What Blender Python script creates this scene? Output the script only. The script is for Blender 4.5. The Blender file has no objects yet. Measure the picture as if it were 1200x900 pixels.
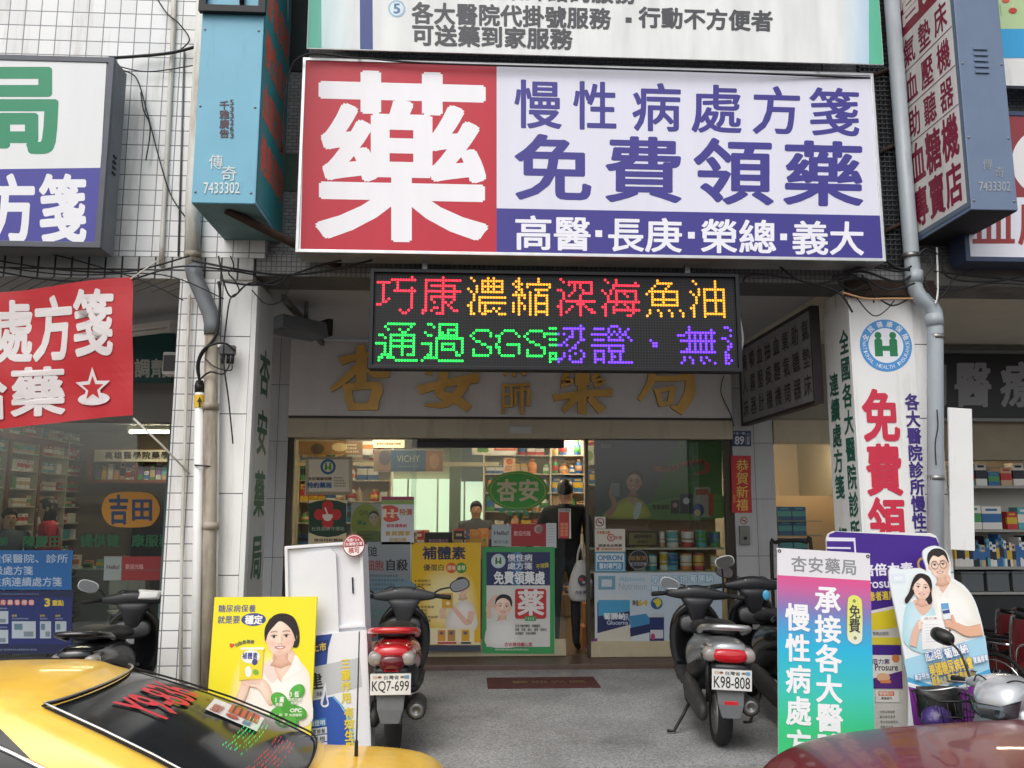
import bpy, bmesh, math, random
from mathutils import Vector, Matrix
R = math.radians
S = bpy.context.scene
COL = S.collection
rnd = random.Random(7)

# ---------------------------------------------------------------- camera, sky, sun, exposure
FPX, PITCH, YAW, CAMH = 990.0, 8.6, 3.0, 1.7
cd = bpy.data.cameras.new("camera"); cam = bpy.data.objects.new("camera", cd); COL.objects.link(cam)
cam.location = (0, 0, CAMH); cam.rotation_euler = (R(90 + PITCH), 0, R(-YAW))
cd.sensor_width = 36; cd.lens = 36 * FPX / 1200; cd.clip_start = .05; cd.clip_end = 800
S.camera = cam
W = bpy.data.worlds.new("World"); S.world = W; W.use_nodes = True
nt = W.node_tree; nt.nodes.clear()
sky = nt.nodes.new("ShaderNodeTexSky"); sky.sky_type = 'NISHITA'; sky.sun_disc = False
sky.sun_elevation = R(52); sky.sun_rotation = R(205); sky.dust_density = 4; sky.air_density = 1.2
hs = nt.nodes.new("ShaderNodeHueSaturation"); hs.inputs['Saturation'].default_value = .28
bg = nt.nodes.new("ShaderNodeBackground"); bg.inputs['Strength'].default_value = .15
wo = nt.nodes.new("ShaderNodeOutputWorld")
nt.links.new(sky.outputs[0], hs.inputs['Color']); nt.links.new(hs.outputs[0], bg.inputs['Color']); nt.links.new(bg.outputs[0], wo.inputs['Surface'])
sl = bpy.data.lights.new("sun", 'SUN'); sl.energy = .5; sl.angle = R(40); sl.color = (1, .97, .93)
so = bpy.data.objects.new("sun", sl); COL.objects.link(so); so.rotation_euler = (R(38), 0, R(-25)); so.location = (0, -5, 12)
S.view_settings.view_transform = 'Standard'; S.view_settings.look = 'None'
S.view_settings.exposure = .38; S.view_settings.gamma = 1
S.cycles.use_denoising = True
S.cycles.max_bounces = 8; S.cycles.transparent_max_bounces = 16

# ---------------------------------------------------------------- helpers
_p, _y = R(PITCH), R(YAW)
_fw = Vector((math.sin(_y) * math.cos(_p), math.cos(_y) * math.cos(_p), math.sin(_p)))
_rt = Vector((math.cos(_y), -math.sin(_y), 0)); _up = _rt.cross(_fw)
def at(px, py, Y):
    d = _fw + _rt * ((px - 600) / FPX) - _up * ((py - 450) / FPX)
    return Vector((0, 0, CAMH)) + d * (Y / d.y)
def RXZ(x0, y0, x1, y1, Y):            # photo rectangle on the plane Y -> x0, x1, z0, z1
    my, mx = (y0 + y1) / 2, (x0 + x1) / 2
    return at(x0, my, Y).x, at(x1, my, Y).x, at(mx, y1, Y).z, at(mx, y0, Y).z

def s2l(c):
    c /= 255.0
    return c / 12.92 if c <= .04045 else ((c + .055) / 1.055) ** 2.4
def rgb(h):
    if isinstance(h, (tuple, list)): return tuple(s2l(c) for c in h[:3])
    h = h.lstrip('#'); return tuple(s2l(int(h[i:i + 2], 16)) for i in (0, 2, 4))

MATS = {}
def mat(name, col, rough=.5, metal=0, var=0, vs=3, bump=0, bs=40, coat=0, dirt=None, dm=(3, 3, .5), dth=.55, spec=.5, trans=0, emit=0):
    if name in MATS: return MATS[name]
    m = bpy.data.materials.new(name); m.use_nodes = True; MATS[name] = m
    N = m.node_tree; L = N.links; b = N.nodes['Principled BSDF']
    c = rgb(col) if not isinstance(col, tuple) else col
    b.inputs['Base Color'].default_value = (*c, 1); b.inputs['Roughness'].default_value = rough
    b.inputs['Metallic'].default_value = metal; b.inputs['Coat Weight'].default_value = coat; b.inputs['Coat Roughness'].default_value = .04
    b.inputs['Specular IOR Level'].default_value = spec; b.inputs['Transmission Weight'].default_value = trans
    if emit: b.inputs['Emission Color'].default_value = (*c, 1); b.inputs['Emission Strength'].default_value = emit
    tc = N.nodes.new('ShaderNodeTexCoord'); out = None
    if var:
        n = N.nodes.new('ShaderNodeTexNoise'); n.inputs['Scale'].default_value = vs; n.inputs['Detail'].default_value = 6
        L.new(tc.outputs['Object'], n.inputs['Vector'])
        r = N.nodes.new('ShaderNodeMapRange'); r.inputs['From Min'].default_value = .3; r.inputs['From Max'].default_value = .7
        r.inputs['To Min'].default_value = 1 - var; r.inputs['To Max'].default_value = 1 + var; L.new(n.outputs['Fac'], r.inputs['Value'])
        x = N.nodes.new('ShaderNodeVectorMath'); x.operation = 'SCALE'; x.inputs[0].default_value = c; L.new(r.outputs[0], x.inputs['Scale']); out = x.outputs[0]
    if dirt:
        mp = N.nodes.new('ShaderNodeMapping'); mp.inputs['Scale'].default_value = dm; L.new(tc.outputs['Object'], mp.inputs['Vector'])
        n = N.nodes.new('ShaderNodeTexNoise'); n.inputs['Scale'].default_value = 2.2; n.inputs['Detail'].default_value = 8; n.inputs['Roughness'].default_value = .65; L.new(mp.outputs[0], n.inputs['Vector'])
        r = N.nodes.new('ShaderNodeMapRange'); r.inputs['From Min'].default_value = dth; r.inputs['From Max'].default_value = dth + .2
        r.inputs['To Max'].default_value = dirt[1]; L.new(n.outputs['Fac'], r.inputs['Value'])
        mx = N.nodes.new('ShaderNodeMix'); mx.data_type = 'RGBA'; L.new(r.outputs[0], mx.inputs[0]); mx.inputs[6].default_value = (*c, 1)
        if out: L.new(out, mx.inputs[6])
        mx.inputs[7].default_value = (*rgb(dirt[0]), 1); out = mx.outputs[2]
    if out: L.new(out, b.inputs['Base Color'])
    if bump:
        n = N.nodes.new('ShaderNodeTexNoise'); n.inputs['Scale'].default_value = bs; n.inputs['Detail'].default_value = 4; L.new(tc.outputs['Object'], n.inputs['Vector'])
        u = N.nodes.new('ShaderNodeBump'); u.inputs['Strength'].default_value = bump; u.inputs['Distance'].default_value = .01; L.new(n.outputs['Fac'], u.inputs['Height']); L.new(u.outputs[0], b.inputs['Normal'])
    return m

def tile_mat(name, col, grout, tw, th, gw, rough=.3, var=.06, dirt=None, off=0., ox=0., oz=0.):
    m = bpy.data.materials.new(name); m.use_nodes = True; MATS[name] = m
    N = m.node_tree; L = N.links; b = N.nodes['Principled BSDF']; b.inputs['Roughness'].default_value = rough
    tc = N.nodes.new('ShaderNodeTexCoord'); sp = N.nodes.new('ShaderNodeSeparateXYZ'); L.new(tc.outputs['Object'], sp.inputs[0])
    ad = N.nodes.new('ShaderNodeMath'); ad.operation = 'ADD'; L.new(sp.outputs[0], ad.inputs[0]); L.new(sp.outputs[1], ad.inputs[1])
    cb = N.nodes.new('ShaderNodeCombineXYZ'); L.new(ad.outputs[0], cb.inputs[0]); L.new(sp.outputs[2], cb.inputs[1])
    mp = N.nodes.new('ShaderNodeMapping'); mp.inputs['Location'].default_value = (ox, oz, 0); L.new(cb.outputs[0], mp.inputs[0])
    br = N.nodes.new('ShaderNodeTexBrick'); br.offset = off; br.inputs['Scale'].default_value = 1
    br.inputs['Brick Width'].default_value = tw; br.inputs['Row Height'].default_value = th; br.inputs['Mortar Size'].default_value = gw; br.inputs['Mortar Smooth'].default_value = .1
    c = rgb(col); br.inputs['Color1'].default_value = (*[x * (1 - var) for x in c], 1); br.inputs['Color2'].default_value = (*[min(1, x * (1 + var)) for x in c], 1)
    br.inputs['Mortar'].default_value = (*rgb(grout), 1); L.new(mp.outputs[0], br.inputs['Vector']); out = br.outputs['Color']
    if dirt:
        m2 = N.nodes.new('ShaderNodeMapping'); m2.inputs['Scale'].default_value = (4, 4, .45); L.new(tc.outputs['Object'], m2.inputs[0])
        n = N.nodes.new('ShaderNodeTexNoise'); n.inputs['Scale'].default_value = 2; n.inputs['Detail'].default_value = 9; n.inputs['Roughness'].default_value = .7; L.new(m2.outputs[0], n.inputs['Vector'])
        r = N.nodes.new('ShaderNodeMapRange'); r.inputs['From Min'].default_value = .5; r.inputs['From Max'].default_value = .78; r.inputs['To Max'].default_value = dirt[1]; L.new(n.outputs['Fac'], r.inputs['Value'])
        mx = N.nodes.new('ShaderNodeMix'); mx.data_type = 'RGBA'; L.new(r.outputs[0], mx.inputs[0]); L.new(out, mx.inputs[6]); mx.inputs[7].default_value = (*rgb(dirt[0]), 1); out = mx.outputs[2]
    L.new(out, b.inputs['Base Color'])
    u = N.nodes.new('ShaderNodeBump'); u.inputs['Strength'].default_value = .4; u.inputs['Distance'].default_value = .004; u.invert = True; L.new(br.outputs['Fac'], u.inputs['Height']); L.new(u.outputs[0], b.inputs['Normal'])
    return m

def print_mat(name, rough=.38, bumpy=0, dirt=0):
    m = bpy.data.materials.new(name); m.use_nodes = True; N = m.node_tree; L = N.links; b = N.nodes['Principled BSDF']
    a = N.nodes.new('ShaderNodeAttribute'); a.attribute_name = 'Col'; b.inputs['Roughness'].default_value = rough; out = a.outputs['Color']
    tc = N.nodes.new('ShaderNodeTexCoord'); n = N.nodes.new('ShaderNodeTexNoise'); n.inputs['Scale'].default_value = 2.5; n.inputs['Detail'].default_value = 8
    mp = N.nodes.new('ShaderNodeMapping'); mp.inputs['Scale'].default_value = (3, 3, .45); L.new(tc.outputs['Object'], mp.inputs[0]); L.new(mp.outputs[0], n.inputs['Vector'])
    r = N.nodes.new('ShaderNodeMapRange'); r.inputs['From Min'].default_value = .3; r.inputs['From Max'].default_value = .75; r.inputs['To Min'].default_value = 1.0; r.inputs['To Max'].default_value = 1 - dirt; L.new(n.outputs['Fac'], r.inputs['Value'])
    x = N.nodes.new('ShaderNodeVectorMath'); x.operation = 'SCALE'; L.new(out, x.inputs[0]); L.new(r.outputs[0], x.inputs['Scale']); L.new(x.outputs[0], b.inputs['Base Color'])
    if bumpy:
        n2 = N.nodes.new('ShaderNodeTexNoise'); n2.inputs['Scale'].default_value = 3; L.new(tc.outputs['Object'], n2.inputs['Vector'])
        u = N.nodes.new('ShaderNodeBump'); u.inputs['Strength'].default_value = bumpy; u.inputs['Distance'].default_value = .02; L.new(n2.outputs['Fac'], u.inputs['Height']); L.new(u.outputs[0], b.inputs['Normal'])
    MATS[name] = m; return m
PRINT = print_mat('printed_vinyl', .4, .04, .05); PRINTM = print_mat('weathered_print', .5, .2, .2); PRINTC = print_mat('printed_card', .55, .1, .03)

def glass_mat(name, tint=(.9, .95, .93), refl=1.0, rough=.0):
    m = bpy.data.materials.new(name); m.use_nodes = True; N = m.node_tree; N.nodes.clear(); L = N.links
    t = N.nodes.new('ShaderNodeBsdfTransparent'); t.inputs[0].default_value = (*tint, 1)
    g = N.nodes.new('ShaderNodeBsdfGlossy'); g.inputs['Roughness'].default_value = rough; g.inputs[0].default_value = (refl, refl, refl, 1)
    f = N.nodes.new('ShaderNodeFresnel'); f.inputs[0].default_value = 1.5; mx = N.nodes.new('ShaderNodeMixShader'); o = N.nodes.new('ShaderNodeOutputMaterial')
    L.new(f.outputs[0], mx.inputs[0]); L.new(t.outputs[0], mx.inputs[1]); L.new(g.outputs[0], mx.inputs[2]); L.new(mx.outputs[0], o.inputs[0]); MATS[name] = m; return m

def setp(o, label=None, cat=None, group=None, kind=None):
    if label: o['label'] = label
    if cat: o['category'] = cat
    if group: o['group'] = group
    if kind: o['kind'] = kind
    return o
def thing(name, label, cat, loc=(0, 0, 0), rz=0, group=None, rx=0, ry=0):
    o = bpy.data.objects.new(name, None); COL.objects.link(o); o.empty_display_size = .1
    o.location = loc; o.rotation_euler = (R(rx), R(ry), R(rz)); return setp(o, label, cat, group)
def chain_loc(p):
    v = Vector((0, 0, 0))
    while p: v += p.location; p = p.parent
    return v

class MB:
    def __init__(s): s.v = []; s.f = []; s.m = []; s.s = []
    def add(s, vs, fs, mi=0, sm=False, M=None):
        n = len(s.v)
        for v in vs:
            v = Vector(v); s.v.append(M @ v if M else v)
        for f in fs: s.f.append([i + n for i in f]); s.m.append(mi); s.s.append(sm)
        return s
    def box(s, x0, x1, y0, y1, z0, z1, mi=0, M=None):
        return s.add([(x, y, z) for z in (z0, z1) for y in (y0, y1) for x in (x0, x1)],
                     [(0, 2, 3, 1), (4, 5, 7, 6), (0, 1, 5, 4), (1, 3, 7, 5), (3, 2, 6, 7), (2, 0, 4, 6)], mi, False, M)
    def loft(s, rings, mi=0, sm=True, caps=True, closed=True, M=None):
        n = len(rings[0]); vs = [p for r in rings for p in r]; fs = []
        for i in range(len(rings) - 1):
            for j in range(n if closed else n - 1):
                a = i * n + j; b = i * n + (j + 1) % n; fs.append((a, b, b + n, a + n))
        if caps and closed: fs.append(tuple(range(n - 1, -1, -1))); fs.append(tuple((len(rings) - 1) * n + j for j in range(n)))
        return s.add(vs, fs, mi, sm, M)
    def tube(s, pts, r, n=8, mi=0, caps=True, sm=True, M=None):
        pts = [Vector(p) for p in pts]; rings = []; u = None
        for i, p in enumerate(pts):
            t = (pts[min(i + 1, len(pts) - 1)] - pts[max(i - 1, 0)])
            t = t.normalized() if t.length > 1e-9 else Vector((0, 0, 1))
            if u is None: u = t.orthogonal().normalized()
            else:
                u = u - t * u.dot(t); u = u.normalized() if u.length > 1e-6 else t.orthogonal().normalized()
            w = t.cross(u); q = r[i] if isinstance(r, (list, tuple)) else r
            rings.append([p + (u * math.cos(2 * math.pi * k / n) + w * math.sin(2 * math.pi * k / n)) * q for k in range(n)])
        return s.loft(rings, mi, sm, caps, True, M)
    def lathe(s, prof, n=20, mi=0, sm=True, M=None):      # (radius, z) profile about local Z
        return s.loft([[(r * math.cos(2 * math.pi * k / n), r * math.sin(2 * math.pi * k / n), z) for k in range(n)] for r, z in prof], mi, sm, True, True, M)
    def prism(s, poly, y0, y1, mi=0, sm=False, M=None, side=None):    # (x, z) outline extruded along Y
        n = len(poly); vs = [(x, y0, z) for x, z in poly] + [(x, y1, z) for x, z in poly]
        fs = [tuple(range(n)), tuple(range(2 * n - 1, n - 1, -1))]
        s.add(vs, fs, mi, False, M)
        return s.add(vs, [(i, i + n, (i + 1) % n + n, (i + 1) % n) for i in range(n)], mi if side is None else side, sm, M)
    def ell(s, c, r, nu=16, nv=10, mi=0, M=None):
        c = Vector(c); rings = []
        for i in range(nv + 1):
            a = math.pi * i / nv; q = max(math.sin(a), 1e-3)
            rings.append([c + Vector((r[0] * q * math.cos(2 * math.pi * k / nu), r[1] * q * math.sin(2 * math.pi * k / nu), -r[2] * math.cos(a))) for k in range(nu)])
        return s.loft(rings, mi, True, True, True, M)
    def quad(s, a, b, c, d, mi=0, sm=False): return s.add([a, b, c, d], [(0, 1, 2, 3)], mi, sm)
    def build(s, name, mats, parent=None, w=False, origin=None, bevel=0, sub=0, seg=2, label=None, fix=True):
        me = bpy.data.meshes.new(name)
        off = chain_loc(parent) if (parent and w) else Vector(origin or (0, 0, 0))
        me.from_pydata([tuple(v - off) for v in s.v], [], s.f)
        for m in (mats if isinstance(mats, (list, tuple)) else [mats]): me.materials.append(m)
        me.polygons.foreach_set('material_index', s.m); me.polygons.foreach_set('use_smooth', s.s)
        if fix:
            bm = bmesh.new(); bm.from_mesh(me); bmesh.ops.delete(bm, geom=[v for v in bm.verts if not v.link_faces], context='VERTS'); bmesh.ops.recalc_face_normals(bm, faces=bm.faces); bm.to_mesh(me); bm.free()
        me.update(); o = bpy.data.objects.new(name, me); COL.objects.link(o)
        if parent: o.parent = parent
        else: o.location = off
        if bevel:
            b = o.modifiers.new('bevel', 'BEVEL'); b.width = bevel; b.segments = seg; b.limit_method = 'ANGLE'; b.angle_limit = R(40)
        if sub:
            b = o.modifiers.new('sub', 'SUBSURF'); b.levels = sub; b.render_levels = sub
        if label: o['label'] = label
        return o
def tree(o): return [o] + [d for c in o.children for d in tree(c)]
def copy_thing(o, label=None, group=None):
    c = o.copy(); COL.objects.link(c)
    if label: c['label'] = label
    if group: c['group'] = group
    def rec(src, dst):
        for ch in list(src.children):
            k = ch.copy(); COL.objects.link(k); k.parent = dst; rec(ch, k)
    rec(o, c); return c

def spline(pts, n=5, closed=True):
    P = [Vector((*p, 0)) if len(p) == 2 else Vector(p) for p in pts]; out = []; L = len(P)
    for i in range(L if closed else L - 1):
        if closed: a, b, c, d = P[i - 1], P[i], P[(i + 1) % L], P[(i + 2) % L]
        else: a, b, c, d = P[max(i - 1, 0)], P[i], P[i + 1], P[min(i + 2, L - 1)]
        for k in range(n):
            t = k / n; out.append(.5 * ((2 * b) + (c - a) * t + (2 * a - 5 * b + 4 * c - d) * t * t + (3 * b - a - 3 * c + d) * t ** 3))
    if not closed: out.append(P[-1])
    return [tuple(p[:2]) for p in out] if len(pts[0]) == 2 else out

_GL = {}
def glyph(s, bold=.0):                       # outline of a word or character; bold strokes are built from shifted copies
    k = (s, bold)
    if k not in _GL:
        if (s, 0) not in _GL:
            c = bpy.data.curves.new('g', 'FONT'); c.body = s; c.resolution_u = 3
            o = bpy.data.objects.new('g', c); m = o.to_mesh()
            _GL[(s, 0)] = ([(v.co.x, v.co.y, 0) for v in m.vertices], [tuple(p.vertices) for p in m.polygons])
            o.to_mesh_clear(); bpy.data.objects.remove(o); bpy.data.curves.remove(c)
        if bold:
            v, f = _GL[(s, 0)]; V = []; F = []; n = 8 if bold > .022 else 5
            m_ = 16 if bold > .024 else 8 if bold > .015 else 4
            D = [(math.cos(2 * math.pi * (q + .5) / m_), math.sin(2 * math.pi * (q + .5) / m_)) for q in range(m_)] + [(0, 0)]
            for q, (dx, dy) in enumerate(D):
                b = len(V); V += [(p[0] + bold * dx, p[1] + bold * .8 * dy, q) for p in v]; F += [tuple(i + b for i in t) for t in f]
            _GL[k] = (V, F)
    return _GL[k]

class Art:                                   # flat printed artwork in layers, one colour per vertex
    def __init__(s, mp, step=.0003, sl=0, sx0=0):
        s.mp = mp; s.step = step; s.L = 0; s.v = []; s.f = []; s.c = []; s.sx0 = sx0; s.persp = sl
    def pm(s, p): return s.mp(p[0], p[1] + (600 - p[1]) / 18900 * (p[0] - s.sx0) if s.persp else p[1])
    def put(s, pts, faces, col, same=False):
        if not same: s.L += 1
        n = len(s.v)
        for p in pts:
            x, z = s.pm(p); s.v.append((x, -s.L * s.step - (p[2] * .000018 if len(p) > 2 else 0), z))
            cc = col(p[0], p[1]) if callable(col) else col
            s.c.append(rgb(cc) if not (isinstance(cc, tuple) and len(cc) == 4) else cc[:3])
        for f in faces: s.f.append([i + n for i in f])
        return s
    def poly(s, pts, col, sm=0, same=False):
        if sm: pts = spline(pts, sm)
        return s.put(pts, [tuple(range(len(pts)))], col, same)
    def fan(s, pts, ctr, c0, c1, sm=0):      # soft print: c0 in the middle, c1 at the outline
        if sm: pts = spline(pts, sm)
        s.L += 1; n = len(s.v); m = len(pts); a, b = rgb(c0), rgb(c1)
        for k, t in ((0, 0), (1, .6), (2, 1)):
            for p in pts:
                q = (ctr[0] + (p[0] - ctr[0]) * t, ctr[1] + (p[1] - ctr[1]) * t); x, z = s.pm(q); s.v.append((x, -s.L * s.step, z))
                w = (0, .25, 1)[k]; s.c.append(tuple(a[i] * (1 - w) + b[i] * w for i in range(3)))
        for k in range(2):
            for i in range(m): j = (i + 1) % m; s.f.append([n + k * m + i, n + k * m + j, n + (k + 1) * m + j, n + (k + 1) * m + i])
        return s
    def rect(s, x0, y0, x1, y1, col, nx=1, ny=1, same=False):
        pts = [(x0 + (x1 - x0) * i / nx, y0 + (y1 - y0) * j / ny) for j in range(ny + 1) for i in range(nx + 1)]
        return s.put(pts, [(j * (nx + 1) + i, j * (nx + 1) + i + 1, (j + 1) * (nx + 1) + i + 1, (j + 1) * (nx + 1) + i) for j in range(ny) for i in range(nx)], col, same)
    def ellipse(s, cx, cy, rx, ry, col, n=32, same=False, ang=0):
        ca, sa = math.cos(ang), math.sin(ang)
        return s.poly([(cx + rx * math.cos(2 * math.pi * k / n) * ca - ry * math.sin(2 * math.pi * k / n) * sa, cy + rx * math.cos(2 * math.pi * k / n) * sa + ry * math.sin(2 * math.pi * k / n) * ca) for k in range(n)], col, 0, same)
    def ring(s, cx, cy, r0, r1, col, n=40):
        pts = [(cx + r * math.cos(2 * math.pi * k / n), cy + r * math.sin(2 * math.pi * k / n)) for r in (r0, r1) for k in range(n)]
        return s.put(pts, [(k, (k + 1) % n, n + (k + 1) % n, n + k) for k in range(n)], col)
    def line(s, pts, w, col, same=False):    # a stroke of width w
        P = [Vector((p[0], p[1])) for p in pts]; a = []; b = []
        for i, p in enumerate(P):
            t = (P[min(i + 1, len(P) - 1)] - P[max(i - 1, 0)]).normalized(); n = Vector((-t.y, t.x)) * (w[i] if isinstance(w, list) else w) / 2; a.append(p + n); b.append(p - n)
        n = len(P); return s.put([tuple(q) for q in a + b], [(i, i + 1, n + i + 1, n + i) for i in range(n - 1)], col, same)
    def ch(s, c, x0, yt, x1, yb, col, bold=.02, same=False, tf=None):
        if c in ' 　': return s
        v, f = glyph(c, bold)
        pts = [(x0 + p[0] * (x1 - x0), yb + (p[1] + .12) * (yt - yb), p[2]) for p in v]
        if tf: pts = [(*tf(p), p[2]) for p in pts]
        return s.put(pts, f, col, same)
    def row(s, t, x0, yt, x1, yb, col, bold=.02, k=1.0, out=None, ow=.05, tf=None):
        if out: s.row(t, x0, yt, x1, yb, out, bold + ow, k, tf=tf)
        n = len(t); w = (x1 - x0) / n; s.L += 1
        for i, c in enumerate(t):
            m = x0 + (i + .5) * w; s.ch(c, m - w * k / 2, yt, m + w * k / 2, yb, col, bold, True, tf)
        return s
    def col(s, t, x0, yt, x1, yb, col, bold=.02, k=1.0, tf=None):
        n = len(t); h = (yb - yt) / n; s.L += 1
        for i, c in enumerate(t):
            m = yt + (i + .5) * h; s.ch(c, x0, m - h * k / 2, x1, m + h * k / 2, col, bold, True, tf)
        return s
    def fit(s, t, x0, yt, x1, yb, col, bold=.0, same=False, tf=None):
        v, f = glyph(t, bold); xs = [p[0] for p in v]; ys = [p[1] for p in v]; a, b, c, d = min(xs), max(xs), min(ys), max(ys)
        pts = [(x0 + (p[0] - a) / (b - a) * (x1 - x0), yb + (p[1] - c) / (d - c) * (yt - yb), p[2]) for p in v]
        if tf: pts = [(*tf(p), p[2]) for p in pts]
        return s.put(pts, f, col, same)
    def build(s, name, parent, y=0., mat_=None, M=None, label=None, shape=None, clip=None):
        if clip: s.v = [(max(clip[0], min(clip[1], v[0])), v[1], max(clip[2], min(clip[3], v[2]))) for v in s.v]
        me = bpy.data.meshes.new(name); vs = [Vector((v[0], v[1] + y, v[2])) for v in s.v]
        if shape: vs = [shape(v) for v in vs]
        if M: vs = [M @ v for v in vs]
        me.from_pydata([tuple(v) for v in vs], [], s.f); me.materials.append(mat_ or PRINT)
        ca = me.color_attributes.new('Col', 'FLOAT_COLOR', 'POINT')
        ca.data.foreach_set('color', [x for c in s.c for x in (*c, 1.0)]); me.update()
        o = bpy.data.objects.new(name, me); COL.objects.link(o); o.parent = parent
        if label: o['label'] = label
        return o
def pxmap(Y, org):                            # photo pixels on the upright plane Y -> board-local metres
    def f(u, v): p = at(u, v, Y); return p.x - org[0], p.z - org[2]
    return f
def linmap(x0, y0, x1, y1, w, h):             # drawing units -> board of w by h metres, base at z = 0, centred in x
    return lambda u, v: ((u - x0) / (x1 - x0) * w - w / 2, (1 - (v - y0) / (y1 - y0)) * h)
def tilt(cx, cy, deg, asp=1.0):
    a = R(deg); c, s_ = math.cos(a), math.sin(a)
    return lambda p: (cx + (p[0] - cx) * c - (p[1] - cy) * s_, cy + (p[0] - cx) * s_ + (p[1] - cy) * c)
RZP, RZM = Matrix.Rotation(R(90), 4, 'Z'), Matrix.Rotation(R(-90), 4, 'Z')

# common materials
M_alu = mat('brushed_aluminium', (.62, .62, .62), .35, .9, .1, 8)
M_black = mat('black_plastic', '#141414', .45, 0, .2, 20)
M_blackp = mat('glossy_black_paint', '#0b0b0c', .15, 0, .1, 5, coat=.6)
M_rub = mat('tyre_rubber', '#161616', .8, 0, .15, 30, .3, 60)
M_chrome = mat('chrome', (.8, .8, .8), .08, 1)
M_steel = mat('dull_steel', '#8a8a88', .4, .8, .15, 10)
M_white = mat('white_paint', '#e4e4e2', .4, 0, .04, 3, dirt=('#8f8878', .35))
M_grey = mat('grey_plastic', '#5c5e60', .55, 0, .08, 15)
M_cable = mat('cable_sheath', '#17171a', .6)
M_rust = mat('rusty_iron', '#3a2a22', .8, .2, .3, 12, .3, 40)
M_dark = mat('dark_void_paint', '#1b1c1f', .7, 0, .15, 4)
# ================================================================ setting and buildings
YF, YB, FL, CZ = 6.7, 9.3, .1, 3.6          # facade plane, shop-front plane, arcade floor, arcade ceiling
M_tile = tile_mat('white_square_tile', '#e4e4e3', '#7b7c80', .128, .128, .0044, .25, .07, ('#8d7f68', .55), ox=.02, oz=.05)
M_tile2 = tile_mat('grey_strip_tile', '#6f7173', '#37383a', .07, .03, .003, .5, .18, ('#3c3b38', .5), off=.5)
M_mosaic = tile_mat('grey_mosaic', '#8c8d8e', '#5c5d5e', .04, .04, .004, .5, .12, ('#4a4844', .6))
M_dtile = tile_mat('dark_joint_tile', '#b9b9b6', '#222326', .13, .13, .008, .35, .05, ('#6f685c', .5))
M_slab = tile_mat('pale_stone_slab', '#b4b5b7', '#4b4b4d', .31, .62, .003, .3, .04, ('#8c8a84', .4), ox=.1, oz=.12)
M_pslab = tile_mat('white_pillar_slab', '#eeeeec', '#54524e', .5, .62, .004, .3, .02, ('#9a917f', .35), ox=.27, oz=.12)
M_conc = mat('raw_concrete', '#77756f', .85, 0, .2, 6, .4, 30, dirt=('#3d3a35', .7))
M_ceil = tile_mat('slatted_ceiling', '#efeff0', '#b4b4b6', 30, .1, .004, .5, .03, ('#9c9688', .35))
M_plaster = mat('cream_plaster', '#d8d0bc', .7, 0, .05, 4)
M_inwall = mat('shop_wall', '#cfc6b2', .7, 0, .05, 3)
M_ground = mat('terrazzo_chips', '#8b8a88', .55, 0, 0)
# speckled terrazzo floor
N = M_ground.node_tree; b = N.nodes['Principled BSDF']; tc = N.nodes.new('ShaderNodeTexCoord')
vo = N.nodes.new('ShaderNodeTexVoronoi'); vo.inputs['Scale'].default_value = 105; N.links.new(tc.outputs['Object'], vo.inputs['Vector'])
cr = N.nodes.new('ShaderNodeValToRGB'); cr.color_ramp.elements[0].color = (.17, .17, .17, 1); cr.color_ramp.elements[1].color = (.40, .40, .395, 1); e = cr.color_ramp.elements.new(.5); e.color = (.29, .288, .285, 1)
sx = N.nodes.new('ShaderNodeSeparateColor'); N.links.new(vo.outputs['Color'], sx.inputs[0]); N.links.new(sx.outputs[0], cr.inputs[0])
no = N.nodes.new('ShaderNodeTexNoise'); no.inputs['Scale'].default_value = 1.6; no.inputs['Detail'].default_value = 9; N.links.new(tc.outputs['Object'], no.inputs['Vector'])
mr = N.nodes.new('ShaderNodeMapRange'); mr.inputs['From Min'].default_value = .3; mr.inputs['From Max'].default_value = .7; mr.inputs['To Min'].default_value = .72; mr.inputs['To Max'].default_value = 1.15; N.links.new(no.outputs['Fac'], mr.inputs[0])
vm = N.nodes.new('ShaderNodeVectorMath'); vm.operation = 'SCALE'; N.links.new(cr.outputs[0], vm.inputs[0]); N.links.new(mr.outputs[0], vm.inputs['Scale']); n3 = N.nodes.new('ShaderNodeTexNoise'); n3.inputs['Scale'].default_value = .9; n3.inputs['Detail'].default_value = 10; n3.inputs['Roughness'].default_value = .7; N.links.new(tc.outputs['Object'], n3.inputs['Vector'])
m3 = N.nodes.new('ShaderNodeMapRange'); m3.inputs['From Min'].default_value = .54; m3.inputs['From Max'].default_value = .70; m3.inputs['To Min'].default_value = 0; m3.inputs['To Max'].default_value = .55; N.links.new(n3.outputs['Fac'], m3.inputs[0])
x3 = N.nodes.new('ShaderNodeMix'); x3.data_type = 'RGBA'; N.links.new(m3.outputs[0], x3.inputs[0]); N.links.new(vm.outputs[0], x3.inputs[6]); x3.inputs[7].default_value = (.075, .07, .062, 1); N.links.new(x3.outputs[2], b.inputs['Base Color'])
r3 = N.nodes.new('ShaderNodeMapRange'); r3.inputs['To Min'].default_value = .35; r3.inputs['To Max'].default_value = .75; N.links.new(no.outputs['Fac'], r3.inputs[0]); N.links.new(r3.outputs[0], b.inputs['Roughness'])

M_asph = mat('asphalt', '#3b3b3d', .85, 0, .25, 3, .5, 120)
M_kerb = mat('kerb_concrete', '#84827d', .8, 0, .15, 8, .3, 40)

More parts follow.
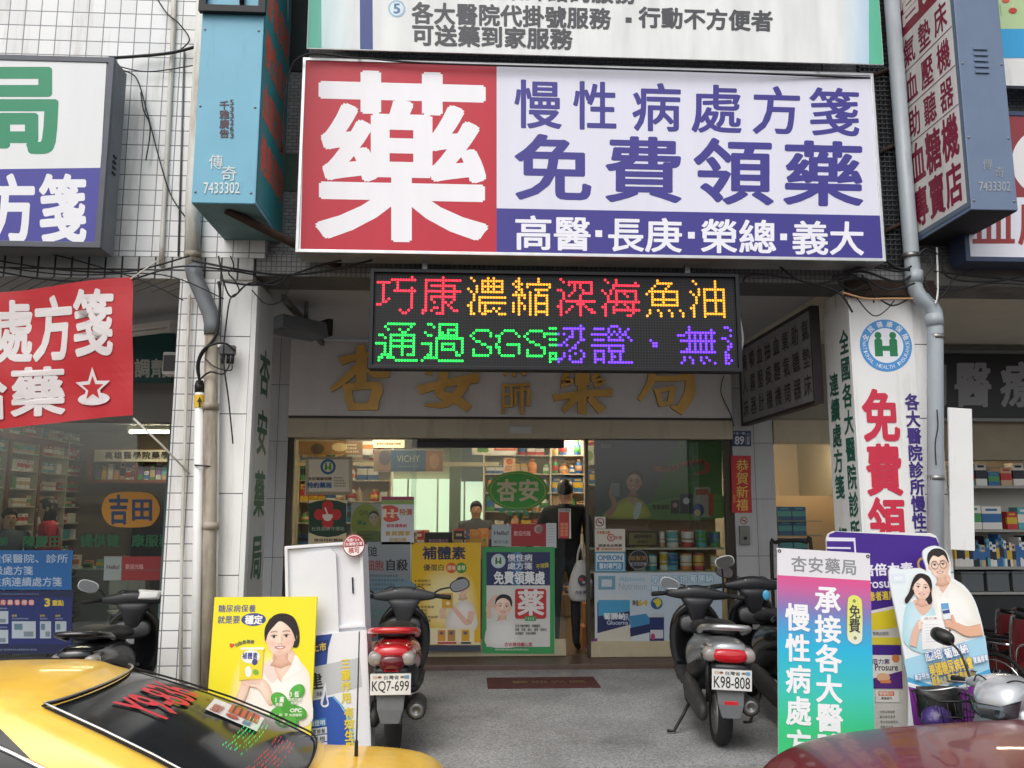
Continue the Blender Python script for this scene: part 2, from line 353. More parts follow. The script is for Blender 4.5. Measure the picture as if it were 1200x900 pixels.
o = MB().box(-120, 120, -120, 40, -.9, -.6).build('road', M_asph); setp(o, kind='structure')
o = MB().box(-14, 2.98, 5.62, 9.32, -.58, FL).build('pavement', M_ground); setp(o, kind='structure')
o = MB().box(-14, 2.98, 5.5, 5.618, -.58, FL - .004).build('kerb', M_kerb, bevel=.015); setp(o, kind='structure')
o = MB().box(2.985, 14, 5.5, 9.32, -.58, -.3).build('pavement', M_ground); setp(o, kind='structure')
mb = MB().box(-40, 40, -.075 + 2.6, .075 + 2.6, -.598, -.596)
o = mb.build('road_marking', mat('worn_white_road_paint', '#b8b6ae', .7, 0, .2, 9)); setp(o, kind='structure')

# ---- the pharmacy building in the middle
B = thing('shop_building', 'pharmacy building with grey strip tiled upper wall over the arcade with gold lettered shop front', 'building', (.5, 9, FL))
bx = lambda name, m, *a, bev=0, par=B: MB().box(*a).build(name, m, par, True, bevel=bev)
bx('upper_wall', M_tile2, -1.62, 3.7, YF, YF + .3, CZ + .16, 9.5)
bx('beam', M_mosaic, -1.72, 3.7, YF - .004, YF + .42, CZ - .02, CZ + .158)
bx('ceiling', M_ceil, -2.15, 3.1, YF + .42, YB + .1, CZ, CZ + .1)
# window strip in the upper wall
w = bx('window', mat('dark_window_glass', '#1c2224', .1, 0, 0), -1.55, -1.36, YF - .012, YF - .004, 5.35, 6.6)
bx('pane', mat('green_pane', '#35503f', .15, 0, .2, 5), -1.55, -1.36, YF - .01, YF - .003, 4.3, 4.62)
# right hand ventilation grating
mb = MB(); mb.box(3.36, 3.70, YF - .02, YF - .012, 3.72, 7.2)
for i in range(9): mb.box(3.36 + i * .0415, 3.368 + i * .0415, YF - .04, YF - .022, 3.72, 7.2, 1)
for i in range(80): mb.box(3.36, 3.70, YF - .05, YF - .041, 3.74 + i * .043, 3.748 + i * .043, 1)
mb.build('window_grating', [M_dark, mat('grating_steel', '#4b4f52', .5, .4, .1, 9)], B, True)

# pillars
bx('pillar', M_pslab, -1.985, -1.74, YF, YF + .66, FL, CZ - .022)
bx('pillar', M_pslab, 3.20, 3.90, YF + .03, YF + .55, -.3, CZ - .022)
# shop front
bx('stone_wall', M_slab, -2.3, -1.955, YB, YB + .25, FL, CZ)
bx('wall_strip', M_dtile, -2.42, -2.305, YB - .02, YB + .25, FL, CZ)
bx('stone_wall', M_slab, 2.955, 3.42, YB, YB + .25, FL, CZ)
bx('header', mat('grey_header_board', '#dad6d3', .5, 0, .04, 6, dirt=('#b4b0ab', .3)), -1.95, 2.95, YB - .06, YB + .2, 2.735, 3.57, bev=.006)
bx('header_frame', mat('dark_trim', '#3f3a36', .5), -1.95, 2.95, YB - .055, YB + .2, 2.712, 2.733)
bx('shutter_box', mat('beige_shutter_box', '#bdb29c', .5, 0, .05, 5, dirt=('#6d6455', .4)), -1.953, 2.953, YB - .04, YB + .2, 2.50, 2.71, bev=.006)
bx('threshold', mat('brown_step_stone', '#594740', .5, 0, .15, 12), -1.95, 2.953, YB - .34, YB + .2, FL - .02, FL + .055, bev=.01)
# frame of the shop window
M_fr = mat('bronze_frame', '#4a443c', .35, .5, .05, 9); M_cream = mat('cream_frame', '#b9ad90', .4, 0, .06, 8, dirt=('#6b6150', .4))
for x0, x1 in ((-1.952, -1.89), (2.86, 2.952), (1.30, 1.335)): MB().box(x0, x1, YB + .02, YB + .1, FL + .056, 2.499).build('window_frame', M_fr, B, True, bevel=.004)
MB().box(-1.888, -.56, YB + .022, YB + .12, FL + .057, FL + .24).build('bottom_rail', M_cream, B, True, bevel=.006); MB().box(1.337, 2.858, YB + .022, YB + .12, FL + .057, FL + .22).build('bottom_rail', M_cream, B, True, bevel=.006)
G_main = glass_mat('shop_glass', (.86, .89, .87), .8)
mb = MB().box(-1.888, -.56, YB + .065, YB + .071, FL + .242, 2.498)
mb.build('window_pane', G_main, B, True)
MB().box(1.337, 2.858, YB + .065, YB + .071, FL + .222, 2.498).build('window_pane', G_main, B, True)
# sliding door leaf, slid half open
D = MB().box(-.62, 1.08, YB + .13, YB + .17, FL + .06, FL + .235).build('sliding_door', M_cream, B, True, bevel=.005)
MB().box(-.62, 1.08, YB + .147, YB + .153, FL + .236, 2.4).build('pane', G_main, D, True)
MB().box(-.62, 1.08, YB + .13, YB + .17, 2.405, 2.497).build('top_rail', mat('dark_rail', '#2c2a2a', .4, .3), D, True)
MB().box(.46, .70, YB - .062, YB - .041, 2.555, 2.63).build('door_sensor', mat('pale_sensor', '#c4c6c8', .3), B, True, bevel=.006)
# interior shell
bx('interior_floor', mat('shop_floor_tile', '#6a5c4a', .35, 0, .1, 6), -2.4, 3.4, YB + .26, 14.6, FL, FL + .05)
bx('interior_ceiling', mat('shop_ceiling', '#cdc8bc', .7), -2.4, 3.4, YB + .26, 14.6, 2.9, 3.0)
bx('interior_wall', M_inwall, -2.5, -2.4, YB + .26, 14.6, FL, 3.0)
bx('interior_wall', M_inwall, 3.4, 3.5, YB + .26, 14.6, FL, 3.0)
bx('interior_wall', M_inwall, -2.4, 3.4, 14.6, 14.7, FL, 3.0)
bx('transom_wall', M_inwall, -2.3, 3.4, YB + .205, YB + .255, 2.5, 3.58)

# ---- left neighbour
B2 = thing('shop_building', 'building at the left with white square wall tiles above a glass fronted medicine shop', 'building', (-6, 9, FL))
bx('tiled_wall', M_tile, -14, -1.64, YF - .03, YF + .3, CZ + .12, 9.5, par=B2)
bx('tiled_beam', M_dtile, -14, -1.73, YF - .026, YF + .42, CZ - .06, CZ + .118, par=B2)
bx('ceiling', M_ceil, -14, -2.16, YF + .42, YB + .1, CZ, CZ + .1, par=B2)
bx('pillar', M_tile, -2.3, -1.99, YF - .03, YF + .62, FL, CZ - .062, par=B2)
bx('fascia_panel', mat('grey_fascia', '#8b8a87', .6, 0, .06, 4), -14, -2.43, YB, YB + .2, 2.66, CZ, par=B2)
bx('doorframe', mat('teal_grey_frame', '#5f7473', .35, .4, .05, 8), -3.22, -3.13, YB - .03, YB + .12, FL, 2.655, par=B2)
bx('wall', mat('dark_edge', '#202022', .6), -3.125, -2.43, YB, YB + .2, FL, 2.655, par=B2)
G_l = glass_mat('left_shop_glass', (.74, .8, .79), 1.0)
MB().box(-14, -3.225, YB + .04, YB + .05, FL + .02, 2.655).build('glass_front', G_l, B2, True)
bx('interior_floor', mat('left_shop_floor', '#55524d', .25, 0, .1, 6), -14, -2.6, YB + .13, 14, FL, FL + .02, par=B2)
bx('interior_ceiling', mat('left_shop_ceiling', '#9a968e', .7), -14, -2.6, YB + .21, 14, 2.9, 3.0, par=B2)
bx('interior_wall', mat('left_shop_wall', '#7d7468', .7), -14, -2.6, 13.2, 13.3, FL, 3.0, par=B2)
bx('interior_wall', mat('left_shop_side', '#8a8478', .7), -2.6, -2.52, YB + .21, 14, FL, 3.0, par=B2)

# ---- right neighbour
B3 = thing('shop_building', 'building at the right with a dark medical supply shop under its cluttered arcade ceiling', 'building', (8, 9, -.3))
bx('tiled_wall', M_tile2, 3.705, 14, YF, YF + .3, CZ + .16, 9.5, par=B3)
bx('concrete_beam', M_conc, 3.705, 14, YF - .004, YF + .42, CZ - .02, CZ + .158, par=B3)
bx('ceiling', M_plaster, 3.105, 14, YF + .42, YB + .1, CZ + .002, CZ + .1, par=B3)
bx('lintel', M_cream, 3.425, 4.75, YB - .02, YB + .2, 2.46, 2.72, par=B3)
bx('fascia_wall', mat('upper_shop_wall', '#9b968a', .6, 0, .05, 5), 3.425, 14, YB, YB + .2, 2.725, CZ, par=B3)
bx('lintel', mat('tan_lintel', '#8f8570', .6, 0, .1, 5), 4.755, 14, YB - .02, YB + .2, 2.28, 2.72, par=B3)
MB().box(3.425, 4.7, YB + .04, YB + .05, -.28, 2.455).build('window_pane', G_main, B3, True)
bx('doorframe', M_fr, 4.7, 4.76, YB - .02, YB + .12, -.3, 2.455, par=B3)
bx('interior_floor', mat('right_shop_floor', '#4f4d4a', .4, 0, .1, 6), 3.51, 14, YB + .13, 14, -.32, -.28, par=B3)
bx('interior_ceiling', mat('right_shop_ceiling', '#a8a294', .7), 3.51, 14, YB + .21, 14, 2.8, 2.9, par=B3)
bx('interior_wall', mat('peach_wall', '#c9b496', .7), 3.51, 14, 11.9, 12, -.3, 2.8, par=B3)
bx('partition', mat('pale_partition', '#b9ab92', .7), 4.72, 4.78, YB + .21, 11.9, -.3, 2.8, par=B3)
# ================================================================ signs on the facade
def frame_mb(mb, x0, x1, z0, z1, w, y0, y1, mi=0):
    P = [(x0, z0), (x1, z0), (x1, z1), (x0, z1)]; Q = [(x0 + w, z0 + w), (x1 - w, z0 + w), (x1 - w, z1 - w), (x0 + w, z1 - w)]
    vs = [(x, y, z) for y in (y0, y1) for (x, z) in P + Q]; fs = []
    for i in range(4):
        j = (i + 1) % 4; fs += [(i, j, 4 + j, 4 + i), (8 + i, 8 + j, 12 + j, 12 + i), (i, j, 8 + j, 8 + i), (4 + i, 4 + j, 12 + j, 12 + i)]
    return mb.add(vs, fs, mi)
def signbox(name, label, cat, rect, Y, depth, fw, fm, cm=None, group=None, proud=.012):
    x0, x1, z0, z1 = rect
    t = thing(name, label, cat, ((x0 + x1) / 2, Y, z0), group=group)
    MB().box(x0 + .004, x1 - .004, Y, Y + depth, z0 + .004, z1 - .004).build('cabinet', cm or fm, t, True)
    if fw: frame_mb(MB(), x0, x1, z0, z1, fw, Y - proud, Y + .03).build('frame', fm, t, True, bevel=.003)
    return t
NAVY, WHITE_, REDS = '#3c358c', '#e2e2ef', '#c01a32'

# main pharmacy sign
Y = 6.3
rc = RXZ(350, 81, 1027, 298, Y); rc = (-1.325, 3.29, 3.655, 5.25)
main = signbox('main_sign', 'wide white lightbox sign with a red square and big purple characters above the arcade', 'sign', rc, Y, .27, .026, M_alu, M_alu)
a = Art(pxmap(Y, main.location), sl=.0215, sx0=357)
a.rect(352, 66, 1034, 296, WHITE_)
a.rect(352, 66, 582, 296, REDS); a.rect(582, 240, 1034, 296, NAVY)
a.ch('藥', 366, 76, 576, 287, '#f4f2f6', .022)
for t, cx0, cw, y0, y1, bo in (('慢性病處方箋', [(602, 659), (671, 724), (740, 799), (809, 870), (880, 940), (947, 1008)], 0, 85, 146, .02),):
    a.L += 1
    for c, (p, q) in zip(t, cx0): a.ch(c, p, y0, q, y1, NAVY, bo, True)
a.L += 1
for c, (p, q) in zip('免費領藥', [(601, 695), (706, 802), (812, 907), (916, 1013)]): a.ch(c, p, 149, q, 232, NAVY, .0235, True)
a.L += 1
for c, (p, q) in zip('高醫長庚榮總義大', [(602, 648), (648, 693), (711, 755), (755, 800), (820, 865), (865, 910), (927, 971), (971, 1013)]): a.ch(c, p, 247, q, 290, '#f0eff8', .022, True)
for x in (701.5, 810, 918): a.rect(x - 4, 264, x + 4, 272, '#f0eff8', same=True)
a.build('face', main, -.004, clip=(-2.29, 2.29, .02, 1.58))

# big white banner above it
Y = 6.22; x0, x1 = at(360, 40, Y).x, at(1033, 40, Y).x; zb = at(360, 57, Y).z
ban = thing('banner', 'large white banner with teal edge listing pharmacy services, hung above the main sign', 'banner', ((x0 + x1) / 2, Y, zb))
MB().box(x0, x1, Y + .002, Y + .012, zb, zb + 1.9).build('sheet', mat('banner_back', '#d9dad8', .6), ban, True)
a = Art(pxmap(Y, ban.location), sl=.0225, sx0=360)
gx = lambda c0, c1, p, q: (lambda u, v: tuple(c0[i] + (c1[i] - c0[i]) * max(0, min(1, (u - p) / (q - p))) for i in range(3)))
a.rect(355, -250, 1040, 60, '#eef0ee')
a.rect(360, -250, 377, 56, '#63c2a8'); a.rect(422, -250, 437, 56, '#3c4f8f')
a.rect(377, -250, 422, 56, gx((214, 238, 240), (238, 240, 240), 377, 422), 6); a.rect(985, -250, 1018, 56, gx((236, 240, 240), (190, 216, 236), 985, 1018), 4)
a.rect(1018, -250, 1035, 56, '#5ebf9d')
a.ellipse(465, 7, 10, 10, '#e6f0f6'); a.ring(465, 7, 8, 10, '#9ec4dd'); a.fit('5', 461, 1, 469, 13, '#4b7fb0', .03)
G3 = '#4c4d52'
a.row('各大醫院代掛號服務', 482, -2, 716, 24.5, G3, .034, .98); a.rect(733, 9, 740, 15, G3); a.row('行動不方便者', 748, -5, 906, 21, G3, .034, .98)
a.row('可送藥到家服務', 482, 24, 671, 50, G3, .034, .98)
a.row('提供專業藥師諮詢服務', 484, -33, 745, -7, G3, .034, .98)
a.build('print', ban, -.001, PRINTM, clip=(-(x1 - x0) / 2, (x1 - x0) / 2, 0, 1.9))
for x in (x0 + .4, x1 - .5): MB().tube([(x, Y + .03, zb - .05), (x, Y + .03, zb + .3)], .008).build('tie', M_cable, ban, True)

# sign of the left neighbour
Y = 6.3; rc = (-4.2, -2.775, 3.665, 5.205)
ls = signbox('shop_sign', 'white and blue lightbox sign with a green character over the left arcade', 'sign', rc, Y, .24, .045, mat('dark_grey_frame', '#50525a', .4, .3, .1, 6), mat('grey_cabinet', '#6e7076', .5, .2, .1, 5, dirt=('#4a4a46', .5)))
a = Art(pxmap(Y, ls.location)); a.rect(-230, 62, 126, 292, '#e4e5e6'); a.rect(-230, 197, 126, 292, '#3d3b96')
a.ch('局', -32, 72, 74, 182, '#1f8a62', .04); a.ch('方', -16, 203, 43, 286, '#e9e9ee', .035); a.ch('箋', 46, 203, 102, 286, '#e9e9ee', .035); a.ch('藥', -140, 72, -40, 182, '#1f8a62', .03)
a.build('face', ls, -.004, clip=(-.68, .68, .04, 1.5))
mb = MB()
for i in range(4): mb.box(-2.781, -2.772, Y + .06, Y + .12, 4.3 + i * .045, 4.32 + i * .045)
for i in range(4): mb = MB().box(-2.781, -2.770, Y + .1, Y + .15, 4.3 + i * .045, 4.318 + i * .045); mb.build('louvre', M_dark, ls, True)

# blade signs
def blade(label, x0, x1, z0, z1, m, faceM, facex, draw, front, mbtm):
    t = thing('blade_sign', label, 'sign', ((x0 + x1) / 2, 5.85, z0))
    MB().box(x0, x1, 5.85, 6.70, z0, z1).build('cabinet', [m], t, True, bevel=.006)
    MB().box(x0 + .004, x1 - .004, 5.86, 6.69, z0 - .004, z0 - .001).build('base_plate', mbtm, t, True)
    a = Art(lambda u, v: (u, v)); draw(a); a.build('face', t, -.004, PRINTM, Matrix.Translation((facex - (x0 + x1) / 2, .425, 0)) @ faceM)
    a = Art(pxmap(5.85, t.location)); front(a)
    if a.v: a.build('lettering', t, -.003, PRINTM)
    return t
def d_teal(a):                           # local u along the face -.425 .. .425, v height above base
    a.rect(-.42, .03, .42, 3.2, '#3f9aa0'); a.rect(-.4, .06, .4, 3.2, '#2f8e94')
    for k, (v, n) in enumerate(((.28, 4), (.68, 4), (1.1, 4), (1.5, 4))):
        a.row(['健康諮詢', '血壓測量', '慢性處方', '營養保健'][k], -.38, v + .3, .38, v, '#d2614a', .035, .95)
    a.line([(-.32, 2.55), (-.15, 2.2), (0, 2.0), (.1, 2.3), (.05, 2.8)], [.03, .08, .02, .09, .05], '#cfe3de'); a.line([(.05, 2.9), (.2, 2.3), (.3, 1.86)], [.14, .12, .02], '#cfe3de')
def f_teal(a):
    a.col('千雅廣告', 257, 118, 269, 162, '#50343c', .03); 
    for i, c in enumerate('533263'): a.fit(c, 269.5, 117 + i * 7.7, 274, 123.5 + i * 7.7, '#50343c', .02)
    a.ch('傳', 245, 181, 262, 199, '#dfe6e2', .0); a.ch('奇', 259, 194, 278, 213, '#dfe6e2', .0); a.fit('7433302', 239, 214, 281, 227, '#dfe6e2', .012)
tealM = mat('weathered_blue_sheet', '#72b0c8', .45, 0, .05, 3, dirt=('#5a7c86', .5))
bl = blade('weathered light blue blade sign with teal side, left of the main sign', -1.975, -1.525, 3.87, 7.2, tealM, RZP, -1.525 + .0005, d_teal, f_teal, mat('dim_teal_base', '#5d828a', .6, 0, .15, 5, dirt=('#3d4a48', .6)))
for z in (5.32, 7.0): frame_mb(MB(), -1.99, -1.51, z, z + (1.2 if z < 6 else .1), .05, 5.80, 5.845).build('iron_frame', mat('black_iron', '#1b1a1b', .5, .3, .2, 8), bl, True)
MB().tube([(-1.68, 5.82, 5.36), (-1.78, 5.82, 6.4)], .02, 6).build('brace', MATS['black_iron'], bl, True)
MB().tube([(-1.76, 5.97, 3.865), (-1.15, 6.58, 3.69), (-1.05, 6.66, 3.66)], .035, 6).build('strut', M_rust, bl, True, bevel=0)
for i, (x, z) in enumerate([(-1.95, 3.95), (-1.56, 3.95), (-1.95, 4.6), (-1.56, 4.6), (-1.95, 5.2), (-1.56, 5.2)]): MB().ell((x, 5.848, z), (.009, .006, .009), 8, 6).build('rivet', M_steel, bl, True)
def d_purple(a):
    a.rect(-.42, .03, .42, 3.4, '#62707f'); a.rect(-.385, .07, .385, 3.4, '#d8d6d2'); a.rect(-.385, 1.83, .385, 3.4, '#8c2c3c')
    for k, (t, v, h) in enumerate((('血糖機', .47, .37), ('專賣店', .1, .35), ('助聽器', .88, .27), ('血壓機', 1.2, .27), ('氣墊床', 1.53, .26))):
        a.row(t, -.36, v + h, .36, v, '#82203c', .034 if h > .3 else .022, .95 if h > .3 else .78)
    for v in (.855, 1.175, 1.5): a.rect(-.385, v, .385, v + .008, '#7a2a3c', same=True)
    a.row('營業', -.36, 2.3, .36, 1.9, '#e7dcd8', .03, .95)
def f_purple(a):
    a.ch('傳', 1151, 186, 1163, 199, '#9a9fa4', .0); a.ch('奇', 1165, 195, 1177, 208, '#9a9fa4', .0); a.fit('7433302', 1147, 213, 1184, 224, '#a2a6aa', .01)
purM = mat('weathered_slate_sheet', '#697a94', .45, 0, .06, 3, dirt=('#5a626c', .5))
br = blade('slate blue blade sign with a white side of maroon characters, right of the main sign', 3.74, 4.10, 3.93, 7.2, purM, RZM, 3.74 - .0005, d_purple, f_purple, M_dark)
for i in range(5): MB().box(3.86, 3.97, 5.838, 5.848, 5.02 + i * .048, 5.044 + i * .048).build('louvre', purM, br, True, bevel=.004)
for z in (4.15, 4.85, 5.55): MB().tube([(3.738, 6.66, z), (3.45, 6.64, z - .14)], .02, 6).build('bracket', M_rust, br, True)
for x, z in [(3.765, 4.0), (4.075, 4.0), (3.765, 4.5), (4.075, 4.5), (3.765, 5.1), (4.075, 5.1)]: MB().ell((x, 5.848, z), (.009, .006, .009), 8, 6).build('rivet', M_steel, br, True)

# signs of the right neighbour
Y = 6.4
rs = signbox('shop_sign', 'white lightbox sign with maroon top in a navy frame over the right arcade', 'sign', (4.005, 5.6, 3.70, 5.0), Y, .22, .04, mat('navy_frame', '#3a4560', .4, .2, .1, 6), None)
a = Art(pxmap(Y, rs.location)); a.rect(1133, 80, 1420, 306, '#e6e6f0'); a.rect(1133, 80, 1420, 232, '#8f3036')
a.ch('血', 1138, 236, 1190, 290, '#9a3030', .02); a.ch('壓', 1192, 236, 1244, 290, '#9a3030', .02); a.ring(1225, 190, 22, 40, '#eeeaea'); a.build('face', rs, -.004, clip=(-.77, .77, .03, 1.27))
Y = 6.42
fs = signbox('banner', 'printed banner of red poppies over a bright blue band behind the slate blade sign', 'banner', (4.19, 5.6, 5.24, 6.6), Y, .05, 0, M_white)
a = Art(pxmap(Y, fs.location)); a.rect(1165, -130, 1420, 68, '#2e9fd6'); a.rect(1165, -130, 1420, 34, '#b6cf9a')
for i in range(60):
    u, v = rnd.uniform(1167, 1300), rnd.uniform(-60, 32); a.line([(u, v), (u + rnd.uniform(-4, 4), v - 14)], 1.5, ['#5f8f4a', '#8fb46a', '#d6d79c'][i % 3], i % 8)
for i in range(26): a.ellipse(rnd.uniform(1167, 1300), rnd.uniform(-50, 26), rnd.uniform(2, 5), rnd.uniform(2, 4), ['#c23a2c', '#d8533c'][i % 2], 10)
a.build('print', fs, -.002)

# ---- LED display
LEDC = [('巧', 0, 0, 'r', {0:[12],1:range(5,14),2:[0,1,2,3,4,7],3:[2,7],4:[2,7,12],5:[2]+list(range(6,14)),6:[2,12],7:[2,12],8:[2,4,12],9:[2,3,12],10:[0,1,12],11:[12],12:[8,11],13:[9,10]}),
 ('康', 16, 0, 'r', {0:[7],1:range(1,14),2:[1,7],3:[1]+list(range(3,12)),4:[1,7,11],5:range(1,14),6:[1,7,11],7:[1]+list(range(3,12)),8:[1,3,7,11],9:[1,4,7,8,10],10:[1,7,9],11:[1,4,5,7,10],12:[0,1,3,7,11,12],13:[0,5,6,7]}),
 ('濃', 32, 0, 'a', {0:[1,7,9],1:[2]+list(range(5,13)),2:[5,7,9,12],3:[3]+list(range(5,13)),4:[0,3,5,7,9,12],5:[1,3]+list(range(5,13)),6:[2],7:[2]+list(range(4,14)),8:[2,4],9:[1,4]+list(range(5,14)),10:[0,1,4,6],11:[1,4,6,9,11],12:[1,4,6,7,8,10],13:[1,2,5,6,11,12,13]}),
 ('縮', 48, 0, 'a', {0:[2,9],1:[1,2,9],2:[0,2,3]+list(range(5,14)),3:[1,2,5,13],4:[2,3,8,9,10,11,12],5:[1,3,6,9],6:[0,1,2,3,4,6,8,9,10,11,12],7:[2,4,6,8,12],8:[2,6,8,12],9:[0,2,3,6,8,9,10,11,12],10:[0,2,4,6,8,12],11:[0,2,4,6,8,12],12:[0,2,6,8,9,10,11,12],13:[2,6,8,12]}),
 ('深', 64, 0, 'r', {0:[1],1:[2]+list(range(4,13)),2:[4,6,8,12],3:[6,8,12],4:[0,1,6,9,12],5:[2,5,9,10,11,12],6:[2,4,8],7:[2,8],8:[1]+list(range(3,14)),9:[1,7,8,9],10:[0,1,5,8,10],11:[1,4,8,11,12],12:[1,3,8,12,13],13:[1,8]}),
 ('海', 80, 0, 'r', {0:[1,5],1:[2,5,12],2:range(4,14),3:[4],4:[0,3]+list(range(5,13)),5:[1,3,5,8,12],6:[2,5,9,12],7:[2,5,12],8:range(2,14),9:[1,5,8,11],10:[0,1,4,9,11],11:[1]+list(range(4,14)),12:[1,4,11],13:[1,9,10]}),
 ('魚', 96, 0, 'a', {0:[4],1:range(4,10),2:[3,8],3:[2,7],4:range(1,12),5:[0,2,6,11],6:[2,6,11],7:range(2,12),8:[2,6,11],9:range(2,12),11:[1,4,8,12],12:[1,5,9,13],13:[0,5,9,13]}),
 ('油', 112, 0, 'a', {0:[1,9],1:[2,9],2:[9],3:[3]+list(range(5,13)),4:[0,3,5,9,12],5:[1,3,5,9,12],6:[2,5,9,12],7:[2]+list(range(5,13)),8:[2,5,9,12],9:[1,5,9,12],10:[0,1,5,9,12],11:[1,5,9,12],12:[1]+list(range(5,13)),13:[1,5,12]}),
 ('通', 0, 16, 'g', {0:range(4,14),1:[3,12],2:[4,8,11],3:[9,10],4:[1,2]+list(range(5,14)),5:[3,5,9,13],6:range(5,14),7:[0,1,2,3,5,9,13],8:[3]+list(range(5,14)),9:[3,5,9,13],10:[3,5,9,13],11:[2,3,4,5,9,11,12,13],12:[1,2,4,5,6],13:[1]+list(range(7,15))}),
 ('過', 16, 16, 'g', {0:[2,3]+list(range(6,13)),1:[4,6,12],2:[6,9,10,11,12],3:[1,6,7,9,12],4:[2,3]+list(range(6,13)),5:range(5,15),6:[5,14],7:[0,1,2,3,5,7,8,9,10,11,14],8:[3,5,7,11,14],9:[3,5,7,8,9,10,11,14],10:[3,5,12,14],11:[2,3,5,12,13],12:[1,2,3,4,5],13:[0]+list(range(6,15))}),
 ('S', 33, 16, 'g', {2:range(2,7),3:[1,7],4:[0,7],5:[1],6:[2,3],7:[4,5],8:[6,7],9:[1,7],10:[1,7],11:range(1,7)}),
 ('G', 42, 16, 'g', {2:range(3,7),3:[2,7],4:[0,1,8],5:[1],6:[1],7:[0,4,5,6,7,8],8:[0,1,8],9:[1,8],10:[1,8],11:range(2,7)}),
 ('S', 52, 16, 'g', {2:range(2,7),3:[1,7],4:[0,7],5:[1],6:[2,3],7:[4,5],8:[6,7],9:[1,7],10:[1,7],11:range(1,7)}),
 ('認', 60, 16, 'p', {0:[12],1:[1,2,3]+list(range(6,14)),2:[9,12],3:[0,1,2,3,4,6,9,12],4:[8,9,12],5:[1,2,3,7,12,13],6:[6,11],7:[1,2,3,4,5,7,10],8:[9,10],9:[8,12],10:[1,2,3,6,10,13],11:[1,3,6,8,13],12:[1,2,3,4,5,8,12],13:[1,4,9,10,11,12]}),
 ('證', 76, 16, 'p', {0:[7,8,9],1:[1,2,3,4,6,10,13],2:[6,8,10,12],3:[0,1,2,3,4,5,7,9,11,12],4:[6,10,13],5:[1,2,3,4,6,7,8,9,10,11,14],6:[],7:[0,1,2,3,4,5,6,7,8,9,10,11],8:[6,11],9:[1,2,3,4,6,7,8,9,10,11],10:[1,4,7,10],11:[1,4,7,8,10],12:[1,2,3,4,7,10],13:[1,4]+list(range(6,15))}),
 ('、', 92, 16, 'p', {5:[5],6:[6,7],7:[6,7]}),
 ('無', 107, 16, 'p', {0:[4],1:[4,12],2:[3]+list(range(4,14)),3:[0,1,2,4,6,8,10,12],4:[4,6,8,10,12],5:range(1,14),6:[4,6,8,10,12],7:[4,6,8,10,12],8:[3,4,6,8,10,12],9:range(1,14),11:[2,4,8,10],12:[2,5,8,11],13:[1,5,9,13]}),
 ('污', 122, 16, 'p', {0:[2,3],1:[4],3:[4],4:[1,2],5:[3],6:[4],7:[3,4],8:[3],9:[2],10:[2,3],11:[2,3],12:[2,4],13:[2,3]})]
Y = 6.45; rc = (-.765, 2.145, 2.785, 3.575)
led = thing('led_display', 'black LED message display with glowing red, amber, green and violet characters under the main sign', 'display', (.69, Y, rc[2]))
MB().box(rc[0], rc[1], Y, Y + .11, rc[2], rc[3]).build('housing', M_dark, led, True, bevel=.004)
frame_mb(MB(), rc[0] - .002, rc[1] + .002, rc[2] - .002, rc[3] + .002, .03, Y - .03, Y - .001).build('bezel', mat('bezel_black', '#16171c', .4, .2), led, True, bevel=.003)
mled = bpy.data.materials.new('led_matrix'); mled.use_nodes = True; N = mled.node_tree; b = N.nodes['Principled BSDF']; b.inputs['Roughness'].default_value = .6
P0 = at(445, 326.5, Y - .012); P1 = at(855, 427, Y - .012)
px_, pz_ = (at(858, 380, Y).x - at(445, 380, Y).x) / 126.2, (P0.z - at(445, 432, Y).z) / 31.8
px_ = pz_ = (rc[1] - rc[0] - .09) / 128
gx0, gz0 = rc[0] + .045 + px_ / 2, rc[3] - .05 - pz_ / 2
mb = MB(); mb.box(rc[0] + .03, rc[1] - .03, Y - .008, Y - .002, rc[2] + .03, rc[3] - .03); mb.build('matrix', mat('led_board', '#101114', .7), led, True)
mb = MB()
off = [(math.cos(k * math.pi / 3), math.sin(k * math.pi / 3)) for k in range(6)]
lit = {}
for ch, c0, r0, colr, rows in LEDC:
    for r, cs in rows.items():
        for c in cs:
            if 0 <= c0 + c < 128: lit[(c0 + c, r0 + r + (0 if r0 == 0 else 1))] = 'g' if (colr == 'p' and c0 + c < 64) else colr
lm = {k: mat(n, c, .4, emit=e) for k, n, c, e in (('r', 'led_red', (1, .02, .05), 1.2), ('a', 'led_amber', (1, .36, .015), 1.1), ('g', 'led_green', (.01, 1, .10), .85), ('p', 'led_violet', (.13, .03, 1), 1.7))}
lm['o'] = mat('led_unlit', '#35363b', .4)
for k in 'ragpo':
    mb = MB()
    for r in range(33):
        for c in range(128):
            if lit.get((c, r), 'o') != k: continue
            x, z = gx0 + c * px_, gz0 - r * pz_; q = px_ * (.5 if k != 'o' else .2)
            mb.add([(x + q * dx, Y - .0095, z + q * dz) for dx, dz in off], [tuple(range(6))])
    mb.build({'r': 'red_lettering', 'a': 'amber_lettering', 'g': 'green_lettering', 'p': 'violet_lettering', 'o': 'unlit_dots'}[k], lm[k], led, True, fix=False)
for x in (-.35, 1.75): MB().box(x - .02, x + .02, Y + .03, Y + .07, rc[3] - .002, rc[3] + .15).build('hanger', M_steel, led, True)

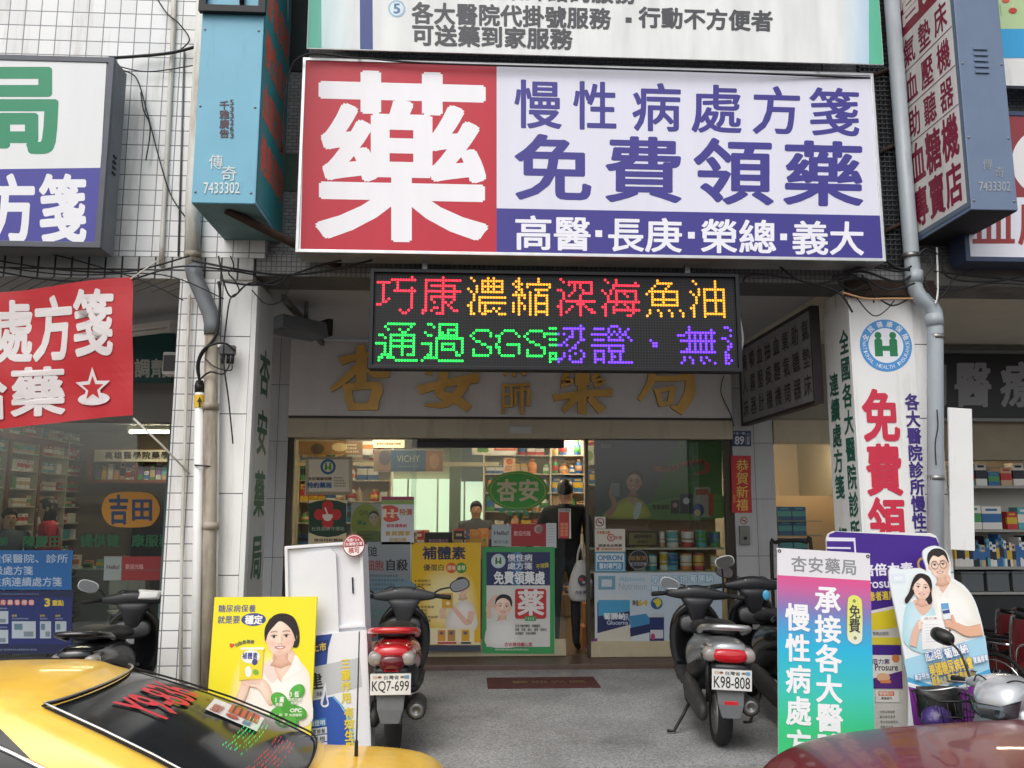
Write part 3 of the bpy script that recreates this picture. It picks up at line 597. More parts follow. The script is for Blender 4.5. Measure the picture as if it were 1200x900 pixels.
# ---- gold letters on the header
M_gold = mat('brushed_gold', '#e6b45e', .4, .1, .16, 5, .1, 50); M_goldd = mat('gold_edge', '#5a4020', .5, .4)
def ribbon(pts, w):
    P_ = [Vector(p) for p in (spline(pts, 5, False) if len(pts) > 2 else pts)]; n_ = len(P_); ws = _interp2(w if isinstance(w, list) else [w, w], n_); A, B_ = [], []
    for i, p in enumerate(P_):
        d_ = (P_[min(i + 1, n_ - 1)] - P_[max(i - 1, 0)]).normalized(); q = Vector((-d_.y, d_.x)) * ws[i] / 2
        e = d_ * ws[i] * .25 * (-1 if i == 0 else 1 if i == n_ - 1 else 0)
        A.append(p + q + (e * .3 if i in (0, n_ - 1) else e)); B_.append(p - q + e)
    return [tuple(v) for v in A + B_[::-1]]
def _interp2(ws, n):
    o = []
    for i in range(n):
        t = i / (n - 1) * (len(ws) - 1); k = min(int(t), len(ws) - 2); o.append(ws[k] + (ws[k + 1] - ws[k]) * (t - k))
    return o
def goldchar(label, sc, ox, oy, strokes):
    Yg = YB - .062; P_ = [[at(ox + x / sc, oy + y / sc, Yg) for x, y in ribbon(p, w)] for p, w in strokes]; cx = sum(p.x for q in P_ for p in q) / sum(len(q) for q in P_); zb = min(p.z for q in P_ for p in q)
    t = thing('gold_letter', label, 'letter', (cx, Yg, zb), group='gold letters on the shop front')
    for i, q in enumerate(P_): MB().prism([(p.x, p.z) for p in q], Yg - .030 - i * .0006, Yg - .001, side=1).build('stroke', [M_gold, M_goldd], t, True)
z3, z4 = (5.217, 375, 395), (4.0, 575, 425)
goldchar('gold brush character with a tall top stroke, leftmost on the grey header', *z3, [([(132, 150), (210, 128), (330, 106), (390, 96)], [48, 40, 52]), ([(248, 60), (256, 130), (254, 285)], [50, 66, 66]), ([(232, 190), (150, 265), (72, 325)], [52, 42, 26]), ([(296, 200), (345, 228), (425, 226)], [36, 50, 44]), ([(152, 312), (250, 302), (345, 298)], 46), ([(172, 300), (180, 380), (200, 440)], [46, 50, 44]), ([(345, 300), (352, 335), (312, 432)], [62, 70, 52]), ([(178, 428), (352, 425)], 44)])
goldchar('wide gold brush character second from the left on the grey header', *z3, [([(664, 165), (664, 225)], [52, 46]), ([(768, 170), (745, 290), (735, 352), (830, 380), (905, 436)], [60, 54, 50, 56, 50]), ([(900, 255), (850, 340), (760, 412), (640, 416)], [62, 60, 44, 14]), ([(610, 325), (760, 288), (962, 252)], [56, 44, 62])])
goldchar('small gold character stacked at the middle of the grey header', *z4, [([(58, 102), (58, 238)], 15), ([(58, 110), (98, 108)], 12), ([(96, 106), (96, 152)], 14), ([(60, 152), (98, 150)], 12), ([(98, 150), (98, 206)], 14), ([(60, 206), (100, 204)], 12), ([(106, 108), (182, 104)], 14), ([(116, 132), (180, 128)], 12), ([(116, 130), (116, 200)], 14), ([(178, 128), (175, 204)], 15), ([(146, 108), (146, 242)], 16), ([(80, 30), (66, 58)], 18), ([(110, 20), (110, 66)], 16), ([(140, 30), (158, 58)], 18)])
goldchar('gold brush character with many strokes, second from the right on the grey header', *z4, [([(427, 10), (427, 236)], [40, 42]), ([(298, 166), (430, 148), (562, 142)], [30, 30, 38]), ([(398, 166), (342, 226)], [34, 26]), ([(462, 168), (518, 224)], [30, 44]), ([(368, 44), (336, 80), (380, 88), (332, 110)], 22), ([(512, 44), (478, 80), (528, 88), (486, 108)], 22), ([(402, 30), (402, 108)], 15), ([(452, 30), (452, 108)], 15)])
goldchar('gold brush character at the right end of the grey header', *z4, [([(757, 10), (748, 90), (696, 176)], [38, 36, 18]), ([(760, 76), (850, 76), (935, 66)], [26, 28, 34]), ([(932, 66), (928, 150), (882, 226)], [40, 52, 44]), ([(886, 226), (846, 206)], [30, 16]), ([(768, 136), (856, 120)], 22), ([(778, 134), (796, 202)], 24), ([(852, 122), (838, 188)], 28), ([(794, 198), (842, 190)], 20)])

# ---- right pillar signs
def nhi(a, cx, cy, r, ring='#4a92d0', bg='#e6e8ee', fg='#1d7a4c', text=True):
    a.ellipse(cx, cy, r, r, ring, 48); a.ellipse(cx, cy, r * .67, r * .67, bg, 40)
    k = r * .67
    for s in (-1, 1):
        a.ellipse(cx + s * k * .42, cy - k * .58, k * .2, k * .2, fg, 20)
        a.poly([(cx + s * k * .65, cy - k * .3), (cx + s * k * .65, cy + k * .62), (cx + s * k * .2, cy + k * .62), (cx + s * k * .2, cy - k * .3), (cx + s * k * .28, cy - k * .4), (cx + s * k * .56, cy - k * .4)], fg)
    a.rect(cx - k * .3, cy + k * .02, cx + k * .3, cy + k * .3, fg)
    if text:
        for i, c in enumerate('全民健康保險'):
            th = R(-68 + i * 27); x, y = cx + r * .83 * math.sin(th), cy - r * .83 * math.cos(th); a.ch(c, x - r * .12, y - r * .12, x + r * .12, y + r * .12, '#e9eef6', .02, i > 0, tf=tilt(x, y, math.degrees(th)))
        T = 'NATIONAL HEALTH INSURANCE'
        for i, c in enumerate(T):
            if c == ' ': continue
            th = R(-98 + i * 196 / 24); x, y = cx + r * .83 * math.sin(th), cy + r * .83 * math.cos(th); hw = r * (.03 if c == 'I' else .055)
            a.fit(c, x - hw, y - r * .07, x + hw, y + r * .07, '#dfe8f4', .0, i > 0, tf=tilt(x, y, -math.degrees(th)))
Y = 6.7
x0, x1 = 3.165, 3.695
pb = thing('pillar_sign', 'white board with round blue emblem and big red characters on the right pillar', 'sign', (3.43, Y, .3))
MB().box(x0, x1, Y - .0, Y + .028, .3, 3.46).build('board', M_white, pb, True)
a = Art(pxmap(Y, pb.location)); a.rect(997, 345, 1076, 700, '#ebebec'); a = Art((lambda f: (lambda u, v: f(u + (v - 405) * .06, v)))(pxmap(Y, pb.location)))
nhi(a, 1038, 405, 30.5)
a.L += 1
for c, (u, v) in zip('免費領藥', ((455, 519), (519, 582), (582, 645), (645, 708))): a.ch(c, 1005, u, 1049, v, '#c62c46', .036, True)
a.col('各大醫院診所慢性病連續', 1056, 461, 1073, 680, '#43307c', .035, 1.0)
a.build('lettering', pb, -.002)
MB().box(3.150, 3.172, 6.688, 6.735, .3, 3.46).build('corner_strip', M_white, pb, True, bevel=.003)
t = thing('pillar_sign', 'grey white board of small dark green characters on the shaded side of the right pillar', 'sign', (3.19, 6.97, .3), rz=-90)
MB().box(-.27, .255, -.02, .008, 0, 3.14).build('board', M_white, t)
a = Art(linmap(0, 0, 540, 3140, .54, 3.14)); g = '#1c5a4c'
a.col('全國各大醫院診所慢性病', 300, 210, 490, 2700, g, .03, .95); a.col('連續處方箋　領藥', 60, 540, 240, 2300, g, .03, .95)
a.build('lettering', t, -.022)
# blank white panel hanging by the drain pipe
o = MB().box(3.83, 4.025, 6.58, 6.60, 1.40, 2.53).build('blank_panel', M_white, origin=(3.93, 6.6, 1.4), bevel=.003); o.rotation_euler = (0, R(3.5), 0); o.location.x = 3.905; setp(o, 'blank white panel fixed beside the drain pipe of the right pillar', 'panel')
# hanging sign along the arcade side
t = thing('hanging_sign', 'long grey sign with columns of brown characters hung along the right side of the arcade', 'sign', (3.08, 8.2, 2.66), rz=-90)
MB().box(-1.0, .98, -.03, .03, 0, .84).build('panel', mat('grey_sign_sheet', '#8c8a90', .5, 0, .05, 4, dirt=('#5f5d60', .4)), t)
frame_mb(MB(), -1.02, 1.0, -.02, .86, .03, -.042, .042).build('frame', mat('maroon_frame', '#2c2226', .5), t, bevel=.003)
a = Art(linmap(0, 0, 1000, 420, 1.98, .84))
for i, s_ in enumerate(('病人床', '噴霧器', '血壓計', '抽痰機', '血糖機', '氧氣筒', '助聽器', '氣墊床')): a.col(s_, 22 + i * 123, 24, 22 + i * 123 + 88, 400, '#3e3034', .01, .82)
a.build('lettering', t, -.033)
# side board on the left pillar
t = thing('pillar_sign', 'tall white board of dark green characters on the inner side of the left pillar', 'sign', (-1.725, 7.03, .3), rz=90)
MB().box(-.335, .25, -.03, .012, 0, 3.22).build('board', M_white, t, bevel=.004)
a = Art(linmap(0, 0, 500, 3220, .5, 3.22)); a.rect(0, 0, 500, 3220, '#c9cbca')
for c, (u, v) in zip('杏安藥局', ((500, 860), (1000, 1350), (1500, 1850), (2010, 2350))): a.ch(c, 80, u - 20, 440, v + 20, '#1d5c48', .03)
a.build('lettering', t, -.032)

# ---- red cloth banner on the left
Y = 6.4
t = thing('cloth_banner', 'red cloth banner with white characters and a star, tied across the left arcade', 'banner', (-3.1, Y, 2.3))
wav = lambda v: Vector((v.x, v.y + .016 * math.sin(v.x * 7 + v.z * 3) + .006 * math.sin(v.z * 9 - v.x * 4) + .0016 * math.sin(v.x * 23 + v.z * 14), v.z + .02 * math.sin(v.x * 3)))
a = Art(pxmap(Y, t.location), .0006)
def bed(u): return 340 - (u / 153) * 13 if u > 0 else 340 + 6 * math.sin(u / 40.)
nx, ny = 40, 16; pts = []
for j in range(ny + 1):
    for i in range(nx + 1):
        f = i / nx; u = -200 + f * (154.5 - -200 + (j / ny) * 2.5); top = 340 - max(u, 0) / 153 * 13; bot = 500 - max(u, 0) / 157 * 10; pts.append((u, top + (bot - top) * j / ny))
a.put(pts, [(j * (nx + 1) + i, j * (nx + 1) + i + 1, (j + 1) * (nx + 1) + i + 1, (j + 1) * (nx + 1) + i) for j in range(ny) for i in range(nx)], '#b41420')
wc = '#d9d2d2'; a.step = .0016
for c, p in (('處', (-8, 348, 38, 424)), ('方', (38, 345, 86, 424)), ('箋', (86, 340, 134, 421)), ('藥', (14, 428, 76, 488)), ('給', (-50, 430, 10, 490)), ('免', (-60, 348, -10, 424))): a.ch(c, *p, wc, .035)
a.ellipse(110, 470, 19.5, 7.5, wc); S5 = [(109 + 22 * math.sin(k * math.pi / 5) * (1 if k % 2 == 0 else .42), 457 - 24 * math.cos(k * math.pi / 5) * (1 if k % 2 == 0 else .42)) for k in range(10)]
a.poly(S5, wc); a.poly([(109 + (x - 109) * .62, 458 + (y - 457) * .62) for x, y in S5], '#b41420')
a.build('cloth', t, 0, mat('x', '#fff') if False else PRINTC, None, None, wav)
rope = MB().tube([at(156, 490, Y), at(190, 522, 6.5), at(222, 555, 6.64)], .008, 6, 0).build('rope', mat('pale_rope', '#c9c4b8', .8), t, True)
MB().tube([at(153, 327, Y), at(185, 305, 6.55)], .006, 6).build('rope', mat('pale_rope', '#c9c4b8', .8), t, True)
# ================================================================ posters, stickers and boards
SK0, SK1, SKD = '#f6dccb', '#e8bda6', '#c99a84'
def face(a, cx, cy, w, ang=0, hair='#2a2220', style='bob', male=False, glasses=False, sk=(SK0, SK1, SKD), turn=0.0):
    T = lambda pts: [(cx + (x * math.cos(R(ang)) - y * math.sin(R(ang))) * w, cy + (x * math.sin(R(ang)) + y * math.cos(R(ang))) * w) for x, y in pts]
    s0, s1, sd = sk
    if style == 'bob': a.poly(T([(-1.0, -.9), (-.5, -1.5), (.2, -1.62), (.9, -1.3), (1.25, -.5), (1.3, .3), (1.12, .75), (.7, .6), (.3, -.2), (-.6, -.5), (-1.02, .1), (-1.1, -.4)]), hair, 5)
    elif style == 'long': a.poly(T([(-1.0, -.9), (-.5, -1.5), (.2, -1.6), (.9, -1.3), (1.2, -.5), (1.15, .5), (1.25, 1.3), (.8, 1.7), (.2, .5), (-.6, .4), (-1.1, 1.1), (-1.7, 1.9), (-1.95, 1.5), (-1.5, .7), (-1.3, 0)]), hair, 5)
    elif style == 'up': a.poly(T([(-1.0, -.7), (-.6, -1.4), (.1, -1.6), (.8, -1.35), (1.12, -.7), (1.08, .1), (.7, .2), (-.7, .1), (-1.05, .1)]), hair, 5)
    else: a.poly(T([(-1.05, -.3), (-1.0, -1.0), (-.5, -1.55), (.2, -1.65), (.85, -1.35), (1.08, -.7), (1.05, .0), (.6, -.2), (-.7, -.2)]), hair, 5)
    a.fan(T([(-.5, .8), (.5, .8), (.48, 1.5), (.75, 1.85), (0, 2.1), (-.75, 1.85), (-.48, 1.5)]), T([(.1, 1.3)])[0], s1, sd, 0)
    for s in (-1, 1): a.ellipse(*T([(s * 1.0, .05)])[0], w * .13, w * .25, s1, 14)
    outl = spline([(-.93, -.6), (-.55, -1.15), (0, -1.28), (.55, -1.15), (.93, -.6), (.97, 0), (.86, .62), (.52, 1.08), (turn * .2, 1.28), (-.52, 1.08), (-.86, .62), (-.97, 0)], 6)
    def c3(h): return [int(h[i:i + 2], 16) for i in (1, 3, 5)]
    k0, k1, k2 = c3(s0), c3(s1), c3(sd)
    def mixc(p, q, t): t = max(0, min(1, t)); return [p[i] + (q[i] - p[i]) * t for i in range(3)]
    ga = lambda x, y, mx, my, sx, sy: math.exp(-((x - mx) / sx) ** 2 - ((y - my) / sy) ** 2)
    def paint(x, y):
        c = mixc([min(255, v + 6) for v in k0], k1, .25 + .30 * x + .12 * y + .38 * (x * x * .9 + y * y * .25)); c = mixc(c, k2, max(0, y - .85) * .9 + max(0, abs(x) - .72) * .8)
        X = x - turn * .14; c = mixc(c, [k1[0], k1[1] - 22, k1[2] - 18], .45 * (ga(X, y, -.52, .38, .28, .2) + ga(X, y, .52, .38, .28, .2)))
        c = mixc(c, k2, .55 * ga(X, y, .13, .12, .07, .26) + .5 * ga(X, y, 0, .46, .16, .05) + .35 * (ga(X, y, -.42, -.2, .26, .1) + ga(X, y, .42, -.2, .26, .1)) + .4 * ga(X, y, 0, .96, .22, .06))
        c = mixc(c, [255, 244, 236], .4 * ga(X, y, -.03, .12, .05, .25) + .25 * ga(X, y, -.1, -.8, .4, .22))
        for s in (-1, 1):
            ex = s * .43; dx = X - ex
            by = -.37 - .05 * math.cos(dx * 5) + .05 * abs(dx); c = mixc(c, [70, 52, 46], (.75 if abs(dx) < .26 else 0) * math.exp(-((y - by) / (.05 if male else .035)) ** 2))
            r = (dx / .2) ** 2 + ((y + .08 - .0) / .085) ** 2
            if r < 1: c = mixc(c, [240, 232, 228], min(1, (1 - r) * 3)); q = (dx / .095) ** 2 + ((y + .085) / .095) ** 2; c = mixc(c, [38, 24, 20], min(1, max(0, 1.25 - q) * 3))
            c = mixc(c, [52, 36, 32], .9 * (1 if abs(dx) < .23 else 0) * math.exp(-((y + .165 - .9 * dx * dx) / .028) ** 2)); c = mixc(c, k2, .4 * (1 if abs(dx) < .2 else 0) * math.exp(-((y - .03 + .8 * dx * dx) / .03) ** 2))
            c = mixc(c, [110, 66, 58], .6 * ga(X, y, s * .09, .43, .04, .03))
        my = y + .32 * X * X; r = (X / .36) ** 2 + ((my - .69) / (.115 + .0 * X)) ** 2
        if r < 1.3: c = mixc(c, [196, 92, 92] if not male else [182, 108, 98], min(1, (1.3 - r) * 2.2)); q = (X / .26) ** 2 + ((my - .685) / .05) ** 2; c = mixc(c, [246, 240, 236], min(1, max(0, 1.15 - q) * 3))
        return tuple(c)
    rr, n = 30, len(outl); pts = []; cols = []
    for k in range(rr + 1):
        for p in outl: f = max(k / rr, .004); pts.append((p[0] * f, p[1] * f)); cols.append(paint(*pts[-1]))
    fs = [(k * n + i, k * n + (i + 1) % n, (k + 1) * n + (i + 1) % n, (k + 1) * n + i) for k in range(rr) for i in range(n)]
    it = iter(cols); a.put(T(pts), fs, lambda u, v: next(it))
    if male: a.poly(T([(-1.04, -.1), (-1.1, -.75), (-.8, -1.35), (-.1, -1.62), (.65, -1.48), (1.05, -.85), (1.02, -.1), (.9, -.5), (.62, -.95), (.1, -.8), (-.4, -.98), (-.85, -.55)]), hair, 4)
    elif style == 'up': a.poly(T([(-1.0, -.3), (-.95, -1.0), (-.3, -1.5), (.4, -1.5), (.98, -.95), (1.0, -.2), (.75, -.75), (.2, -1.08), (-.3, -1.05), (-.75, -.75)]), hair, 4)
    else: a.poly(T([(-1.08, .2), (-1.1, -.7), (-.6, -1.4), (.2, -1.52), (.9, -1.1), (1.1, -.2), (1.05, .35), (.85, -.25), (.5, -.75), (-.05, -1.1), (-.45, -.8), (-.85, -.35)]), hair, 4)
    r_ = random.Random(int(cx * 7))
    for k in range(7):
        x = -.75 + k * .25; a.line(T([(x, -1.05 - .35 * math.cos(x)), (x * 1.08 - .04, -.85 - .42 * math.cos(x)), (x * .95, -1.02 - .42 * math.cos(x * .8))]), w * .03, '#3d312d')
    if glasses:
        for s in (-1, 1): a.ring(*T([(s * .45 + turn * .12, -.04)])[0], w * .34, w * .385, '#4b4644', 24)
        a.line(T([(-.1, -.1), (.1, -.1)]), w * .05, '#4b4644')
def arm(a, pts, ws, c0=SK1, edge='#d8ab93'):
    a.line(spline(pts, 5, False), [x * 1.06 for x in _interp(ws, (len(pts) - 1) * 5 + 1)], edge); a.line(spline(pts, 5, False), _interp(ws, (len(pts) - 1) * 5 + 1), c0)
def _interp(ws, n):
    o = []
    for i in range(n):
        t = i / (n - 1) * (len(ws) - 1); k = min(int(t), len(ws) - 2); o.append(ws[k] + (ws[k + 1] - ws[k]) * (t - k))
    return o
def tin(a, x0, y0, x1, y1, body, lid='#d8d8d4', label=None, txt='', tc='#2a3c7a', band=None):
    h = y1 - y0; e = (x1 - x0) * .1
    a.rect(x0, y0 + e, x1, y1 - e * .3, body); a.ellipse((x0 + x1) / 2, y1 - e * .3, (x1 - x0) / 2, e, body); a.rect(x0, y0, x1, y0 + h * .1, lid); a.ellipse((x0 + x1) / 2, y0 + e * .2, (x1 - x0) / 2, e, lid)
    if label: a.ellipse((x0 + x1) / 2, y0 + h * .35, (x1 - x0) * .4, h * .16, label)
    if band: a.poly([(x0, y1 - h * .35), ((x0 + x1) / 2, y1 - h * .5), (x1, y1 - h * .35), (x1, y1 - h * .12), (x0, y1 - h * .12)], band)
    if txt: a.row(txt, x0 + (x1 - x0) * .14, y0 + h * .26, x1 - (x1 - x0) * .14, y0 + h * .44, tc, .02)
def lines(a, x0, y0, x1, n, dy, h, col, seed=1, txt='服藥諮詢健康管理血壓血糖測量慢性病處方箋領藥保健食品專業藥師親切服務'):
    r = random.Random(seed)
    for i in range(n):
        k = max(3, int((x1 - x0) * r.uniform(.7, 1) / h)); o = r.randrange(10)
        a.row((txt * 3)[o:o + k], x0, y0 + i * dy, x0 + k * h, y0 + i * dy + h, col, .012, .92)
GLY = YB + .060
def poster(name, label, cat, rect, draw, Y=GLY, th=.003, group=None, sheet='#d9d8d4', m=None, child='print', border=None):
    x0, x1, z0, z1 = RXZ(*rect, Y)
    t = thing(name, label, cat, ((x0 + x1) / 2, Y, z0), group=group)
    MB().box(x0, x1, Y, Y + th, z0, z1).build('sheet', mat('sheet_' + sheet.strip('#'), sheet, .5), t, True)
    a = Art(pxmap(Y, t.location), .0002); draw(a); a.build(child, t, -.0005, m or PRINT); return t

def d(a):
    a.rect(358, 535, 413, 580, '#b3a68a'); a.rect(362, 538.5, 409, 576, '#ddd2ba')
    for i in range(27): a.rect(358.5 + i * 2, 535.4, 359.5 + i * 2, 538, '#7d6c50', same=i > 0); a.rect(358.5 + i * 2, 577, 359.5 + i * 2, 579.6, '#7d6c50', same=True)
    nhi(a, 384.5, 547, 9, '#37648f', '#ddd2ba', '#3f9a30', False); a.row('全民健康保險', 361, 559, 389, 563, '#4b2f2a', .03); a.row('特約藥局', 360, 565, 389, 572, '#2f5f92', .045); lines(a, 391, 559, 408, 4, 3.2, 1.8, '#6d5c4c')
poster('certificate', 'framed cream certificate with a round green emblem in the shop window, left of the door', 'certificate', (358, 535, 413, 580), d, th=.015)
def d(a):
    a.rect(362, 586, 406, 640, '#dfcfa6'); a.poly([(362, 590), (372, 587), (384, 585.5), (396, 587), (406, 590), (406, 624), (396, 628), (384, 629.5), (372, 628), (362, 624)], '#20402f')
    for q in ((378, 590, 390, 616), (371, 597, 397, 609)): a.rect(*q, '#c9302e')
    for c in ((384, 593), (384, 613), (374.5, 603), (393.5, 603)): a.ellipse(*c, 6.5, 6.5, '#c9302e', 20)
    a.poly([(378, 603), (390, 603), (388, 609), (384, 610.5), (380, 609)], '#f0dcd0', 2); a.line([(381, 595), (384, 603)], 1.6, '#f0dcd0'); a.row('社區健康守護站', 365, 617, 404, 622, '#a8b8a0', .0); a.row('健保特約藥局', 368, 631, 402, 635, '#5d4a3a', .02)
poster('shop_emblem', 'dark green plaque with a red cross and mortar, under the framed certificate', 'plaque', (362, 586, 406, 640), d, th=.008)
def d(a):
    a.ellipse(429, 613, 17.5, 23, '#b7bd3c', 40); a.rect(418, 622, 446, 641, '#7d8c36'); face(a, 438, 607, 5.2, -8, style='up'); a.rect(419, 610, 424, 614.5, '#5a8f4a'); a.rect(425, 612, 429, 615, '#4a86a0'); a.fit('Q10', 421, 598, 431, 605, '#7c8430', .03); lines(a, 420, 626, 444, 3, 4, 2.4, '#4c5a24')
poster('shelf_card', 'yellow green oval advertising card with a small portrait in the shop window', 'card', (411, 590, 447, 641), d, Y=GLY + .03)
def d(a):
    a.rect(447, 582, 485, 638, '#d3d6d8'); a.rect(447, 582, 485, 586, '#a8426a'); a.rect(447, 586, 485, 591, '#8fae5a'); a.poly([(448, 594), (458, 592), (467, 596), (465, 604), (468, 609), (456, 612), (449, 608), (451, 601)], '#d8583c', 3); a.row('買一送一', 449, 596, 466, 607, '#f3e0c8', .04); a.row('特價', 468, 596, 483, 604, '#c06a3c', .03); a.row('超值優惠組', 453, 614, 477, 618, '#c23a48', .03); a.row('會員獨享', 451, 622, 481, 628, '#c0a04a', .03); a.row('加碼回饋', 456, 630, 476, 635, '#c0a04a', .02)
poster('sale_poster', 'white sale poster with a red splash in the shop window beside the yellow green card', 'poster', (447, 582, 485, 638), d)
def d(a):
    a.rect(429, 635, 481, 765, lambda u, v: (150 - (v - 635) * .5, 156 - (v - 635) * .45, 160 - (v - 635) * .4), 1, 10)
    a.ellipse(455, 690, 34, 14, '#6f8c9c', 40); a.row('壓迫', 425, 640, 442, 652, '#2e2e32', .03); a.row('細胞', 428, 656, 450, 669, '#93403c', .02); a.row('自殺', 451, 655, 478, 669, '#2a2a2e', .03); lines(a, 429, 673, 478, 4, 5.2, 3.4, '#525a62', 4); a.fit('CONTROL', 430, 714, 478, 724, '#4f8068', .01)
poster('poster', 'grey blue poster with black and red characters behind the red scooter', 'poster', (429, 635, 481, 765), d)
def d(a):
    a.rect(482, 636, 563, 763, '#e0b413'); a.rect(482, 756, 563, 763, '#3d4255'); a.rect(522, 753, 563, 756, '#e7d9a0')
    a.fan([(500, 670), (530, 662), (556, 680), (558, 735), (520, 742), (494, 730), (492, 700)], (530, 705), '#f2e6b0', '#e0b413', 4)
    a.row('補體素', 495, 640, 546, 656, '#23284a', .034, 1.0); a.row('優蛋白', 496, 661, 521, 669, '#4a3f30', .02); a.ellipse(529, 665.5, 6.3, 6.3, '#d35e33'); a.ellipse(540.5, 665.5, 6.3, 6.3, '#3a8a3a'); a.row('原味', 524, 662.5, 534, 668.5, '#e9d9b0', .02); a.row('香草', 535.5, 662.5, 545.5, 668.5, '#e9e6b0', .02)
    for k, (y, t) in enumerate(((679, '增強體力'), (683.5, '營養均衡'), (696, '適用對象'), (709.5, '手術前後者'), (713.5, '銀髮族'), (717.5, '挑食者'), (721.5, '素食適用族群'), (725.5, '病後調養'))): a.row(t, 489, y, 489 + 5 * len(t) * .8, y + 3.2, '#6d5a28', .01); a.ellipse(487, y + 1.6, .9, .9, '#3d3418', 10)
    a.fan([(524, 738), (526, 716), (536, 706), (546, 703), (556, 712), (558, 738)], (542, 722), '#f1ebe4', '#d9cfc4', 3)
    face(a, 541, 688, 7.6, -6, style='up', hair='#241c18')
    arm(a, [(553, 716), (548, 730), (533, 714), (526, 708)], [7, 6, 4.5, 4]); arm(a, [(520, 724), (518, 716), (524, 708)], [6, 5, 4])
    a.rect(518, 695, 530.5, 712, '#d8a52c'); a.rect(520, 697, 529, 701, '#e9dfc0'); a.row('補體素', 520.5, 697.3, 528.5, 700.5, '#33406a', .02); a.ellipse(525, 707, 2.4, 2.4, '#efe0b0', 12)
    a.rect(487, 736, 556, 755, '#e9dcb8')
    for x, c in ((493, '#d8a52c'), (513, '#d8983c'), (524.5, '#b98a4c'), (541, '#d8a52c')):
        a.rect(x, 738, x + 9, 751, c); a.row('素', x + 1.5, 739.5, x + 7.5, 744, '#4a4a6a', .02)
    for x, w_, c in ((492, 12, '#4f8a3c'), (513, 22, '#b8323a'), (540, 12, '#3a3f5a')): a.rect(x, 752, x + w_, 754.3, c)
poster('poster', 'yellow poster of a woman holding a tin, on the glass beside the door', 'poster', (482, 636, 563, 763), d)
def d(a):
    a.rect(565, 641, 650, 766, '#3c9a58'); a.rect(570, 647, 644.5, 758, '#d9d8d2'); a.rect(570, 647, 644.5, 686, '#26305e'); a.rect(597, 647, 610, 686, gx((38, 48, 94), (70, 130, 180), 597, 606), 4)
    nhi(a, 584, 657.5, 8.4, '#b9d2d8', '#d5dcd0', '#23704a', False); a.row('慢性病', 594.5, 649, 624, 657.5, '#dfe4ea', .025); a.rect(595, 658.2, 624, 658.6, '#dfe4ea'); a.row('處方箋', 594.5, 659, 624, 667.5, '#dfe4ea', .025); a.row('免費領藥處', 578.5, 669, 638.5, 685, '#eef0f2', .034); a.row('不用錢', 628, 660, 643, 666, '#d9c93c', .02, tf=tilt(635, 663, -9))
    face(a, 589.5, 711, 9.2, 4, style='up', hair='#1f1b1c', turn=.2)
    arm(a, [(574, 724), (572, 712), (577, 702), (583, 698)], [5, 5, 4, 2.5]); arm(a, [(573, 708), (580, 710), (586, 709)], [4, 3.5, 2])
    a.fan([(570.5, 757), (571, 734), (580, 728), (600, 727), (607, 740), (609, 757)], (588, 745), '#ecebe6', '#dcdad4', 3)
    a.poly([(605, 690), (638, 690), (640, 692), (640, 723), (638, 725), (605, 725), (603.5, 723), (603.5, 692)], '#c22f38'); a.ch('薬', 606, 690, 638, 722, '#e9e4e0', .03); a.rect(615, 722, 628, 727.5, '#3c9a58'); a.row('FREE', 616, 723, 627, 726.5, '#e6ece6', .01)
    for k, t in enumerate(('各市立聯合醫院　榮總醫院', '高醫　長庚　義大　國軍　阮綜合', '長庚醫院　阮綜合醫院')): a.row(t, 603.5, 731.5 + k * 4.4, 603.5 + 37 * len(t) / 15, 735 + k * 4.4, '#4a4644', .012)
    a.row('杏安藥局關心您', 591, 752.5, 624, 757.5, '#b8384a', .02); lines(a, 580, 760, 636, 1, 3, 2.2, '#cfe6d2')
poster('poster', 'green bordered poster of a smiling woman with a red square, on the sliding door', 'poster', (565, 641, 650, 766), d, Y=YB + .122)
def d(a):
    a.ellipse(607, 575, 35, 23, '#2f8f28', 60); a.ring(607, 575, 31.5, 32.5, '#b6a658', 48) if False else None
    n = 60; pts = [(607 + r * 34 * math.cos(2 * math.pi * k / n), 575 + r * 21.8 * math.sin(2 * math.pi * k / n)) for r in (.93, .96) for k in range(n)]; a.put(pts, [(k, (k + 1) % n, n + (k + 1) % n, n + k) for k in range(n)], '#a8a050')
    a.ch('杏', 582, 561, 606, 588, '#c0b090', .035); a.ch('安', 607, 561, 632, 588, '#c0b090', .035)
    for i, c in enumerate('健康守護站'):
        x = 588 + i * 9.4; y = 602 - abs(i - 2) ** 2 * .9; a.ch(c, x - 3.5, y - 3.5, x + 3.5, y + 3.5, '#2f8f58', .03, i > 0)
poster('sticker', 'bright green oval sticker with two pale characters on the sliding door glass', 'sticker', (572, 551, 642, 606), d, Y=YB + .1445, th=.001, sheet='#2f8f28') if False else None
t = thing('sticker', 'bright green oval sticker with two pale characters on the sliding door glass', 'sticker', at(607, 606, YB + .144)); a = Art(pxmap(YB + .144, t.location), .0002); d(a); a.build('print', t, 0)
def d(a): a.rect(576, 615, 599, 640, '#a8b4b8'); a.fit('Hello!', 579, 622, 596, 627, '#5a3f44', .03); a.row('歡迎光臨', 579, 633, 596, 637, '#6d7478', .02)
poster('sticker', 'pale blue greeting card on the sliding door glass, left of the red card', 'sticker', (576, 615, 599, 640), d, Y=YB + .144)
def d(a): a.rect(599, 614, 640, 640, '#a3262e'); a.row('歡迎光臨', 602, 622, 622, 628, '#d6a0a0', .03); a.ellipse(631, 620, 5, 5, '#c9a098'); a.ellipse(632, 620.5, 4, 4, '#8c7a78')
poster('sticker', 'dark red greeting card with a round picture on the sliding door glass', 'sticker', (599, 614, 640, 640), d, Y=YB + .144)
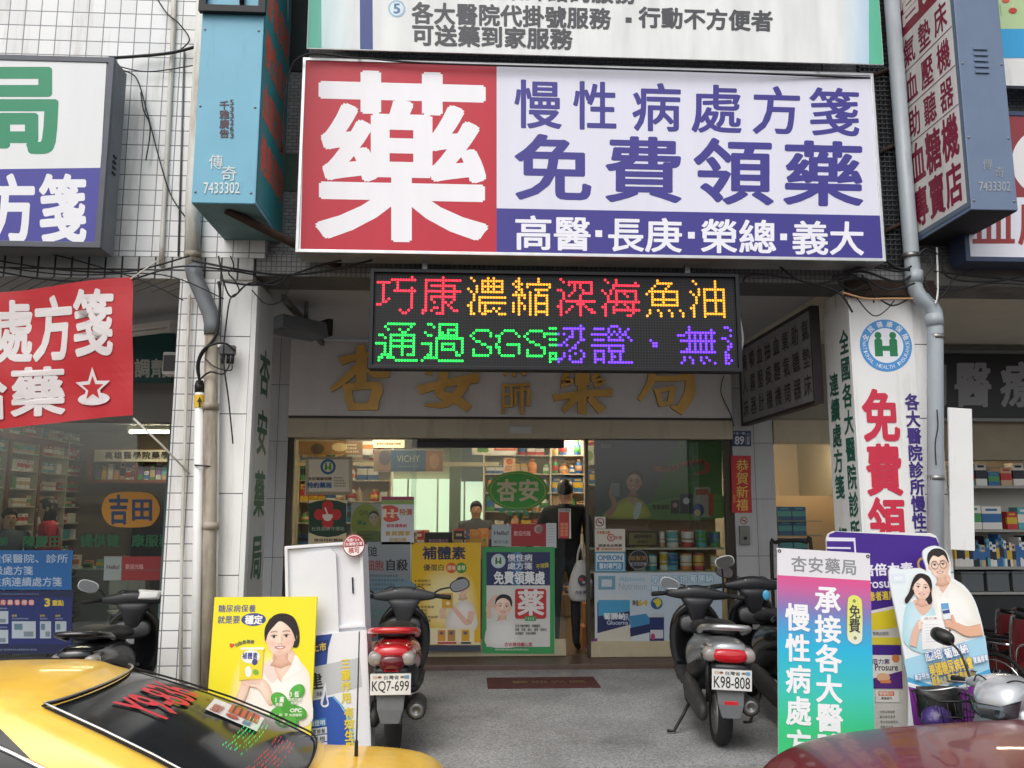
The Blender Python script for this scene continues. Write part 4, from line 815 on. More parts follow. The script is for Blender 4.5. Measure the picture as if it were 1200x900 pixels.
def d(a): a.rect(640, 613, 652, 642, '#c9ced0'); [a.rect(641.5, 616 + i * 3.2, 650, 616.6 + i * 3.2, '#9aa0a4', same=i > 0) for i in range(7)]
poster('notice', 'narrow white paper notice hanging on the sliding door glass', 'notice', (640, 613, 652, 642), d, Y=YB + .144)
def d(a):
    a.rect(655, 599, 667, 631, '#b8382c'); a.rect(654.5, 596, 669, 600, '#b9bab4'); a.rect(656, 612, 666, 629, '#d0543a'); a.row('休診通知', 655.5, 596.5, 668, 599.5, '#4a4a48', .02)
    for i in range(4):
        for j in range(2): a.rect(657 + j * 4.8, 613 + i * 4, 660.5 + j * 4.8, 616 + i * 4, '#d98a68', same=i + j > 0)
poster('hanging_tag', 'narrow red hanging card with a white top on the door, before the person in black', 'card', (654.5, 596, 669, 631), d, Y=YB + .128)
def d(a):
    a.rect(697, 515, 846, 607, '#4a4663'); a.rect(697, 515, 846, 607, lambda u, v: (78 + (u - 697) * .1, 74 + (v - 515) * .25, 108 - (v - 515) * .2), 8, 6)
    a.poly([(795, 515), (846, 515), (846, 607), (748, 607), (765, 585), (778, 555)], '#42702f'); a.poly([(740, 607), (755, 592), (800, 582), (846, 580), (846, 607)], '#5a8438', 3)
    a.line(spline([(767, 549), (785, 549), (805, 543), (822, 541), (829, 546), (826, 553), (812, 556), (800, 563)], 6, False), [6] * 24 + [7, 7, 6, 6, 6, 5, 5, 4, 4, 3, 2, 1, .5, .3, .2, .1, .1, .1, .1], '#b34a28')
    for i, c in enumerate('高鈣低脂營養保健首選'): x = 774 + i * 5.2; a.ch(c, x, 545.5 - max(0, i - 2) * .9, x + 4.8, 551 - max(0, i - 2) * .9, '#3c2a20', .02, i > 0)
    a.fan([(708, 607), (716, 594), (724, 588), (736, 582), (748, 584), (757, 592), (760, 607)], (738, 596), '#c7c24a', '#98983c', 3); a.poly([(733, 584), (742, 592), (748, 584)], SKD)
    face(a, 743, 565, 8.6, 5, style='up', hair='#5a3524', sk=('#d9b09a', '#b9836c', '#8f5f4e')); arm(a, [(712, 604), (720, 592), (716, 578), (718, 568)], [7, 6, 5, 4], '#b9836c', '#8f5f4e')
    a.rect(716, 566, 726, 582, '#8a8f9a'); a.poly([(742, 607), (744, 592), (749, 588), (752, 592), (748, 607)], '#c9d0d4', 2)
    for q in ((786, 586, 796, 602, '#2d2d34'), (797, 579, 812, 602, '#28283a'), (814, 571, 832, 606, '#a9a09a'), (830, 578, 836, 604, '#b0442c')): a.rect(*q[:4], q[4])
    a.ellipse(804, 587, 4, 4, '#c9c9cf', 14); a.ellipse(791, 592, 2.8, 3, '#c08a90', 12); a.rect(815, 573, 830, 580, '#a8583c'); a.ellipse(818, 598, 7, 8, '#2b4280', 24); a.ellipse(817, 601, 4, 4, '#b9a85a', 16)
    a.row('營養補給', 764, 591, 784, 597, '#1d3318', .03); a.fit('Abbott', 704, 519, 716, 525, '#9a98b4', .02)
poster('window_poster', 'dim violet and green window poster of a woman, above the shelf of tins', 'poster', (697, 515, 846, 607), d, Y=YB + .09, sheet='#4a4663', m=PRINT)
def nosmoke(a, cx, cy, r):
    a.ring(cx, cy, r * .8, r, '#8c2c34'); a.rect(cx - r * .55, cy - r * .1, cx + r * .5, cy + r * .12, '#3a3434'); a.line([(cx - r * .6, cy - r * .6), (cx + r * .6, cy + r * .6)], r * .2, '#8c2c34')
def d(a): a.rect(697, 605.5, 709.5, 619.5, '#cfc9c4'); nosmoke(a, 703, 612, 5)
poster('sign', 'small square no smoking sign at the left edge of the display window', 'sign', (697, 605.5, 709.5, 619.5), d)
def d(a): a.rect(697, 620, 732.5, 646.5, '#cfc8bc'); a.row('免費量血壓', 699, 622, 715, 626, '#b86a30', .03); a.ellipse(716, 630, 4.6, 4.6, '#a83a3a'); a.ellipse(716, 630, 3.4, 3.4, '#cfc8bc'); a.row('㊣' if False else '安', 713.5, 627.5, 718.5, 632.5, '#a83a3a', .02); a.row('手冊', 720, 628, 729, 632.5, '#a8502c', .03); a.row('公益彩券', 706, 627.5, 712, 632.5, '#b86a30', .02) if False else None; a.row('健康食品專賣', 701, 637.5, 729, 641, '#4a4640', .03); a.ellipse(700.5, 643, 2, 2, '#c8502c', 12); a.row('用藥諮詢服務', 704, 641.8, 729, 645, '#b8743c', .02)
poster('sticker', 'cream sticker with red and orange writing on the display window under the no smoking sign', 'sticker', (697, 620, 732.5, 646.5), d)
def d(a):
    a.poly([(699, 647), (731, 647), (733, 649), (733, 668), (731, 670), (699, 670), (697, 668), (697, 649)], '#4f9ab8'); a.rect(698.5, 648.5, 731.5, 668.5, '#c9d3d6'); a.fit('OMRON', 700.5, 650.5, 729, 656.8, '#2f7fae', .03); a.rect(699.5, 658.5, 730.5, 667.8, '#3584b0'); a.row('醫材專門店', 702, 659.5, 728.5, 666.8, '#cfdde4', .03)
poster('sticker', 'white and blue sticker with rounded corners on the display window', 'sticker', (697, 647, 733, 670), d, sheet='#4f9ab8')
def d(a): a.rect(735.5, 622.5, 771, 640, '#26221f'); a.rect(737, 624, 769.5, 638.5, gx((150, 136, 80), (120, 106, 60), 737, 769), 4); a.row('健保特約藥局', 743, 626.5, 764, 631, '#2a241c', .03); a.row('高雄市', 747, 633, 760, 636.5, '#2a241c', .02)
poster('plaque', 'gold plaque in a black frame standing before the upper row of tins', 'plaque', (735.5, 622.5, 771, 640), d, th=.012, Y=YB + .1)
def d(a): a.ellipse(748, 656, 13, 11.5, '#1b1b1e', 40); a.ring(748, 656, 10.6, 11.2, '#8d9096'); a.row('銀髮族', 738, 651, 758, 657, '#8c6a34', .02); a.rect(739, 659, 757, 663, '#8b8f96'); a.row('優惠專區', 740, 659.2, 756, 663, '#2b2b2e', .02)
t = thing('sticker', 'black oval sticker with silver writing on the display window, before the lower tins', 'sticker', at(748, 668, GLY)); a = Art(pxmap(GLY, t.location), .0002); d(a); a.build('print', t, 0)
def d(a):
    a.rect(697, 671, 846, 765, lambda u, v: (196 - (u - 697) * .12, 204 - (u - 697) * .05, 212), 6, 1); a.poly([(697, 748), (715, 752), (760, 760), (800, 754), (846, 740), (846, 765), (697, 765)], '#7a3a7a', 3)
    a.rect(701, 675, 721, 691, '#6f9cb0'); a.rect(705, 679, 717, 687.5, '#c3ccd2'); a.fit('Abbott', 725, 676, 756, 681, '#8fb4c4', .02); a.fit('Nutrition', 725, 683, 758, 691, '#9aa6ac', .0)
    a.row('早晚', 763, 674, 783, 684, '#c9dce6', .034, out='#2f6f9c', ow=.05); a.row('亞培', 787, 674, 806, 683, '#c9dce6', .034, out='#2f6f9c', ow=.05); a.row('葡勝納', 808, 673, 836, 683, '#c9dce6', .034, out='#2f6f9c', ow=.05); a.row('糖尿病適用', 763, 686, 806, 696, '#c9dce6', .034, out='#2f6f9c', ow=.05)
    a.fit('64', 747, 703, 759, 710, '#c8a83c', .05); a.row('降低', 741, 703, 748, 710, '#5a5030', .03); a.ellipse(769.5, 707, 7, 7, '#2d5a8c'); a.poly([(765, 704), (772, 701), (775, 707), (770, 712), (768, 707)], '#c8c03c', 2)
    tin(a, 700, 700, 738, 756, '#27305a', '#c9cdd0'); a.poly([(701, 703), (738, 703), (738, 716), (701, 722)], '#4a9ac4'); a.poly([(700, 742), (738, 732), (738, 752), (700, 754)], '#c9c4b4'); a.row('葡勝納', 707, 718, 733, 726, '#dfe4ea', .034); a.fit('Glucerna', 711, 727, 736, 732, '#b9c4d8', .02); a.fit('SR', 730, 719, 737, 727, '#b9c4d8', .02)
    a.poly([(737, 722), (757, 719), (761, 724), (761, 755), (741, 759)], '#c3ccd2'); a.poly([(737, 722), (757, 719), (761, 724), (761, 736), (740, 740)], '#3f86b4'); a.poly([(738, 736), (761, 731), (761, 741), (739, 746)], '#27305a'); tin(a, 761, 720, 778, 752, '#2a3566', '#b9bec4'); a.rect(762, 738, 777, 748, '#c3c6cc'); a.ellipse(765, 746, 2.6, 4, '#b03a6a', 14); a.poly([(838, 722), (842, 732), (838, 745), (832, 740)], '#c8a040', 2)
poster('window_poster', 'wide pale blue window poster of tins over a purple wave, behind the silver scooter', 'poster', (697, 671, 846, 765), d, sheet='#c4ccd4')
# wall of the right shop-front pier
def d(a): a.rect(857.5, 505, 880, 523, '#2a3a5e'); a.fit('89', 861, 511, 872, 521, '#c9ccd2', .03); a.row('十全一路', 858.5, 506, 873, 509.5, '#c0c6d0', .02); a.rect(873.5, 506, 874, 522, '#8a94a8'); a.col('三民區', 874.8, 507, 879, 521, '#b9c0cc', .02)
poster('house_number_plate', 'dark blue enamel house number plate on the stone pier right of the shop front', 'plate', (857.5, 505, 880, 523), d, Y=YB - .006, sheet='#2a3a5e', child='lettering')
def d(a): a.rect(857.5, 534, 880, 601, '#b82f2e'); [a.ch(c, 862.5, y0, 877.5, y0 + 15, '#dcb95a', .012) for c, y0 in zip('恭賀新禧', (538, 553, 569, 584))]; a.col('吉祥', 859, 579, 862, 590, '#dcb95a', .0)
poster('couplet', 'red paper couplet with gold characters on the stone pier right of the shop front', 'couplet', (857.5, 534, 880, 601), d, Y=YB - .006, sheet='#b82f2e', child='lettering')
def d(a): a.rect(866, 604, 877, 616, '#b9b6b2'); nosmoke(a, 871.5, 610, 4.4)
poster('sign', 'small no smoking sign under the red paper couplet on the stone pier', 'sign', (866, 604, 877, 616), d, Y=YB - .006)
t = thing('doorbell_box', 'grey metal doorbell box on the stone pier under the no smoking sign', 'box', at(872, 638, YB)); mb = MB().box(-.055, .055, -.05, 0, 0, .2).build('case', mat('grey_metal_box', '#7b7c78', .5, .3, .1, 12), t, bevel=.006); MB().lathe([(.018, 0), (.018, .01), (.012, .014)], 14, M=Matrix.Translation((0, -.05, .07)) @ Matrix.Rotation(R(90), 4, 'X')).build('button', M_black, t)

# ---- boards standing in the arcade
def board(name, label, cat, base, w, h, th, rz=0, rx=0, ry=0, m=M_white, **k):
    t = thing(name, label, cat, base, rz=rz, rx=rx, ry=ry); MB().box(-w / 2, w / 2, 0, th, 0, h).build('board', m, t, bevel=.003); return t
# yellow board
t = board('advertising_board', 'bright yellow board of a woman with a tin and clover, leaning beside the left pillar', 'board', (-1.35, 5.85, FL), .68, 1.035, .03, rx=-4, m=mat('yellow_card', '#efe02c', .5))
a = Art(linmap(12, 20, 572, 870, .68, 1.035), .0003); Yl = '#f2e527'
a.rect(12, 20, 572, 870, Yl); a.fan([(180, 330), (330, 290), (480, 330), (560, 480), (560, 760), (400, 850), (220, 840), (130, 700), (120, 500)], (360, 600), '#fdfbe6', Yl, 4)
N2 = '#3e4a8e'
a.row('糖尿病保養', 36, 60, 242, 102, '#54598c', .02, .98); a.row('就是要', 36, 118, 160, 162, '#54598c', .02, .98); a.ellipse(232, 140, 67, 34, N2); a.row('穩定', 186, 116, 282, 166, '#f2f2ec', .04, 1)
a.poly([(110, 270), (122, 264), (128, 270), (134, 264), (137, 276), (120, 290)], '#d8503c', 2); [a.ch(c, 138 + i * 20, 262 - i * 4 + (i - 2) ** 2 * 1.5 - 6, 160 + i * 20, 284 - i * 4 + (i - 2) ** 2 * 1.5 - 6, '#5c6058', .02, i > 0, tf=tilt(150 + i * 20, 270, -18 + i * 9)) for i, c in enumerate('低脂最健康')]
a.fan([(150, 600), (190, 560), (240, 480), (310, 390), (350, 350), (440, 340), (480, 350), (545, 420), (562, 520), (562, 690), (300, 700), (160, 640)], (380, 520), '#fffdf8', '#f0e9df', 4)
a.poly([(345, 345), (372, 440), (440, 420), (465, 330)], SK1); a.fan([(345, 345), (400, 470), (470, 330), (430, 300), (380, 310)], (410, 380), SK0, SK1, 3)
a.poly([(338, 350), (300, 400), (345, 470), (380, 445), (352, 390)], '#f6dcd6', 3); a.poly([(470, 325), (510, 400), (440, 450), (400, 460), (452, 380)], '#fbf4f0', 3)
face(a, 386, 235, 78, -3, style='bob', hair='#241d1c', turn=-.3)
a.rect(175, 292, 298, 455, '#eedd3a'); a.rect(173, 286, 300, 298, '#f6f4e6'); a.ellipse(230, 335, 50, 34, '#f4f4ee'); a.row('補體素', 184, 312, 268, 348, N2, .03, .95); a.ellipse(254, 362, 15, 17, N2); a.poly([(205, 395), (225, 385), (240, 410), (232, 440), (210, 430)], '#fbfaf0', 3)
a.ellipse(262, 415, 17, 14, '#7ab648', ang=.5)
a.fan([(140, 590), (158, 560), (182, 500), (196, 462), (232, 470), (226, 520), (206, 570), (186, 600)], (185, 540), SK0, SK1, 4); a.fan([(190, 462), (235, 455), (300, 452), (330, 470), (352, 510), (372, 560), (345, 585), (312, 540), (280, 502), (235, 488), (200, 480)], (285, 480), '#f9e4d6', SK1, 4)
for k in range(4): a.line(spline([(212 + k * 4, 452 + k * 8), (250, 449 + k * 8), (292, 455 + k * 8)], 4, False), 1.6, SKD)
a.fan([(150, 600), (140, 585), (190, 590), (215, 640), (180, 660)], (180, 620), '#fdf8f2', '#eee4dc', 3)
for cx_, cy_, r1, r2, an in ((398, 560, 50, 36, .6), (490, 520, 46, 36, -.8), (500, 625, 50, 34, .3), (400, 625, 50, 34, -.3), (470, 665, 44, 32, .9)): a.ellipse(cx_, cy_, r1, r2, '#4aa43c', 28, ang=an); a.ellipse(cx_ - 4, cy_ - 5, r1 * .8, r2 * .75, '#58b548', 28, ang=an)
a.ellipse(448, 592, 40, 36, '#4aa43c')
a.row('1高', 374, 540, 424, 572, '#f4f8ee', .04); a.row('高纖', 378, 572, 418, 592, '#e9f4e0', .02); a.row('3低', 452, 514, 502, 546, '#f4f8ee', .04); a.row('低脂低糖', 444, 548, 516, 565, '#e9f4e0', .02); a.row('低鈉', 460, 566, 494, 582, '#e9f4e0', .02); a.fit('OPC', 458, 602, 520, 622, '#f4f8ee', .04); a.row('鉻‧鋅‧硒', 372, 626, 446, 642, '#e9f4e0', .02); a.row('天然植物', 454, 628, 522, 644, '#e9f4e0', .02)
a.fit('1', 338, 690, 354, 722, '#3d8a34', .02); a.row('高', 356, 704, 374, 724, '#5a6a50', .01); a.fit('3', 380, 690, 404, 722, '#3d8a34', .02); a.row('低穩定對策', 404, 702, 512, 726, '#5a7a48', .02)
a.build('print', t, -.0005, PRINTC)

# hair tonic display stand
t = thing('display_stand', 'white and blue cardboard product display stand with a round red badge, behind the yellow board', 'display stand', (-.905, 6.02, FL), rx=-3, ry=-4)
mb = MB(); hw = .27
mb.loft([[(-hw, 0, z), (hw, 0, z), (hw + .02, .12, z), (-hw - .02, .12, z)] for z in (0, .03, 1.0, 1.36)], 0, False); mb.build('stand_back', mat('white_card', '#dedfe2', .55, 0, .02, 6), t)
frame_mb(MB(), -hw, hw, .80, 1.385, .022, -.028, -.001).build('recess_rim', MATS['white_card'], t, bevel=.004)
MB().prism([(-.13, .76), (.09, .74), (.085, 1.31), (.05, 1.345), (-.10, 1.33), (-.135, 1.29)], -.04, -.002).build('inner_box', MATS['white_card'], t, bevel=.006)
MB().box(.185, .195, -.012, -.001, 1.03, 1.14).build('slot', M_dark, t)
MB().loft([[(-hw - .005, -.055, z), (hw + .01, -.055, z), (hw + .012, 0, z), (-hw - .005, 0, z)] for z in (.0, .78)], 0, False).build('brochure_pocket', MATS['white_card'], t)
a = Art(linmap(60, 410, 360, 900, .545, .78), .0003)
a.rect(60, 410, 360, 900, '#e6e8ec'); a.poly([(60, 420), (236, 414), (220, 470), (212, 540), (60, 552)], '#2e4a9a'); a.poly([(60, 690), (235, 668), (275, 740), (292, 820), (296, 900), (60, 900)], '#2e58b0', 0); a.line(spline([(232, 668), (278, 735), (298, 810), (304, 900)], 6, False), 7, '#6fb4d8')
a.poly([(60, 556), (335, 520), (340, 640), (60, 690)], '#bfc3c8'); a.poly([(100, 447), (220, 436), (217, 486), (92, 494)], '#1f3478'); a.row('全新上市', 105, 448, 213, 484, '#e8cf3c', .034, .98, tf=tilt(160, 465, -3)); a.ellipse(90, 470, 13, 16, '#8fb4dc')
a.row('落建', 68, 568, 196, 640, '#2d2f36', .025, 1, tf=tilt(140, 600, -4)); a.row('髮慕絲', 98, 643, 200, 664, '#5a5e66', .02, .7); a.poly([(186, 690), (196, 650), (206, 610), (208, 650), (216, 690), (212, 706), (196, 708)], '#e8ebf0', 3); a.poly([(194, 692), (202, 660), (204, 640), (207, 670), (211, 692), (206, 700), (197, 700)], '#3f5a9c', 3)
for i, c in enumerate('三重作用'): a.ch(c, 262, 518 + i * 46, 300, 562 + i * 46, '#e3cf3a', .034); 
for i, c in enumerate('有效生髮'): a.ch(c, 270, 715 + i * 46, 308, 760 + i * 46, '#e3cf3a', .034)
a.poly([(78, 758), (205, 750), (205, 780), (78, 788)], '#3f86c4'); a.row('臨床實驗證明', 82, 757, 202, 781, '#dfeaf4', .02, .95)
for i, c in enumerate(('停止異常掉髮', '鞏固髮根', '再生秀髮')): a.poly([(78, 794 + i * 30), (207, 786 + i * 30), (207, 812 + i * 30), (78, 820 + i * 30)], '#d9dee4'); a.rect(78, 795 + i * 30, 98, 818 + i * 30, '#3f86c4'); a.row(c, 104, 792 + i * 30, 202, 812 + i * 30, '#4a5058', .02, .9); a.fit(str(i + 1), 84, 798 + i * 30, 92, 814 + i * 30, '#e9f0f6', .02)
a.build('print', t, -.056, PRINTC)
b_ = MB().lathe([(.076, 0), (.076, .008), (.0001, .008)], 32, M=Matrix.Translation((.215, -.054, 1.355)) @ Matrix.Rotation(R(90), 4, 'X')).build('badge', mat('red_badge', '#a83c40', .45), t)
a = Art(linmap(-1, -1, 1, 1, .152, .152)); a.ring(0, 0, .86, .92, '#e9dcd8'); a.poly([(-.88, .12), (.88, .12), (.75, .5), (.45, .8), (0, .9), (-.45, .8), (-.75, .5)], '#efe9e6'); a.row('美國FDA', -.6, -.65, .6, -.35, '#efe2de', .02); a.row('台灣衛生署', -.78, -.3, .78, .02, '#efe2de', .02); a.row('核可', -.5, .14, .5, .72, '#b0383c', .034)
a.build('badge_print', t, -.0635, None, Matrix.Translation((.215, 0, 1.279)))

# pink to green cloth stand
t = thing('banner_stand', 'hanging banner stand fading from pink to green with white characters, beside the red car', 'banner stand', (2.35, 5.72, -.28), rx=-3, ry=3.5)
Hb = 1.72
MB().box(-.325, .325, .0, .006, 0, Hb).build('sheet', mat('banner_sheet_back', '#d2d2d2', .6), t)
for s in (-1, 1): MB().tube([(s * .3, .03, 0), (s * .3, .03, Hb - .02)], .01, 8).build('pole', M_alu, t)
MB().tube([(-.33, .012, Hb - .01), (.33, .012, Hb - .01)], .012, 8).build('top_rail', M_alu, t)
for s in (-1, 1): MB().lathe([(.012, 0), (.012, .004), (.006, .004), (.006, 0)], 12, M=Matrix.Translation((s * .31, -.001, Hb - .02)) @ Matrix.Rotation(R(90), 4, 'X')).build('eyelet', M_rust, t)
a = Art(linmap(100, 145, 438, 1040, .65, Hb), .0003)
cs = [(145, (226, 224, 228)), (238, (226, 224, 228)), (240, (222, 82, 140)), (290, (200, 100, 158)), (350, (140, 120, 180)), (400, (90, 150, 205)), (480, (40, 180, 220)), (620, (60, 195, 190)), (760, (60, 200, 130)), (1040, (70, 205, 110))]
def grad(u, v):
    v -= (u - 438) * .02
    for (p, c), (q, e) in zip(cs, cs[1:]):
        if v <= q: f = max(0, (v - p) / (q - p)); return tuple(c[i] + (e[i] - c[i]) * f for i in range(3))
    return cs[-1][1]
a.rect(100, 240, 438, 1040, grad, 2, 40); a.rect(100, 145, 438, 240, (226, 224, 228))
a.row('杏安藥局', 148, 168, 392, 226, '#8a8c90', .022, .95)
for c, v in zip('承接各大醫院', (266, 366, 466, 566, 662, 760)): a.ch(c, 232, v, 328, v + 98, '#f2f2f4', .03)
for c, v in zip('慢性病處方箋', (332, 436, 540, 644, 752, 850)): a.ch(c, 126, v, 216, v + 98, '#f2f2f4', .03)
a.poly([(352, 322), (360, 300), (376, 294), (394, 300), (404, 322), (402, 432), (394, 454), (376, 462), (358, 454), (348, 432)], lambda u, v: (225, 226, 110) if v < 400 else (228, 230, 216), 3); a.ch('免', 356, 326, 398, 376, '#3b3a34', .022); a.ch('費', 354, 372, 396, 424, '#3b3a34', .022)
for v in (314, 440): a.ellipse(376, v, 6, 6, '#8a9050', 16)
a.build('print', t, -.001, PRINTC)

# purple roll-up behind
t = thing('roll_up_banner', 'purple roll up banner with a white logo behind the pink and green banner', 'banner stand', (3.05, 6.22, -.28), ry=1)
Hb = 1.83
MB().prism([(-.425, 0), (.425, 0), (.425, Hb - .06), (.41, Hb - .02), (.37, Hb), (-.37, Hb), (-.41, Hb - .02), (-.425, Hb - .06)], 0, .02).build('board', M_white, t, bevel=.002)
a = Art(linmap(15, 25, 555, 1200, .85, Hb), .0003); Pu = '#43248a'
a.poly([(15, 70), (30, 38), (60, 26), (510, 40), (545, 48), (555, 75), (555, 1200), (15, 1200)], '#d8d6d0'); a.poly([(15, 70), (30, 38), (60, 26), (510, 40), (545, 48), (555, 75), (555, 320), (400, 350), (200, 392), (15, 410)], Pu); a.poly([(15, 425), (200, 405), (400, 365), (555, 335), (555, 430), (300, 470), (15, 500)], '#e8d62c', 0); a.poly([(15, 410), (200, 392), (400, 350), (555, 320), (555, 335), (400, 365), (200, 405), (15, 425)], '#e9e6ec')
a.line([(15, 62), (148, 62), (150, 130), (15, 130)], 18, '#e6e2f0'); a.rect(15, 98, 128, 106, '#e6e2f0')
a.row('亞培倍力素', 110, 168, 425, 228, '#ece8f4', .034, .98, tf=tilt(300, 200, -3)); a.fit('Prosure', 170, 240, 360, 284, '#ece8f4', .02, tf=tilt(280, 260, -3)); a.row('癌症患者適用', 140, 296, 330, 340, '#e8cf3c', .034, .95, tf=tilt(300, 310, -4)); a.ring(478, 172, 24, 34, '#c9a23c'); a.row('營養品證明', 215, 484, 290, 502, '#6a6a68', .01)
a.rect(190, 540, 345, 735, '#ecebe6'); a.rect(188, 510, 348, 544, '#e4d440'); a.rect(190, 544, 345, 590, Pu); a.poly([(190, 700), (345, 660), (345, 740), (190, 740)], '#5a2c80'); a.row('倍力素', 205, 606, 290, 632, '#4a3a70', .02); a.fit('Prosure', 218, 630, 326, 660, '#3c3240', .02); a.ellipse(255, 690, 32, 20, '#e8b890'); a.ellipse(318, 605, 18, 18, '#dc8a4a'); a.rect(240, 702, 290, 716, '#e08a50'); a.rect(215, 748, 325, 800, '#e9e7e0'); a.rect(228, 752, 302, 772, '#d8683c'); a.row('營養配方', 232, 754, 298, 770, '#f2e6de', .02); a.row('專業認可', 240, 776, 292, 790, '#55524c', .02); lines(a, 230, 836, 330, 5, 22, 12, '#75736c', 3)
a.build('print', t, -.001, PRINTC)

# couple cut-out
t = thing('cardboard_cutout', 'white cardboard cutout of a smiling couple holding a letter, beside the parked silver scooter', 'cutout', (3.36, 5.93, -.28), ry=-1, rx=-3)
Z = lambda x, y: ((x - 335) / 655 * .68, 1.745 - (y - 20) / 900 * .95)
out = spline([(20, 190), (130, 178), (240, 170), (292, 190), (275, 100), (290, 50), (370, 24), (440, 60), (465, 140), (462, 230), (540, 290), (595, 370), (625, 480), (640, 620), (645, 900), (652, 1400), (80, 1400), (75, 900), (50, 560)], 4)
MB().prism([Z(*p) for p in out], 0, .012).build('board', M_white, t)
a = Art(Z, .0003); a.poly([(335 + (x - 335) * .985, 620 + (y - 620) * .985) for x, y in out], '#eaf2f4')
a.poly([(60, 760), (330, 700), (645, 620), (648, 860), (400, 905), (75, 905)], '#a8d6ea'); a.poly([(72, 930), (300, 990), (648, 900), (652, 1390), (85, 1390)], '#7a2f8c'); a.line([(70, 885), (300, 960), (648, 850)], 30, '#4fa8d8'); a.line([(70, 910), (300, 980), (648, 875)], 16, '#eef4f6')
a.rect(35, 205, 130, 265, '#dfe9f2'); a.rect(50, 222, 115, 248, '#eef3f6')
a.fan([(300, 420), (290, 330), (350, 290), (440, 255), (530, 310), (590, 390), (620, 520), (628, 545), (560, 560), (520, 640), (330, 690), (300, 560)], (430, 420), '#fbfaf4', '#eae6da', 4)
a.poly([(355, 280), (385, 340), (450, 262), (440, 220), (370, 220)], SK1, 2); a.poly([(330, 300), (385, 340), (360, 380)], '#f2efe8'); a.poly([(455, 258), (385, 340), (410, 375)], '#f5f3ec')
face(a, 378, 155, 68, -4, male=True, style='short', hair='#2c2624', glasses=True, sk=('#f6dac6', '#e5bca2', '#c4987c'))
a.fan([(70, 640), (95, 470), (120, 410), (180, 385), (270, 400), (305, 440), (312, 520), (300, 690), (180, 720)], (200, 500), '#cfeaf0', '#b4dde8', 4); a.poly([(165, 385), (215, 480), (280, 440), (285, 405), (230, 380)], SK1, 3)
face(a, 236, 302, 60, 8, style='long', hair='#2a1f1e'); 
a.poly([(205, 488), (350, 480), (365, 560), (330, 690), (190, 700)], '#f4f4f2'); [a.rect(222, 540 + i * 18, 320, 542 + i * 18, '#b9bcc4', same=i > 0) for i in range(7)]; a.row('處方箋', 225, 492, 318, 508, '#c9a08a', .01)
arm(a, [(620, 580), (520, 590), (440, 555), (375, 535)], [70, 62, 48, 40], '#e6b294', '#b8805f'); [a.line([(430, 530 + k * 10), (368, 512 + k * 13)], 13, '#e6b294') for k in range(4)]; arm(a, [(430, 530), (422, 480)], [24, 14], '#e6b294', '#b8805f')
a.poly([(352, 405), (406, 402), (412, 505), (360, 510)], '#e9eef2'); a.poly([(352, 405), (406, 402), (408, 440), (354, 446)], '#6aa4d4'); a.poly([(356, 452), (408, 444), (410, 468), (360, 474)], '#3c4a86')
arm(a, [(125, 675), (150, 600), (180, 545), (200, 515)], [46, 44, 36, 34]); [a.line([(178, 528 + k * 12), (204, 516 + k * 15)], 11, SK0) for k in range(4)]
for k, (x, y) in enumerate(((353, 580), (393, 580))): a.ellipse(x, y, 8, 9, '#8a4a40', 10)
a.poly([(200, 708), (318, 682), (322, 752), (204, 776)], '#e4eaf2'); a.row('亞培', 206, 700, 316, 768, '#f4f6f8', .034, out='#3c66a8', ow=.05, tf=tilt(262, 730, -10)); a.ellipse(236, 726, 12, 12, '#3c66a8'); a.row('葡勝納', 330, 676, 505, 744, '#f4f6f8', .034, .98, '#3c66a8', .05, tilt(420, 710, -13))
a.row('真正符合', 110, 846, 214, 886, '#f2f6f8', .03, .95, '#2f5f9c', .05, tilt(160, 866, -7)); a.row('美國糖尿病學會', 214, 764, 526, 852, '#f2cf4a', .034, .98, '#2f5f9c', .05, tilt(370, 810, -9)); a.row('建議標準', 526, 744, 634, 790, '#f2f6f8', .03, .95, '#2f5f9c', .05, tilt(580, 766, -9)); a.row('超過40篇臨床醫學報告', 225, 850, 535, 910, '#f2cf4a', .03, .98, '#2f5f9c', .05, tilt(380, 880, -7))
a.build('print', t, -.001, PRINTC)
# ================================================================ pipes, lamps and fittings on the arcade
def one(mb, name, m, label, cat, group=None, base=None, **k):
    b0 = base or Vector((sum(v.x for v in mb.v) / len(mb.v), sum(v.y for v in mb.v) / len(mb.v), min(v.z for v in mb.v)))
    o = mb.build(name, m, origin=b0, **k); return setp(o, label, cat, group)
M_pvc = mat('grey_drain_pipe', '#a7b0b6', .4, 0, .06, 4, dirt=('#6b6a66', .5)); M_pvcw = mat('weathered_white_pipe', '#cfcdc4', .5, 0, .1, 3, dirt=('#7a6248', .75), dth=.48)
M_old = mat('stained_beige_pipe', '#a79d8c', .6, 0, .15, 4, dirt=('#51463a', .8), dth=.45)
P = lambda px, py, Y: at(px, py, Y)
t = thing('drain_pipe', 'grey drain pipe with an elbow running down past the right pillar', 'pipe', P(1098, 640, 6.58))
MB().tube([P(1044, -10, 6.58), P(1070, 325, 6.58), P(1073, 340, 6.58), P(1078, 348, 6.58), P(1090, 357, 6.58), P(1095, 366, 6.58), P(1096, 380, 6.58), P(1097, 900, 6.58)], .062, 16).build('pipe', M_pvc, t, True)
for y in (300, 395, 560): p = P(1097 if y > 380 else 1067, y, 6.58); MB().tube([p - Vector((0, 0, .02)), p + Vector((0, 0, .02))], .067, 16).build('clamp', M_steel, t, True)
for q in ([(1071, 318), (1071, 332)], [(1094, 368), (1096, 382)]): MB().tube([P(*q[0], 6.58), P(*q[1], 6.58)], .07, 16).build('collar', M_pvc, t, True)
t = thing('drain_pipe', 'stained white and grey drain pipe with a kinked elbow beside the left pillar', 'pipe', P(246, 790, 6.6))
